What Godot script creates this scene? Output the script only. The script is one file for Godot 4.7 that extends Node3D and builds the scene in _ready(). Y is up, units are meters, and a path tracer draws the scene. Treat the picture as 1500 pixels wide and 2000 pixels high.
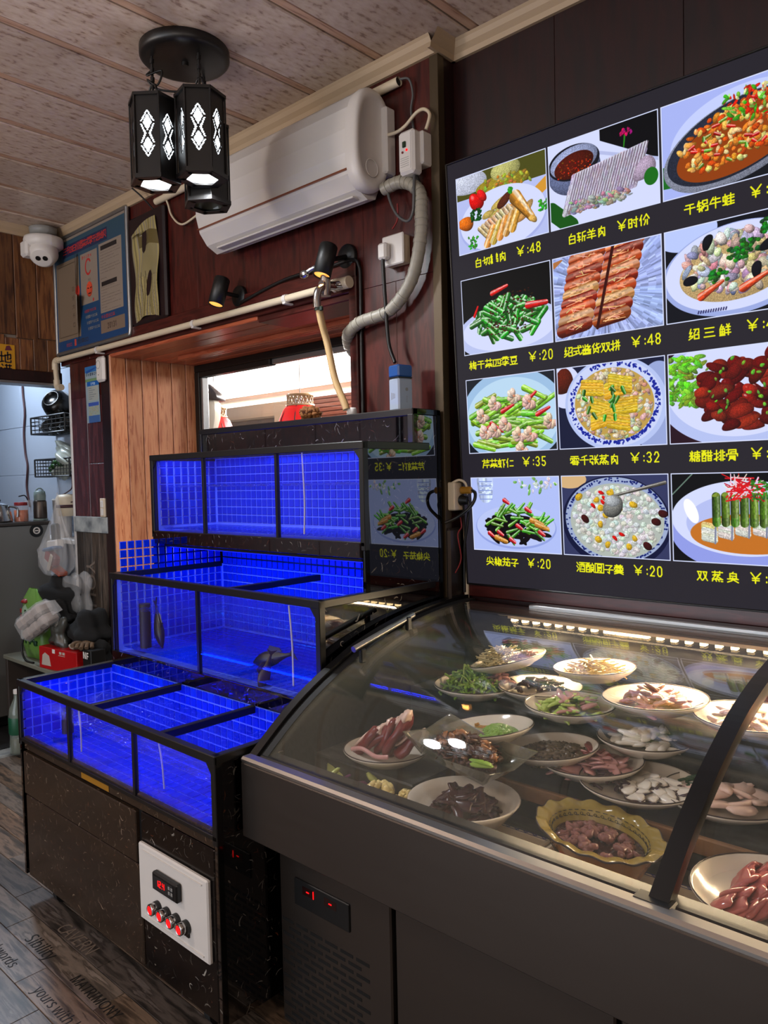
extends Node3D
# A seafood restaurant corner: stepped fish tanks, a chilled display of dishes, a backlit menu.
var M := {}
var names_used := {}
var rng := RandomNumberGenerator.new()
const ZW := -2.08     # face of the wall with the window
const CEIL := 2.972

func _ready() -> void:
	rng.seed = 4711
	var cam := Camera3D.new()
	cam.name = "camera"
	cam.fov = 2.0 * rad_to_deg(atan(1000.0 / 1500.0))
	cam.near = 0.02
	cam.far = 60.0
	add_child(cam)
	var by := Basis(Vector3.UP, deg_to_rad(42.7547))
	var bx := Basis(Vector3.RIGHT, deg_to_rad(-2.4756))
	var bz := Basis(Vector3(0, 0, 1), deg_to_rad(-1.2331))
	cam.transform = Transform3D(by * bx * bz, Vector3(0, 1.5, 0))
	cam.current = true
	var env := Environment.new()
	env.background_mode = Environment.BG_COLOR
	env.background_color = Color(0.62, 0.66, 0.72)
	env.tonemap_mode = Environment.TONE_MAPPER_LINEAR
	env.tonemap_exposure = 1.0
	env.sdfgi_enabled = true
	env.ssao_enabled = true
	env.ssil_enabled = true
	var we := WorldEnvironment.new()
	we.name = "world_environment"
	we.environment = env
	add_child(we)
	make_grain()
	make_materials()
	room_lights()
	build_room()
	build_outside()
	build_tank()
	build_fridge()
	build_menu()
	build_wall_things()
	build_ceiling_things()
	build_kitchen()
	build_food()

# ------------------------------------------------------------------ naming
func numbered(called: String) -> String:
	var n: int = names_used.get(called, 0)
	names_used[called] = n + 1
	return called if n == 0 else "%s_%03d" % [called, n]

func thing(called: String, label: String, category: String, group := "", at := Vector3.ZERO) -> Node3D:
	var o := Node3D.new()
	o.name = numbered(called)
	o.position = at
	add_child(o)
	return tag(o, label, category, group)

func tag(o: Node3D, label: String, category: String, group := "") -> Node3D:
	o.set_meta("label", label)
	o.set_meta("category", category)
	if group != "":
		o.set_meta("group", group)
	return o

func structure(o: Node3D) -> Node3D:
	o.set_meta("kind", "structure")
	return o

func stuff(o: Node3D) -> Node3D:
	o.set_meta("kind", "stuff")
	return o

func setting(called: String) -> Node3D:
	var o := Node3D.new()
	o.name = called
	add_child(o)
	return structure(o)

func put(called: String, mesh: Mesh, material: Material, parent: Node = null, xf := Transform3D()) -> MeshInstance3D:
	var o := MeshInstance3D.new()
	o.mesh = mesh
	o.material_override = material
	o.transform = xf
	if parent == null:
		o.name = numbered(called)
		add_child(o)
	else:
		o.name = called
		parent.add_child(o, true)
	return o

func begin() -> SurfaceTool:
	var st := SurfaceTool.new()
	st.begin(Mesh.PRIMITIVE_TRIANGLES)
	st.set_uv(Vector2.ZERO)
	st.set_smooth_group(-1)
	return st

func done(st: SurfaceTool) -> ArrayMesh:
	st.generate_normals()
	return st.commit()

func fin(called: String, st: SurfaceTool, material: Material, parent: Node = null, xf := Transform3D()) -> MeshInstance3D:
	return put(called, done(st), material, parent, xf)

func copy_of(o: Node3D, called: String, label := "", at := Vector3.ZERO, turn := 0.0) -> Node3D:
	var c: Node3D = o.duplicate()
	c.name = numbered(called)
	add_child(c)
	c.position = at
	c.rotation.y = turn
	if label != "":
		c.set_meta("label", label)
	return c

# ------------------------------------------------------------------ shapes
func tri(st: SurfaceTool, a: Vector3, b: Vector3, c: Vector3, out: Vector3) -> void:
	var n := (a - c).cross(a - b)
	if n.dot(out) < 0.0:
		var t := b
		b = c
		c = t
	st.add_vertex(a)
	st.add_vertex(b)
	st.add_vertex(c)

func quad(st: SurfaceTool, a: Vector3, b: Vector3, c: Vector3, d: Vector3, out: Vector3) -> void:
	tri(st, a, b, c, out)
	tri(st, a, c, d, out)

func box(st: SurfaceTool, c: Vector3, s: Vector3, bev := 0.0, t := Transform3D()) -> void:
	st.set_smooth_group(-1)
	var h := s * 0.5
	if bev <= 0.0:
		for ax in 3:
			for sg in [-1.0, 1.0]:
				var n := Vector3.ZERO
				n[ax] = sg
				var u := Vector3.ZERO
				var v := Vector3.ZERO
				u[(ax + 1) % 3] = h[(ax + 1) % 3]
				v[(ax + 2) % 3] = h[(ax + 2) % 3]
				var o := c + n * h[ax]
				quad(st, t * (o - u - v), t * (o + u - v), t * (o + u + v), t * (o - u + v), t.basis * n)
		return
	var b := minf(bev, minf(h.x, minf(h.y, h.z)) * 0.9)
	for ax in 3:
		for sg in [-1.0, 1.0]:
			var n := Vector3.ZERO
			n[ax] = sg
			var i := (ax + 1) % 3
			var j := (ax + 2) % 3
			var u := Vector3.ZERO
			var v := Vector3.ZERO
			u[i] = h[i] - b
			v[j] = h[j] - b
			var o := c + n * h[ax]
			quad(st, t * (o - u - v), t * (o + u - v), t * (o + u + v), t * (o - u + v), t.basis * n)
			for sj in [-1.0, 1.0]:   # chamfers towards axis i
				var m := Vector3.ZERO
				m[i] = sj
				var p := c + n * h[ax] + m * (h[i] - b)
				var q := c + n * (h[ax] - b) + m * h[i]
				quad(st, t * (p - v), t * (p + v), t * (q + v), t * (q - v), t.basis * (n + m))
	for sx in [-1.0, 1.0]:
		for sy in [-1.0, 1.0]:
			for sz in [-1.0, 1.0]:
				var s3 := Vector3(sx, sy, sz)
				var k := c + s3 * h
				tri(st, t * (k - Vector3(0, sy * b, sz * b)), t * (k - Vector3(sx * b, 0, sz * b)), t * (k - Vector3(sx * b, sy * b, 0)), t.basis * s3)

func span(st: SurfaceTool, a: Vector3, b: Vector3, bev := 0.0) -> void:   # box between two corners
	box(st, (a + b) * 0.5, (b - a).abs(), bev)

func grid(st: SurfaceTool, f: Callable, nu: int, nv: int, flip := false, smooth := true) -> void:
	st.set_smooth_group(1 if smooth else -1)
	var pts := []
	for i in nu + 1:
		var row := PackedVector3Array()
		for j in nv + 1:
			row.append(f.call(float(i) / nu, float(j) / nv))
		pts.append(row)
	for i in nu:
		for j in nv:
			var a: Vector3 = pts[i][j]
			var b: Vector3 = pts[i + 1][j]
			var c: Vector3 = pts[i + 1][j + 1]
			var d: Vector3 = pts[i][j + 1]
			var uva := Vector2(float(i) / nu, float(j) / nv)
			var uvc := Vector2(float(i + 1) / nu, float(j + 1) / nv)
			var q := [[a, uva], [b, Vector2(uvc.x, uva.y)], [c, uvc], [d, Vector2(uva.x, uvc.y)]]
			var order := [0, 1, 2, 0, 2, 3] if not flip else [0, 2, 1, 0, 3, 2]
			for k in order:
				st.set_uv(q[k][1])
				st.add_vertex(q[k][0])

func lathe(st: SurfaceTool, prof: Array, segs := 24, t := Transform3D(), wob = null) -> void:   # prof: Vector2(radius, y), outside first when going up
	var n := prof.size() - 1
	grid(st, func(u: float, v: float) -> Vector3:
		var k := mini(int(v * n + 0.5), n)
		var p: Vector2 = prof[k]
		var a := u * TAU
		var q := Vector3(cos(a) * p.x, p.y, sin(a) * p.x)
		if wob != null:
			q = wob.call(q, a, k)
		return t * q, segs, n)

func tube(st: SurfaceTool, pts: Array, r: float, segs := 8, caps := true, r2 := -1.0) -> void:
	var n := pts.size()
	var fr := []
	var side := Vector3.ZERO
	for i in n:
		var d: Vector3 = (pts[mini(i + 1, n - 1)] - pts[maxi(i - 1, 0)]).normalized()
		if side == Vector3.ZERO:
			side = d.cross(Vector3.UP if absf(d.y) < 0.9 else Vector3.RIGHT).normalized()
		side = (side - d * side.dot(d)).normalized()
		fr.append([side, d.cross(side)])
	var e := r if r2 < 0.0 else r2
	grid(st, func(u: float, v: float) -> Vector3:
		var i := mini(int(v * (n - 1) + 0.5), n - 1)
		var a := u * TAU
		var rr := lerpf(r, e, v)
		return pts[i] + (fr[i][0] * cos(a) + fr[i][1] * sin(a)) * rr, segs, n - 1, true)
	if caps:
		st.set_smooth_group(-1)
		for q in [0, n - 1]:
			var rr := r if q == 0 else e
			var out: Vector3 = (pts[0] - pts[1]) if q == 0 else (pts[n - 1] - pts[n - 2])
			for k in segs:
				var a := TAU * k / segs
				var b := TAU * (k + 1) / segs
				tri(st, pts[q], pts[q] + (fr[q][0] * cos(a) + fr[q][1] * sin(a)) * rr, pts[q] + (fr[q][0] * cos(b) + fr[q][1] * sin(b)) * rr, out)

func bend(pts: Array, per := 6) -> Array:   # Catmull-Rom through the points
	var out := []
	for i in pts.size() - 1:
		var a: Vector3 = pts[maxi(i - 1, 0)]
		var b: Vector3 = pts[i]
		var c: Vector3 = pts[i + 1]
		var d: Vector3 = pts[mini(i + 2, pts.size() - 1)]
		for k in per:
			out.append(b.cubic_interpolate(c, a, d, float(k) / per))
	out.append(pts[-1])
	return out

func cyl(st: SurfaceTool, a: Vector3, b: Vector3, r: float, segs := 16, r2 := -1.0) -> void:
	tube(st, [a, b], r, segs, true, r2)

func prism(st: SurfaceTool, poly: PackedVector2Array, t: Transform3D, depth: float) -> void:   # polygon in t's xy plane, from z = 0 to depth
	st.set_smooth_group(-1)
	var idx := Geometry2D.triangulate_polygon(poly)
	for k in range(0, idx.size(), 3):
		var a := Vector3(poly[idx[k]].x, poly[idx[k]].y, 0)
		var b := Vector3(poly[idx[k + 1]].x, poly[idx[k + 1]].y, 0)
		var c := Vector3(poly[idx[k + 2]].x, poly[idx[k + 2]].y, 0)
		var z := Vector3(0, 0, depth)
		tri(st, t * a, t * b, t * c, t.basis * Vector3(0, 0, -signf(depth)))
		tri(st, t * (a + z), t * (b + z), t * (c + z), t.basis * Vector3(0, 0, signf(depth)))
	var cw := Geometry2D.is_polygon_clockwise(poly)
	for k in poly.size():
		var p := poly[k]
		var q := poly[(k + 1) % poly.size()]
		var n := Vector3(q.y - p.y, p.x - q.x, 0) * (1.0 if not cw else -1.0)
		quad(st, t * Vector3(p.x, p.y, 0), t * Vector3(q.x, q.y, 0), t * Vector3(q.x, q.y, depth), t * Vector3(p.x, p.y, depth), t.basis * n)

func blob(st: SurfaceTool, c: Vector3, r: Vector3, rough := 0.15, seed := 0, b := Basis(), nu := 10, nv := 7) -> void:
	var s := float(seed) * 1.37
	grid(st, func(u: float, v: float) -> Vector3:
		var a := fmod(u, 1.0) * TAU
		var e := (v - 0.5) * PI
		var d := Vector3(cos(a) * cos(e), sin(e), sin(a) * cos(e))
		var k := 1.0 + rough * (sin(d.x * 5.1 + s) + sin(d.y * 6.3 + s * 2.1) + sin(d.z * 5.7 + s * 0.7)) * 0.5
		return c + b * (d * r * k), nu, nv)

func plate(st: SurfaceTool, o: Vector3, u: Vector3, v: Vector3, uv := Rect2(0, 0, 1, 1)) -> void:   # picture: o is its top left corner, u to the right, v down
	st.set_smooth_group(-1)
	var n := v.cross(u)
	var p := [o, o + u, o + u + v, o + v]
	var q := [uv.position, uv.position + Vector2(uv.size.x, 0), uv.end, uv.position + Vector2(0, uv.size.y)]
	var w: Vector3 = (p[0] - p[2]).cross(p[0] - p[1])
	for k in ([0, 1, 2, 0, 2, 3] if w.dot(n) > 0.0 else [0, 2, 1, 0, 3, 2]):
		st.set_uv(q[k])
		st.add_vertex(p[k])

func rnd(a: float, b: float) -> float:
	return rng.randf_range(a, b)

func rot(x: float, y: float, z: float) -> Basis:
	return Basis.from_euler(Vector3(x, y, z))

func words(called: String, text: String, height: float, material: Material, parent: Node, xf: Transform3D, font := "Droid Sans", weight := 400, italic := false) -> MeshInstance3D:
	var f := SystemFont.new()
	f.font_names = PackedStringArray([font])
	f.font_weight = weight
	f.font_italic = italic
	var t := TextMesh.new()
	t.font = f
	t.text = text
	t.font_size = 32
	t.pixel_size = height / 23.0
	t.depth = 0.0006
	t.curve_step = 4.0
	return put(called, t, material, parent, xf)
# ------------------------------------------------------------------ materials
func mat(key: String, col: Color, rough := 0.6, metal := 0.0) -> StandardMaterial3D:
	var m := StandardMaterial3D.new()
	m.resource_name = key
	m.albedo_color = col
	m.roughness = rough
	m.metallic = metal
	M[key] = m
	return m

func glass(key: String, col: Color, alpha: float) -> StandardMaterial3D:
	var m := mat(key, Color(col.r, col.g, col.b, alpha), 0.02)
	m.transparency = BaseMaterial3D.TRANSPARENCY_ALPHA
	return m

func glow(key: String, col: Color, energy: float) -> StandardMaterial3D:
	var m := mat(key, col, 0.5)
	m.emission_enabled = true
	m.emission = col
	m.emission_energy_multiplier = energy
	return m

func ramp(stops: Array) -> Gradient:
	var g := Gradient.new()
	var off := PackedFloat32Array()
	var cols := PackedColorArray()
	for s in stops:
		off.append(s[0])
		cols.append(s[1])
	g.offsets = off
	g.colors = cols
	return g

func noise_tex(seed: int, freq: float, stops: Array, size := 512, kind := FastNoiseLite.TYPE_SIMPLEX_SMOOTH, warp := 0.0, oct := 4) -> NoiseTexture2D:
	var n := FastNoiseLite.new()
	n.seed = seed
	n.frequency = freq
	n.noise_type = kind
	n.fractal_octaves = oct
	if warp > 0.0:
		n.domain_warp_enabled = true
		n.domain_warp_amplitude = warp
		n.domain_warp_frequency = freq * 0.6
	var t := NoiseTexture2D.new()
	t.width = size
	t.height = size
	t.seamless = true
	t.noise = n
	t.color_ramp = ramp(stops)
	return t

func wood(key: String, tex: Texture2D, scale: Vector3, rough: float, tint := Color.WHITE, off := Vector3.ZERO, world := true) -> StandardMaterial3D:
	var m := mat(key, tint, rough)
	m.albedo_texture = tex
	m.uv1_triplanar = true
	m.uv1_world_triplanar = world
	m.uv1_triplanar_sharpness = 8.0
	m.uv1_scale = scale
	m.uv1_offset = off
	return m

func make_materials() -> void:
	mat("black_metal", Color(0.075, 0.066, 0.064), 0.4)
	mat("black_frame", Color(0.05, 0.045, 0.045), 0.35)
	mat("black_plastic", Color(0.03, 0.03, 0.032), 0.4)
	mat("black_cloth", Color(0.012, 0.012, 0.014), 0.95)
	mat("rubber", Color(0.025, 0.025, 0.025), 0.7)
	mat("white_plastic", Color(0.80, 0.78, 0.76), 0.4)
	mat("ivory_plastic", Color(0.78, 0.72, 0.62), 0.45)
	mat("grey_plastic", Color(0.5, 0.5, 0.49), 0.5)
	mat("grey_cable", Color(0.3, 0.3, 0.3), 0.5)
	mat("red_cable", Color(0.5, 0.05, 0.05), 0.5)
	mat("dark_grey", Color(0.1, 0.1, 0.105), 0.5)
	mat("chrome", Color(0.75, 0.75, 0.75), 0.15, 1.0)
	mat("brushed_edge", Color(0.66, 0.64, 0.62), 0.3, 1.0)
	mat("aluminium", Color(0.62, 0.62, 0.62), 0.35, 0.9)
	mat("brass_trim", Color(0.30, 0.25, 0.18), 0.4, 0.5)
	var st := mat("stainless", Color(0.33, 0.30, 0.28), 0.36, 0.85)
	mat("kitchen_steel", Color(0.52, 0.51, 0.49), 0.35, 0.7)
	st.roughness_texture = noise_tex(5, 0.02, [[0.0, Color(0.9, 0.9, 0.9)], [1.0, Color(1, 1, 1)]], 256)
	st.uv1_triplanar = true
	st.uv1_world_triplanar = true
	st.uv1_scale = Vector3(0.6, 6.0, 6.0)
	mat("stainless_dark", Color(0.2, 0.19, 0.18), 0.4, 0.8)
	var inner := mat("cold_metal", Color(1, 1, 1), 0.42, 0.35)
	inner.albedo_texture = noise_tex(6, 0.008, [[0.0, Color(0.09, 0.09, 0.09)], [0.45, Color(0.16, 0.16, 0.155)], [0.62, Color(0.24, 0.24, 0.23)], [1.0, Color(0.4, 0.4, 0.38)]], 512, FastNoiseLite.TYPE_SIMPLEX_SMOOTH, 40.0)
	inner.uv1_triplanar = true
	inner.uv1_world_triplanar = true
	inner.uv1_scale = Vector3(1.0, 2.0, 2.0)
	# woods
	var red := noise_tex(11, 0.012, [[0.0, Color(0.14, 0.035, 0.03)], [0.4, Color(0.24, 0.075, 0.06)], [0.55, Color(0.29, 0.10, 0.08)], [0.75, Color(0.22, 0.065, 0.05)], [1.0, Color(0.33, 0.13, 0.10)]], 512, FastNoiseLite.TYPE_SIMPLEX_SMOOTH, 30.0, 5)
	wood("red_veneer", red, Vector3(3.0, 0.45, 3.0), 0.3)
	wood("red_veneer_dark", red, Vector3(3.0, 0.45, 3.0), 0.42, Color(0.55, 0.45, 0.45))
	wood("red_board_along", red, Vector3(0.45, 3.0, 3.0), 0.3)
	var plum := noise_tex(12, 0.012, [[0.0, Color(0.17, 0.08, 0.085)], [0.5, Color(0.30, 0.15, 0.16)], [1.0, Color(0.36, 0.2, 0.21)]], 512, FastNoiseLite.TYPE_SIMPLEX_SMOOTH, 30.0, 5)
	wood("plum_veneer", plum, Vector3(4.0, 0.5, 4.0), 0.22)
	var pine := noise_tex(13, 0.010, [[0.0, Color(0.55, 0.27, 0.14)], [0.32, Color(0.76, 0.49, 0.33)], [0.5, Color(0.80, 0.55, 0.38)], [0.68, Color(0.74, 0.47, 0.31)], [0.74, Color(0.62, 0.34, 0.20)], [0.8, Color(0.80, 0.54, 0.37)], [1.0, Color(0.68, 0.41, 0.26)]], 512, FastNoiseLite.TYPE_SIMPLEX_SMOOTH, 60.0, 4)
	for k in 4:
		wood("pine_%d" % k, pine, Vector3(5.0, 0.55, 5.0), 0.38, Color(1, 1, 1).darkened(0.05 * k), Vector3(0.13 * k, 0.31 * k, 0.37 * k))
		wood("pine_along_%d" % k, pine, Vector3(0.5, 5.0, 5.0), 0.3, Color(0.92, 0.72, 0.72).darkened(0.05 * k), Vector3(0.13 * k, 0.31 * k, 0.37 * k))
	var old := noise_tex(14, 0.012, [[0.0, Color(0.2, 0.10, 0.05)], [0.4, Color(0.44, 0.27, 0.15)], [0.6, Color(0.52, 0.34, 0.19)], [0.8, Color(0.36, 0.20, 0.10)], [1.0, Color(0.56, 0.37, 0.21)]], 512, FastNoiseLite.TYPE_SIMPLEX_SMOOTH, 50.0, 4)
	for k in 3:
		wood("brown_plank_%d" % k, old, Vector3(4.0, 0.5, 4.0), 0.5, Color(1, 1, 1).darkened(0.12 * k), Vector3(0.2 * k, 0.4 * k, 0.3 * k))
	var barn := noise_tex(15, 0.011, [[0.0, Color(0.14, 0.125, 0.115)], [0.35, Color(0.32, 0.285, 0.255)], [0.5, Color(0.46, 0.41, 0.37)], [0.66, Color(0.40, 0.36, 0.325)], [0.72, Color(0.26, 0.225, 0.2)], [0.8, Color(0.48, 0.435, 0.40)], [1.0, Color(0.56, 0.51, 0.47)]], 512, FastNoiseLite.TYPE_SIMPLEX_SMOOTH, 60.0, 5)
	var tints := [Color(1, 1, 1), Color(0.82, 0.8, 0.78), Color(1.0, 0.94, 0.88), Color(0.76, 0.77, 0.80), Color(0.98, 0.88, 0.78)]
	for k in 5:
		wood("floor_plank_%d" % k, barn, Vector3(0.55, 4.0, 4.0), 0.34, tints[k], Vector3(0.3 * k, 0.1, 0.23 * k))
		wood("barn_upright_%d" % k, barn, Vector3(5.0, 0.5, 5.0), 0.6, tints[k].darkened(0.3), Vector3(0.3 * k, 0.1, 0.23 * k))
	var ceil := noise_tex(16, 0.03, [[0.0, Color(0.52, 0.42, 0.36)], [0.2, Color(0.60, 0.50, 0.44)], [0.30, Color(0.72, 0.63, 0.56)], [0.6, Color(0.76, 0.68, 0.62)], [1.0, Color(0.80, 0.73, 0.67)]], 512, FastNoiseLite.TYPE_SIMPLEX_SMOOTH, 12.0, 4)
	for k in 3:
		wood("ceiling_panel_%d" % k, ceil, Vector3(2.2, 1.0, 1.1), 0.32, Color(1, 1, 1).darkened(0.03 * k), Vector3(0.3 * k, 0, 0.45 * k))
	wood("ceiling_strip", ceil, Vector3(3.0, 1.0, 0.3), 0.35, Color(0.93, 0.84, 0.78))
	mat("moulding", Color(0.66, 0.57, 0.46), 0.5)
	mat("wall_paint", Color(0.5, 0.46, 0.42), 0.8)
	var mar := noise_tex(17, 0.01, [[0.0, Color(0.35, 0.37, 0.38)], [0.5, Color(0.55, 0.57, 0.57)], [1.0, Color(0.68, 0.69, 0.68)]], 256, FastNoiseLite.TYPE_SIMPLEX_SMOOTH, 40.0)
	wood("grey_marble", mar, Vector3(3, 3, 3), 0.35)
	var bm := wood("black_marble", marble_tex(Color(0.012, 0.011, 0.012), 1.0, 99), Vector3(1.25, 1.25, 1.25), 0.03)
	bm.metallic_specular = 0.72
	bm.clearcoat_enabled = true
	bm.clearcoat = 1.0
	bm.clearcoat_roughness = 0.02
	wood("front_marble", bm.albedo_texture, Vector3(1.25, 1.25, 1.25), 0.17, Color.WHITE, Vector3(0.2, 0.1, 0))
	var bd := wood("dusty_marble", marble_tex(Color(0.17, 0.145, 0.125), 0.55, 7), Vector3(1.5, 1.5, 1.5), 0.16, Color(1, 1, 1), Vector3(0.3, 0.4, 0.2))
	bd.albedo_color = Color(1.0, 0.95, 0.9)
	# tanks
	for k in 3:
		mat("blue_tile_%d" % k, [Color(0.012, 0.14, 0.72), Color(0.015, 0.18, 0.77), Color(0.01, 0.12, 0.67)][k], 0.15)
	mat("grout", Color(0.34, 0.46, 0.97), 0.6)
	glass("tank_glass", Color(0.2, 0.25, 0.5), 0.025)
	glass("window_glass", Color(0.5, 0.5, 0.5), 0.02)
	glass("case_glass", Color(0.6, 0.65, 0.6), 0.03)
	glass("clear_plastic", Color(0.9, 0.9, 0.9), 0.14)
	var wt := glass("water", Color(0.05, 0.2, 0.7), 0.05)
	wt.normal_enabled = true
	var wn := noise_tex(21, 0.02, [[0, Color.BLACK], [1, Color.WHITE]], 512)
	wn.as_normal_map = true
	wn.bump_strength = 14.0
	wt.normal_texture = wn
	wt.uv1_triplanar = true
	wt.uv1_world_triplanar = true
	wt.uv1_scale = Vector3(3.5, 3.5, 3.5)
	glow("blue_led", Color(0.1, 0.16, 1.0), 1.2)
	glow("warm_led", Color(1.0, 0.86, 0.62), 14.0)
	glow("lantern_glow", Color(0.93, 0.97, 1.0), 2.2)
	glow("bulb_glow", Color(1.0, 0.98, 0.95), 9.0)
	glow("spot_glow", Color(1.0, 0.66, 0.3), 1.6)
	glow("tube_glow", Color(1.0, 0.99, 0.97), 3.0)
	glow("red_led", Color(1.0, 0.03, 0.05), 1.6)
	glow("red_button", Color(1.0, 0.05, 0.07), 0.75)
	glow("panel_glow", Color(1.0, 0.97, 0.92), 2.5)
	# crockery and food
	mat("porcelain", Color(0.80, 0.76, 0.70), 0.15)
	mat("plate_rim", Color(0.16, 0.08, 0.06), 0.3)
	mat("yellow_glaze", Color(0.72, 0.45, 0.12), 0.12)
	mat("olive_glaze", Color(0.55, 0.47, 0.22), 0.12)
	mat("glass_dish", Color(0.35, 0.35, 0.3), 0.1)
	for f in [["meat_red", Color(0.42, 0.13, 0.13)], ["meat_dark", Color(0.2, 0.06, 0.065)], ["meat_pink", Color(0.68, 0.36, 0.35)], ["meat_pale", Color(0.72, 0.52, 0.50)], ["fat", Color(0.82, 0.70, 0.64)], ["gizzard", Color(0.50, 0.33, 0.31)], ["squid_white", Color(0.82, 0.79, 0.74)], ["squid_skin", Color(0.24, 0.16, 0.16)], ["celery", Color(0.50, 0.64, 0.24)], ["celery_pale", Color(0.66, 0.74, 0.38)], ["bean", Color(0.45, 0.6, 0.22)], ["egg_white", Color(0.62, 0.62, 0.48)], ["egg_yolk", Color(0.66, 0.45, 0.1)], ["shred", Color(0.82, 0.76, 0.56)], ["mushroom", Color(0.30, 0.17, 0.11)], ["mushroom_tan", Color(0.55, 0.36, 0.22)], ["cauliflower", Color(0.84, 0.76, 0.5)], ["onion", Color(0.45, 0.2, 0.4)], ["cabbage", Color(0.7, 0.74, 0.42)], ["mince", Color(0.33, 0.27, 0.2)], ["noodle", Color(0.8, 0.68, 0.36)], ["carrot", Color(0.75, 0.35, 0.15)], ["broth", Color(0.2, 0.09, 0.09)], ["dried", Color(0.55, 0.44, 0.28)]]:
		var fm := mat(f[0], f[1], 0.28)
		fm.subsurf_scatter_enabled = false

func marble_tex(ground: Color, k0: float, seed: int) -> ImageTexture:
	var im := Image.create_empty(1024, 1024, false, Image.FORMAT_RGB8)
	im.fill(ground)
	var r := RandomNumberGenerator.new()
	r.seed = seed
	for k in 1300:
		var x := r.randf() * 1024.0
		var y := r.randf() * 1024.0
		var a := r.randf() * TAU
		var turn := r.randf_range(-0.09, 0.09)
		var len := int(r.randf_range(6, 34))
		var w := r.randf_range(0.5, 1.5) if r.randf() < 0.93 else r.randf_range(1.6, 3.6)
		var c: Color = [Color(0.5, 0.47, 0.42), Color(0.36, 0.18, 0.10), Color(0.30, 0.27, 0.24), Color(0.62, 0.60, 0.56)][r.randi() % 4]
		c = ground + c * r.randf_range(0.2, 1.0) * k0
		for s in len:
			x += cos(a) * 1.3
			y += sin(a) * 1.3
			a += turn + r.randf_range(-0.25, 0.25)
			var ww := w * (0.4 + 0.6 * sin(PI * s / len))
			var hw := int(ceil(ww))
			for dy in range(-hw, hw + 1):
				for dx in range(-hw, hw + 1):
					if dx * dx + dy * dy <= ww * ww:
						im.set_pixel(posmod(int(x) + dx, 1024), posmod(int(y) + dy, 1024), c)
	return ImageTexture.create_from_image(im)
# ------------------------------------------------------------------ light of the room itself
func room_lights() -> void:
	var spots := [[Vector3(-3.1, 2.35, 0.45), 1.5, "white globe pendant behind the camera on the kitchen side"], [Vector3(-0.5, 2.35, 1.0), 1.1, "white globe pendant straight behind the camera"], [Vector3(1.7, 2.4, 0.3), 1.0, "white globe pendant at the right end of the room"]]
	for s in spots:
		var t := thing("globe_pendant", s[2], "pendant lamp", "globe pendants", s[0])
		var st := begin()
		lathe(st, [Vector2(0, -0.22), Vector2(0.11, -0.19), Vector2(0.19, -0.11), Vector2(0.22, 0), Vector2(0.19, 0.11), Vector2(0.11, 0.19), Vector2(0, 0.22)], 24)
		fin("globe", st, M.panel_glow, t)
		st = begin()
		cyl(st, Vector3(0, 0.20, 0), Vector3(0, CEIL - s[0].y, 0), 0.006, 8)
		cyl(st, Vector3(0, CEIL - s[0].y - 0.03, 0), Vector3(0, CEIL - s[0].y, 0), 0.05, 20)
		fin("stem", st, M.black_metal, t)
		var l := OmniLight3D.new()
		l.name = "light"
		l.light_energy = s[1]
		l.light_color = Color(1.0, 0.93, 0.88)
		l.omni_range = 12.0
		l.omni_attenuation = 2.0
		l.light_size = 0.2
		l.shadow_enabled = true
		t.add_child(l)

func planks(parent: Node, called: String, mats: Array, at: Callable, n: int, bev := 0.003) -> void:   # at(k) gives [corner, corner] of each board
	for k in n:
		var c: Array = at.call(k)
		var st := begin()
		span(st, c[0], c[1], bev)
		fin(called, st, M[mats[(k * 7 + k / 3) % mats.size()]], parent)

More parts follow.
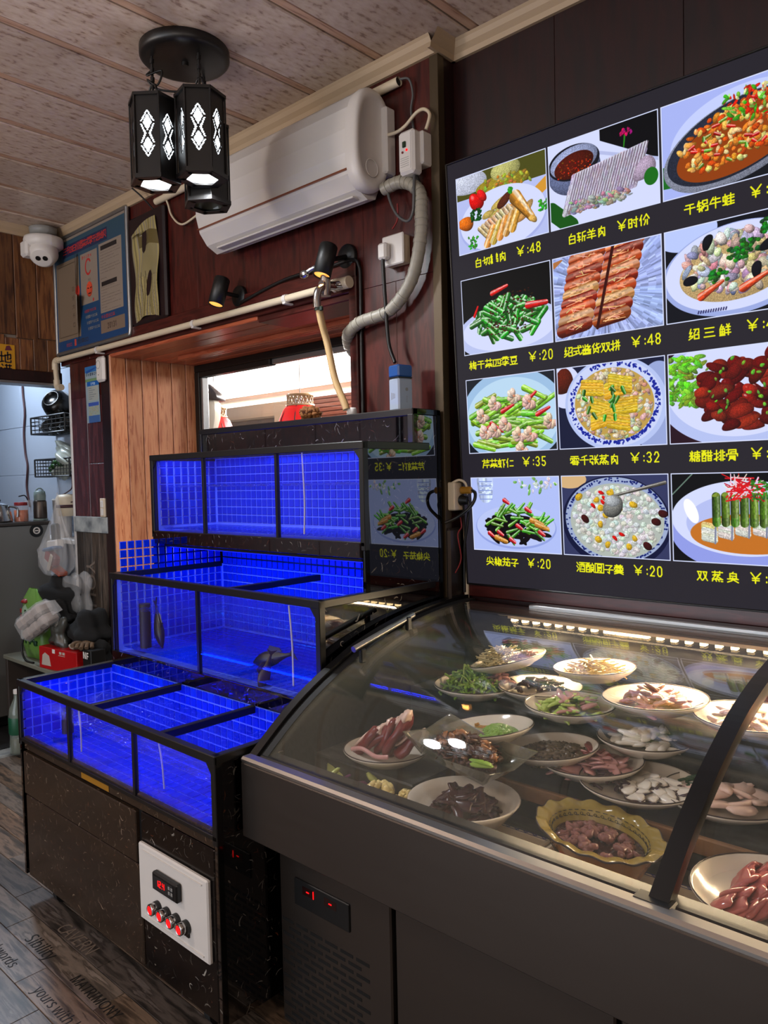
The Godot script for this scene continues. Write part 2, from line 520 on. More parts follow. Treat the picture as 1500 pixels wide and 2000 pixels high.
func build_room() -> void:
	# floor: boards along x
	var fl := setting("floor")
	var st := begin()
	span(st, Vector3(-7.2, -0.2, -2.75), Vector3(3.3, -0.012, 3.3))
	fin("subfloor", st, M.dark_grey, fl)
	var fm := ["floor_plank_0", "floor_plank_1", "floor_plank_2", "floor_plank_3", "floor_plank_4"]
	for r in 20:                           # the rows that can be seen, board by board
		var z0 := -2.08 + r * 0.1
		var x := -4.42
		var k := 0
		while x < -0.2:
			var x1 := minf(x + (0.62 if k > 0 else 0.15 + 0.47 * fmod(r * 0.37, 1.0)), -0.2)
			var b := begin()
			span(b, Vector3(x + 0.0008, -0.012, z0 + 0.0008), Vector3(x1 - 0.0008, rng.randf() * 0.0006, z0 + 0.0992), 0.0012)
			fin("plank", b, M[fm[rng.randi() % 5]], fl)
			x = x1
			k += 1
	st = begin()
	for r in 32:
		span(st, Vector3(-4.42, -0.012, -0.08 + r * 0.1), Vector3(3.2, 0, 0.0185 + r * 0.1), 0.001)
	for r in 20:
		span(st, Vector3(-0.199, -0.012, -2.08 + r * 0.1), Vector3(3.2, 0, -1.9815 + r * 0.1), 0.001)
	stuff(fin("planks_beyond", st, M.floor_plank_0, fl))
	var ink := mat("ink", Color(0.05, 0.045, 0.045), 0.6)
	var pale := mat("pale_ink", Color(0.42, 0.37, 0.33), 0.6)
	for w in [["Sibility", 0.042, -2.585, -1.012, ink], ["MATRIMONY", 0.033, -2.265, -1.012, ink], ["MATRIMONY", 0.031, -2.98, -0.915, ink], ["CAVERN", 0.045, -2.56, -1.11, pale], ["Sibility", 0.05, -1.99, -0.915, ink], ["YOU", 0.055, -3.25, -1.31, pale], ["fruitful words", 0.034, -2.75, -0.915, ink], ["yours with love", 0.034, -2.3, -0.915, ink]]:
		var m := words("lettering", w[0], w[1], w[4], fl, Transform3D(Basis(Vector3.RIGHT, -PI / 2), Vector3.ZERO), "Droid Sans", 400, true)
		m.position = Vector3(w[2] + m.mesh.get_aabb().size.x * 0.5, 0.0008, w[3])
	# ceiling: panels along z with a narrow strip between
	var ce := setting("ceiling")
	st = begin()
	span(st, Vector3(-7.2, CEIL + 0.012, -2.75), Vector3(3.3, CEIL + 0.2, 3.3))
	fin("ceiling_slab", st, M.wall_paint, ce)
	for k in 22:
		var x0 := -1.885 - 0.345 * 8 + 0.345 * k
		if x0 > 2.9:
			break
		var b := begin()
		span(b, Vector3(x0 + 0.042, CEIL, -2.17), Vector3(x0 + 0.343, CEIL + 0.02, 3.0), 0.004)
		fin("panel", b, M["ceiling_panel_%d" % (k % 3)], ce)
		b = begin()
		span(b, Vector3(x0 + 0.003, CEIL + 0.004, -2.17), Vector3(x0 + 0.038, CEIL + 0.02, 3.0), 0.003)
		fin("joint_strip", b, M.ceiling_strip, ce)
	# window wall
	var wb := setting("wall_back")
	st = begin()
	span(st, Vector3(-4.5, 2.205, ZW - 0.58), Vector3(-1.645, CEIL + 0.1, ZW - 0.012))
	span(st, Vector3(-4.42, 0, ZW - 0.58), Vector3(-3.932, 2.205, ZW - 0.03))
	span(st, Vector3(-2.035, 0, ZW - 0.58), Vector3(-1.645, 2.205, ZW - 0.012))
	span(st, Vector3(-3.932, 0, ZW - 0.58), Vector3(-2.035, 0.93, ZW - 0.012))
	fin("masonry", st, M.wall_paint, wb)
	planks(wb, "veneer_panel", ["red_veneer"], func(k: int) -> Array: return [Vector3(-4.5 + k * 0.3575, 2.205, ZW - 0.012), Vector3(-4.5 + (k + 1) * 0.3575 - 0.001, CEIL, ZW)] , 8, 0.001)
	planks(wb, "veneer_panel", ["red_veneer"], func(k: int) -> Array: return [Vector3(-2.035 + k * 0.194, 0, ZW - 0.012), Vector3(-2.035 + (k + 1) * 0.194 - 0.001, 2.204, ZW)], 2, 0.001)
	# pier left of the window
	planks(wb, "pier_panel", ["plum_veneer"], func(k: int) -> Array: return [Vector3([-4.40, -4.2085, -4.2085][k], [1.32, 1.32, 1.625][k], ZW - 0.03), Vector3([-4.21, -4.03, -4.03][k], [2.0, 1.622, 2.0][k], ZW - 0.004)], 3, 0.002)
	st = begin()
	span(st, Vector3(-4.40, 2.0, ZW - 0.03), Vector3(-4.03, 2.204, ZW - 0.004), 0.001)
	fin("pier_panel", st, M.red_veneer, wb)
	st = begin()
	span(st, Vector3(-4.03, 0, ZW - 0.03), Vector3(-3.932, 2.204, ZW), 0.003)
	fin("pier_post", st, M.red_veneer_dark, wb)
	st = begin()
	span(st, Vector3(-4.40, 1.23, ZW - 0.03), Vector3(-4.005, 1.32, ZW + 0.006), 0.002)
	fin("marble_band", st, M.grey_marble, wb)
	planks(wb, "upright_plank", ["barn_upright_1", "barn_upright_3", "barn_upright_2", "barn_upright_0"], func(k: int) -> Array: return [Vector3(-4.40 + k * 0.0925, 0, ZW - 0.03), Vector3(-4.40 + (k + 1) * 0.0925 - 0.002, 1.23, ZW - 0.006)], 4)
	st = begin()
	span(st, Vector3(-4.425, 0, ZW - 0.25), Vector3(-4.40, 2.10, ZW - 0.002), 0.003)
	fin("edge_strip", st, M.white_plastic, wb)
	var yo := words("lettering", "YOU", 0.10, M.pale_ink, wb, Transform3D(Basis(Vector3(0, 0, 1), -PI / 2), Vector3(-4.24, 0.93, ZW - 0.004)))
	yo.name = "lettering"
	# reveal: boards at the sides, boards overhead, sill
	planks(wb, "reveal_plank", ["pine_0", "pine_1", "pine_2", "pine_3"], func(k: int) -> Array: return [Vector3(-3.935, 0.93, ZW - 0.001 - (k + 1) * 0.0945 + 0.003), Vector3(-3.92, 2.205, ZW - 0.001 - k * 0.0945)], 6, 0.004)
	planks(wb, "reveal_plank", ["red_veneer"], func(k: int) -> Array: return [Vector3(-2.07, 0.93, ZW - 0.001 - (k + 1) * 0.0945 + 0.003), Vector3(-2.035, 2.205, ZW - 0.001 - k * 0.0945)], 6, 0.004)
	planks(wb, "soffit_board", ["pine_along_1", "pine_along_2", "pine_along_0", "pine_along_3"], func(k: int) -> Array: return [Vector3(-3.92, 2.190, ZW - (k + 1) * 0.0945 + 0.003), Vector3(-2.64 if k < 2 else -2.07, 2.215, ZW - k * 0.0945)], 6, 0.004)
	st = begin()
	span(st, Vector3(-2.635, 2.178, ZW - 0.185), Vector3(-2.07, 2.205, ZW - 0.002), 0.004)
	fin("soffit_panel", st, M.red_board_along, wb)
	st = begin()
	for k in 5:
		span(st, Vector3(-3.66, 2.168 - 0.002 * (k % 2), ZW - 0.27 - k * 0.014), Vector3(-2.07, 2.19, ZW - 0.258 - k * 0.014), 0.002)
	fin("curtain_track", st, M.pine_along_2, wb)
	st = begin()
	span(st, Vector3(-3.932, 0.9, ZW - 0.58), Vector3(-2.035, 0.93, ZW + 0.01), 0.004)
	fin("sill_board", st, M.red_board_along, wb)
	# casing round the opening
	st = begin()
	span(st, Vector3(-2.07, 0.93, ZW), Vector3(-2.03, 2.30, ZW + 0.014), 0.004)
	span(st, Vector3(-3.93, 2.255, ZW), Vector3(-2.03, 2.31, ZW + 0.016), 0.004)
	span(st, Vector3(-3.93, 2.205, ZW), Vector3(-2.07, 2.255, ZW + 0.008), 0.003)
	fin("casing", st, M.red_board_along, wb)
	# window
	var wi := setting("window_1")
	var zf := ZW - 0.56
	st = begin()
	span(st, Vector3(-3.92, 2.15, zf - 0.03), Vector3(-2.07, 2.19, zf + 0.03), 0.003)
	span(st, Vector3(-3.92, 2.118, zf - 0.02), Vector3(-3.22, 2.15, zf + 0.028), 0.003)
	span(st, Vector3(-3.92, 0.93, zf - 0.03), Vector3(-3.875, 2.15, zf + 0.03), 0.003)
	span(st, Vector3(-2.10, 0.93, zf - 0.03), Vector3(-2.07, 2.15, zf + 0.03), 0.003)
	span(st, Vector3(-3.92, 0.93, zf - 0.03), Vector3(-2.07, 0.97, zf + 0.03), 0.003)
	fin("window_frame", st, M.stainless_dark, wi)
	st = begin()
	span(st, Vector3(-3.22, 2.122, zf - 0.015), Vector3(-2.10, 2.15, zf + 0.012), 0.003)
	fin("sash_rail", st, M.aluminium, wi)
	st = begin()
	span(st, Vector3(-3.875, 0.97, zf - 0.02), Vector3(-3.85, 2.118, zf + 0.02), 0.003)
	span(st, Vector3(-2.92, 0.97, zf - 0.03), Vector3(-2.89, 1.2, zf - 0.01), 0.003)
	fin("sash_stile", st, M.aluminium, wi)
	st = begin()
	span(st, Vector3(-3.85, 0.97, zf - 0.004), Vector3(-2.10, 2.14, zf))
	fin("pane", st, M.window_glass, wi)
	# recessed wall behind the menu
	var wm := setting("wall_menu")
	st = begin()
	span(st, Vector3(-1.645, 0, -2.75), Vector3(3.2, CEIL + 0.1, -2.182))
	fin("masonry", st, M.wall_paint, wm)
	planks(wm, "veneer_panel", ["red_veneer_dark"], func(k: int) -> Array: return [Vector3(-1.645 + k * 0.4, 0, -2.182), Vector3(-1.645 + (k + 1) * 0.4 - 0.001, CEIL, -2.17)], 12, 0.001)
	st = begin()
	span(st, Vector3(-1.645, 0, -2.182), Vector3(-1.637, CEIL, ZW), 0.0)
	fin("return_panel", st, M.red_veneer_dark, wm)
	st = begin()
	span(st, Vector3(-1.64, 1.085, -2.17), Vector3(3.2, 1.13, -2.155), 0.004)
	fin("rail_board", st, M.red_board_along, wm)
	# mouldings under the ceiling, corner strip
	var t1 := setting("trim_1")
	moulding(t1, Vector3(-4.5, 0, ZW), Vector3(-1.637, 0, ZW), Vector3(0, 0, 1))
	moulding(t1, Vector3(-1.637, 0, ZW + 0.05), Vector3(-1.637, 0, -2.17), Vector3(1, 0, 0))
	moulding(t1, Vector3(-1.637, 0, -2.17), Vector3(3.2, 0, -2.17), Vector3(0, 0, 1))
	moulding(t1, Vector3(-4.5, 0, 3.0), Vector3(-4.5, 0, ZW), Vector3(1, 0, 0))
	var t2 := setting("trim_2")
	st = begin()
	span(st, Vector3(-1.668, 0, ZW), Vector3(-1.634, 2.92, ZW + 0.004), 0.001)
	span(st, Vector3(-1.637, 0, ZW - 0.03), Vector3(-1.632, 2.92, ZW + 0.004), 0.001)
	fin("corner_strip", st, M.brass_trim, t2)
	# left wall: boards over the opening to the kitchen
	var wl := setting("wall_left")
	st = begin()
	span(st, Vector3(-4.62, 2.10, ZW), Vector3(-4.515, CEIL + 0.1, 3.1))
	span(st, Vector3(-4.62, -0.1, -0.75), Vector3(-4.515, 2.10, 3.1))
	fin("masonry", st, M.wall_paint, wl)
	planks(wl, "upright_board", ["brown_plank_0", "brown_plank_1", "brown_plank_2", "brown_plank_1"], func(k: int) -> Array: return [Vector3(-4.515, [2.355, 2.345, 2.36][k % 3], ZW + k * 0.125 + 0.003), Vector3(-4.50, CEIL, ZW + (k + 1) * 0.125)], 14)
	planks(wl, "upright_board", ["brown_plank_1", "brown_plank_0", "brown_plank_0", "brown_plank_2"], func(k: int) -> Array: return [Vector3(-4.515, 2.165, ZW + k * 0.0785 + 0.002), Vector3(-4.502, [2.352, 2.342, 2.357][int(k * 0.628) % 3], ZW + (k + 1) * 0.0785)], 22)
	planks(wl, "wall_panel", ["red_veneer"], func(k: int) -> Array: return [Vector3(-4.515, 0, -0.75 + k * 0.5), Vector3(-4.50, 2.10 if k < 1 else 2.96, -0.75 + (k + 1) * 0.5 - 0.002)], 7)
	st = begin()
	span(st, Vector3(-4.53, 2.10, ZW), Vector3(-4.49, 2.165, -0.33), 0.004)
	fin("lintel_board", st, M.red_veneer_dark, wl)
	st = begin()
	span(st, Vector3(-4.60, 2.085, ZW), Vector3(-4.488, 2.10, -0.75), 0.002)
	fin("lintel_edge", st, M.aluminium, wl)
	# walls behind the camera
	var wr := setting("wall_right")
	st = begin()
	span(st, Vector3(3.2, -0.1, -2.75), Vector3(3.35, CEIL + 0.1, 3.1))
	fin("masonry", st, M.red_veneer, wr)
	var wf := setting("wall_front")
	st = begin()
	span(st, Vector3(-4.62, -0.1, 3.0), Vector3(-4.3, CEIL + 0.1, 3.15))
	span(st, Vector3(-0.7, -0.1, 3.0), Vector3(3.35, CEIL + 0.1, 3.15))
	span(st, Vector3(-4.3, 2.5, 3.0), Vector3(-0.7, CEIL + 0.1, 3.15))
	span(st, Vector3(-4.3, -0.1, 3.0), Vector3(-0.7, 0.1, 3.15))
	fin("masonry", st, M.wall_paint, wf)
	var w2 := setting("window_2")
	st = begin()
	for x in [-4.3, -3.12, -1.92, -0.74]:
		span(st, Vector3(x, 0.1, 3.03), Vector3(x + 0.04, 2.5, 3.08), 0.004)
	for y in [0.1, 2.46]:
		span(st, Vector3(-4.3, y, 3.03), Vector3(-0.7, y + 0.04, 3.08), 0.004)
	fin("window_frame", st, M.aluminium, w2)
	for k in 3:
		st = begin()
		span(st, Vector3(-4.26 + k * 1.19, 0.14, 3.05), Vector3(-3.12 + k * 1.19, 2.46, 3.056))
		fin("pane", st, M.window_glass, w2)
	var dl := AreaLight3D.new()
	dl.name = "daylight"
	dl.area_size = Vector2(3.5, 2.3)
	dl.light_energy = 8.0
	dl.light_color = Color(0.93, 0.96, 1.0)
	dl.area_range = 14.0
	dl.shadow_enabled = true
	dl.position = Vector3(-2.5, 1.3, 2.98)
	w2.add_child(dl)
	# threshold to the kitchen
	var th := setting("trim_3")
	st = begin()
	span(st, Vector3(-4.52, -0.02, ZW), Vector3(-4.42, 0.016, -0.75), 0.004)
	fin("threshold_slab", st, M.grey_marble, th)
	st = begin()
	span(st, Vector3(-4.60, -0.02, ZW), Vector3(-4.525, 0.02, -0.75), 0.004)
	fin("threshold_slab", st, M.dark_grey, th)

func moulding(parent: Node, a: Vector3, b: Vector3, out: Vector3) -> void:
	var st := begin()
	var prof := [Vector2(0, -0.052), Vector2(0.012, -0.052), Vector2(0.016, -0.036), Vector2(0.030, -0.022), Vector2(0.038, -0.008), Vector2(0.045, 0.0), Vector2(0, 0.0)]
	st.set_smooth_group(-1)
	for k in prof.size() - 1:
		var p: Vector2 = prof[k]
		var q: Vector2 = prof[k + 1]
		var y := Vector3(0, CEIL, 0)
		quad(st, a + y + out * p.x + Vector3(0, p.y, 0), b + y + out * p.x + Vector3(0, p.y, 0), b + y + out * q.x + Vector3(0, q.y, 0), a + y + out * q.x + Vector3(0, q.y, 0), out + Vector3(0, -0.6, 0))
	fin("moulding", st, M.moulding, parent)

# ------------------------------------------------------------------ the lane outside the window
func build_outside() -> void:
	var g := setting("wall_lane")
	var st := begin()
	span(st, Vector3(-12, -0.1, -6.4), Vector3(2, 4.2, -6.2))
	fin("lane_wall", st, M.wall_paint, g)
	st = begin()
	span(st, Vector3(-12, -0.15, -6.2), Vector3(2, -0.02, -2.75))
	fin("lane_paving", st, M.dark_grey, g)
	# light cream fascia that glows white with daylight behind it, over the shutter
	mat("shutter", Color(0.55, 0.33, 0.25), 0.5)
	var sh := thing("roller_shutter", "brown ribbed roller shutter across the lane outside the window", "shutter", "")
	for k in 25:
		st = begin()
		span(st, Vector3(-7.0, 1.3 + k * 0.05, -6.2), Vector3(-1.2, 1.347 + k * 0.05, -6.17), 0.01)
		fin("slat", st, M.shutter, sh)
	var po := thing("post", "pale post beside the roller shutter outside the window", "post")
	st = begin()
	span(st, Vector3(-7.35, -0.02, -6.15), Vector3(-7.0, 2.5, -6.0), 0.02)
	fin("shaft", st, M.ivory_plastic, po)
	st = begin()
	span(st, Vector3(-8.8, 2.28, -6.15), Vector3(-7.0, 2.5, -6.02), 0.02)
	fin("crossbeam", st, M.ivory_plastic, po)
	var aw := thing("awning", "translucent corrugated lane awning seen through the window", "awning")
	mat("awning_sheet", Color(0.75, 0.58, 0.52), 0.5)
	for k in 20:
		st = begin()
		var x := -9.5 + k * 0.4
		grid(st, func(u: float, v: float) -> Vector3: return Vector3(x + u * 0.4, 2.50 + sin(u * TAU * 2.0) * 0.03 + v * 0.52, -3.2 - v * 2.5), 16, 2)
		fin("sheet", st, M.awning_sheet, aw)
	for k in 7:
		st = begin()
		span(st, Vector3(-9.5, 2.42 + 0.075 * k, -3.25 - 0.36 * k), Vector3(-1.5, 2.46 + 0.075 * k, -3.21 - 0.36 * k))
		fin("purlin", st, M.grey_plastic, aw)
	st = begin()
	grid(st, func(u: float, v: float) -> Vector3: return Vector3(-9.5 + u * 8.0, 3.04 - 0.10 * v + sin(u * 90.0) * 0.012 * v, -5.62 + sin(u * 260.0) * 0.02), 200, 3)
	fin("fringe", st, M.ivory_plastic, aw)
	var lb := thing("light_box", "long bright white light box across the lane outside the window", "sign light")
	st = begin()
	span(st, Vector3(-9.5, 2.52, -6.18), Vector3(-1.0, 3.05, -6.06), 0.01)
	fin("face", st, M.tube_glow, lb)
	var l := AreaLight3D.new()
	l.name = "light"
	l.area_size = Vector2(6.0, 0.5)
	l.light_energy = 60.0
	l.light_color = Color(1.0, 0.97, 0.93)
	l.shadow_enabled = true
	l.position = Vector3(-4.5, 2.8, -6.04)
	l.rotation.y = PI
	lb.add_child(l)
	var tb := thing("fluorescent_tube", "slim bright tube hung on the bar outside the window", "tube light")
	st = begin()
	cyl(st, Vector3(-8.2, 2.26, -4.4), Vector3(-2.5, 2.26, -4.4), 0.03)
	fin("bar", st, M.ivory_plastic, tb)
	st = begin()
	cyl(st, Vector3(-8.2, 2.215, -4.38), Vector3(-2.5, 2.215, -4.38), 0.016)
	fin("tube", st, M.tube_glow, tb)
	var l2 := AreaLight3D.new()
	l2.name = "light"
	l2.area_size = Vector2(3.5, 0.2)
	l2.light_energy = 16.0
	l2.shadow_enabled = true
	l2.position = Vector3(-4.4, 2.2, -4.3)
	l2.rotation.y = PI
	tb.add_child(l2)
	mat("lantern_red", Color(0.85, 0.04, 0.06), 0.5)
	M.lantern_red.backlight_enabled = true
	M.lantern_red.backlight = Color(0.7, 0.05, 0.05)
	mat("lantern_dark", Color(0.2, 0.02, 0.03), 0.5)
	red_lantern(Vector3(-4.11, 1.85, -3.6), "red paper lantern with a black written character, nearest the middle of the window", true)
	red_lantern(Vector3(-5.14, 1.84, -3.6), "red paper lantern with white characters at the left edge of the window", false)
	# wall lamp just outside
	var wl := thing("wall_lamp", "white glass wall lamp with a dark cap outside the left edge of the window", "lamp", "", Vector3(-4.08, 1.92, -2.8))
	st = begin()
	lathe(st, [Vector2(0.0, -0.16), Vector2(0.05, -0.14), Vector2(0.085, -0.02), Vector2(0.09, 0.06), Vector2(0.07, 0.10), Vector2(0, 0.10)], 16)
	fin("shade", st, M.porcelain, wl)
	st = begin()
	lathe(st, [Vector2(0.0, 0.09), Vector2(0.12, 0.09), Vector2(0.10, 0.13), Vector2(0.03, 0.19), Vector2(0, 0.2)], 16)
	fin("cap", st, M.black_metal, wl)

func red_lantern(at: Vector3, label: String, dark: bool) -> void:
	var t := thing("paper_lantern", label, "lantern", "red paper lanterns outside the window", at)
	var st := begin()
	lathe(st, [Vector2(0.0, -0.2), Vector2(0.10, -0.19), Vector2(0.15, -0.12), Vector2(0.158, 0.0), Vector2(0.15, 0.08), Vector2(0.12, 0.15), Vector2(0.09, 0.18), Vector2(0, 0.18)], 24)
	fin("body", st, M.lantern_red, t)
	st = begin()
	for k in 8:
		var a := TAU * k / 8 + 0.2
		tube(st, bend([Vector3(cos(a) * 0.10, -0.19, sin(a) * 0.10), Vector3(cos(a) * 0.152, -0.12, sin(a) * 0.152), Vector3(cos(a) * 0.16, 0.0, sin(a) * 0.16), Vector3(cos(a) * 0.152, 0.08, sin(a) * 0.152), Vector3(cos(a) * 0.092, 0.18, sin(a) * 0.092)], 3), 0.004, 4)
	fin("ribs", st, M.lantern_dark, t)
	st = begin()
	for k in 18:
		var a := TAU * k / 18
		for s in [-1, 1]:
			cyl(st, Vector3(cos(a) * 0.09, 0.18, sin(a) * 0.09), Vector3(cos(a + s * 0.35) * 0.09, 0.245, sin(a + s * 0.35) * 0.09), 0.006, 4)
	tube(st, ring(0.092, 0.247, 20), 0.01, 5)
	tube(st, ring(0.092, 0.178, 20), 0.01, 5)
	fin("woven_collar", st, M.dried, t)
	st = begin()
	cyl(st, Vector3(0, 0.18, 0), Vector3(0, 0.60, 0), 0.003, 5)
	fin("cord", st, M.grey_cable, t)
	var to := -at.normalized()
	var yaw := atan2(-at.x, -at.z)
	stroke_mesh("character", "饭" if dark else "家", 0.12, M.ink if dark else M.white_plastic, t, Transform3D(Basis(Vector3.UP, yaw - 0.25 if dark else yaw + 0.35), Vector3(sin(yaw - 0.25 if dark else yaw + 0.35) * 0.163, -0.03, cos(yaw - 0.25 if dark else yaw + 0.35) * 0.163)), 0.9)

func ring(r: float, y: float, n: int, c := Vector3.ZERO) -> Array:
	var out := []
	for k in n + 1:
		out.append(c + Vector3(cos(TAU * k / n) * r, y, sin(TAU * k / n) * r))
	return out
# ------------------------------------------------------------------ stepped fish tanks
const TL := -2.862
const TR := -1.637

func tiles(parent: Node, o: Vector3, u: Vector3, v: Vector3, n: Vector3, nu: int, nv: int, budget: Array) -> void:   # tiles on a wall: o one corner, u and v the pitch along each side, n outwards
	var left := begin()
	var any := false
	for i in nu:
		for j in nv:
			var k := (i * 5 + j * 3 + i * j) % 3
			if budget[0] > 0:
				budget[0] -= 1
				put("tile", tile_mesh(u, v, n), M["blue_tile_%d" % k], parent, Transform3D(Basis(), o + u * i + v * j))
			else:
				any = true
				tile_shape(left, o + u * i + v * j, u, v, n)
	if any:
		stuff(fin("tiling", left, M.blue_tile_0, parent))

var tile_cache := {}
func tile_mesh(u: Vector3, v: Vector3, n: Vector3) -> Mesh:
	var key := "%s%s%s" % [u, v, n]
	if not tile_cache.has(key):
		var st := begin()
		tile_shape(st, Vector3.ZERO, u, v, n)
		tile_cache[key] = done(st)
	return tile_cache[key]

func tile_shape(st: SurfaceTool, o: Vector3, u: Vector3, v: Vector3, n: Vector3) -> void:
	st.set_smooth_group(-1)
	var g := 0.06
	var e := 0.13
	var h := n * 0.003
	var a := [o + u * g + v * g, o + u * (1 - g) + v * g, o + u * (1 - g) + v * (1 - g), o + u * g + v * (1 - g)]
	var b := [o + u * e + v * e + h, o + u * (1 - e) + v * e + h, o + u * (1 - e) + v * (1 - e) + h, o + u * e + v * (1 - e) + h]
	quad(st, b[0], b[1], b[2], b[3], n)
	for k in 4:
		var m: Vector3 = (a[k] + a[(k + 1) % 4]) * 0.5 - (o + (u + v) * 0.5)
		quad(st, a[k], a[(k + 1) % 4], b[(k + 1) % 4], b[k], n + m.normalized())

func build_tank() -> void:
	var t := thing("fish_tank", "stepped black marble fish tank stand with three blue tiled tiers of glass tanks", "fish tank")
	var P := 0.0345
	var st := begin()
	# carcass sides: one stepped board each
	var prof := PackedVector2Array([Vector2(1.115, 0.085), Vector2(1.115, 0.80), Vector2(1.487, 0.80), Vector2(1.487, 1.15), Vector2(1.682, 1.15), Vector2(1.682, 1.615), Vector2(1.922, 1.615), Vector2(1.922, 1.728), Vector2(2.06, 1.728), Vector2(2.06, 0.085)])
	prism(st, prof, Transform3D(Basis(Vector3(0, 0, -1), Vector3(0, 1, 0), Vector3(1, 0, 0)), Vector3(TR - 0.012, 0, 0)), 0.012)
	fin("side_panel", st, M.black_marble, t)
	st = begin()
	prism(st, prof, Transform3D(Basis(Vector3(0, 0, -1), Vector3(0, 1, 0), Vector3(1, 0, 0)), Vector3(TL, 0, 0)), 0.012)
	fin("side_panel", st, M.black_marble, t)
	st = begin()
	span(st, Vector3(TL + 0.012, 0.085, -2.06), Vector3(TR - 0.012, 1.72, -2.02))
	span(st, Vector3(TL + 0.012, 0.075, -2.06), Vector3(TR - 0.012, 0.10, -1.13))
	fin("back_board", st, M.black_plastic, t)
	# front boards of the base
	st = begin()
	span(st, Vector3(TL + 0.03, 0.552, -1.135), Vector3(TR - 0.02, 0.598, -1.119), 0.002)
	fin("front_band", st, M.dusty_marble, t)
	st = begin()
	span(st, Vector3(TL + 0.03, 0.39, -1.135), Vector3(-2.045, 0.545, -1.113), 0.003)
	fin("flap_door", st, M.dusty_marble, t)
	st = begin()
	span(st, Vector3(TL + 0.03, 0.085, -1.135), Vector3(-2.030, 0.384, -1.117), 0.003)
	fin("lower_panel", st, M.dusty_marble, t)
	st = begin()
	span(st, Vector3(-2.022, 0.085, -1.135), Vector3(TR - 0.02, 0.55, -1.117), 0.003)
	fin("lower_panel", st, M.front_marble, t)
	st = begin()
	span(st, Vector3(-2.044, 0.38, -1.135), Vector3(-2.024, 0.55, -1.125))
	fin("door_gap", st, M.black_plastic, t)
	# scuffs of bare board under the flap, worn chips on the rim
	mat("bare_wood", Color(0.55, 0.38, 0.07), 0.4)
	st = begin()
	for c in [[-2.30, 0.556, 0.18, 0.03], [-2.42, 0.388, 0.13, 0.006]]:
		span(st, Vector3(c[0] - c[2] * 0.5, c[1], -1.119), Vector3(c[0] + c[2] * 0.5, c[1] + c[3], -1.1172), 0.001)
	fin("worn_patch", st, M.bare_wood, t)
	# plinth for the control panel
	control_panel(t)
	# castors
	for x in [TL + 0.14, TR - 0.14]:
		for z in [-1.19, -1.98]:
			st = begin()
			cyl(st, Vector3(x - 0.014, 0.032, z), Vector3(x + 0.014, 0.032, z), 0.032, 16)
			span(st, Vector3(x - 0.022, 0.03, z - 0.02), Vector3(x + 0.022, 0.085, z + 0.02), 0.004)
			fin("castor", st, M.rubber, t)
	# ---- tier A (lowest)
	tier(t, 0.585, 0.80, -1.115, -1.487, 0.60, [-2.466, -2.048], 0.718, true)
	tier(t, 0.835, 1.15, -1.487, -2.02, 0.85, [-2.262], 1.02, false)
	tier(t, 1.30, 1.615, -1.682, -2.0, 1.312, [-2.49, -2.055], 1.487, false)
	var left := [300]
	# tiles, the nearest and clearest surfaces first: 300 single tiles, the rest joined
	tiles(t, Vector3(TL + 0.016, 0.586, -1.122), Vector3(0, 0, -P), Vector3(0, P, 0), Vector3(1, 0, 0), 10, 6, left)
	tiles(t, Vector3(TL + 0.03, 1.325, -1.985), Vector3(P, 0, 0), Vector3(0, P, 0), Vector3(0, 0, 1), 34, 8, [0])
	tiles(t, Vector3(TL + 0.018, 0.586, -1.472), Vector3(P, 0, 0), Vector3(0, P, 0), Vector3(0, 0, 1), 34, 6, left)
	tiles(t, Vector3(TL + 0.03, 0.86, -2.004), Vector3(P, 0, 0), Vector3(0, P, 0), Vector3(0, 0, 1), 34, 12, [0])
	tiles(t, Vector3(TL + 0.016, 0.86, -1.52), Vector3(0, 0, -P), Vector3(0, P, 0), Vector3(1, 0, 0), 14, 12, [0])
	tiles(t, Vector3(TL + 0.016, 1.325, -1.71), Vector3(0, 0, -P), Vector3(0, P, 0), Vector3(1, 0, 0), 8, 8, left)
	tiles(t, Vector3(TR - 0.016, 0.592, -1.150), Vector3(0, 0, -P), Vector3(0, P, 0), Vector3(-1, 0, 0), 9, 6, [0])
	tiles(t, Vector3(TL + 0.03, 0.589, -1.145), Vector3(P, 0, 0), Vector3(0, 0, -P), Vector3(0, 1, 0), 34, 9, [0])
	tiles(t, Vector3(TL + 0.03, 0.854, -1.515), Vector3(P, 0, 0), Vector3(0, 0, -P), Vector3(0, 1, 0), 34, 14, [0])
	tiles(t, Vector3(TL + 0.03, 1.314, -1.71), Vector3(P, 0, 0), Vector3(0, 0, -P), Vector3(0, 1, 0), 34, 8, [0])
	# marble bands in front of each tank floor
	st = begin()
	span(st, Vector3(TL + 0.012, 0.79, -1.492), Vector3(TR - 0.012, 0.846, -1.477), 0.002)
	fin("marble_band", st, M.black_marble, t)
	st = begin()
	span(st, Vector3(TL + 0.012, 1.255, -1.70), Vector3(TR - 0.012, 1.305, -1.678), 0.002)
	fin("marble_band", st, M.black_marble, t)
	# filter box on top
	st = begin()
	span(st, Vector3(TL + 0.012, 1.60, -1.94), Vector3(TR - 0.012, 1.722, -1.922), 0.002)
	fin("filter_box_front", st, M.black_marble, t)
	st = begin()
	span(st, Vector3(TL, 1.705, -2.06), Vector3(TR, 1.73, -1.918), 0.003)
	span(st, Vector3(TL + 0.0, 1.60, -1.936), Vector3(TL + 0.02, 1.71, -1.916), 0.002)
	span(st, Vector3(TR - 0.022, 1.60, -1.936), Vector3(TR + 0.002, 1.71, -1.916), 0.002)
	fin("filter_box_rim", st, M.black_frame, t)
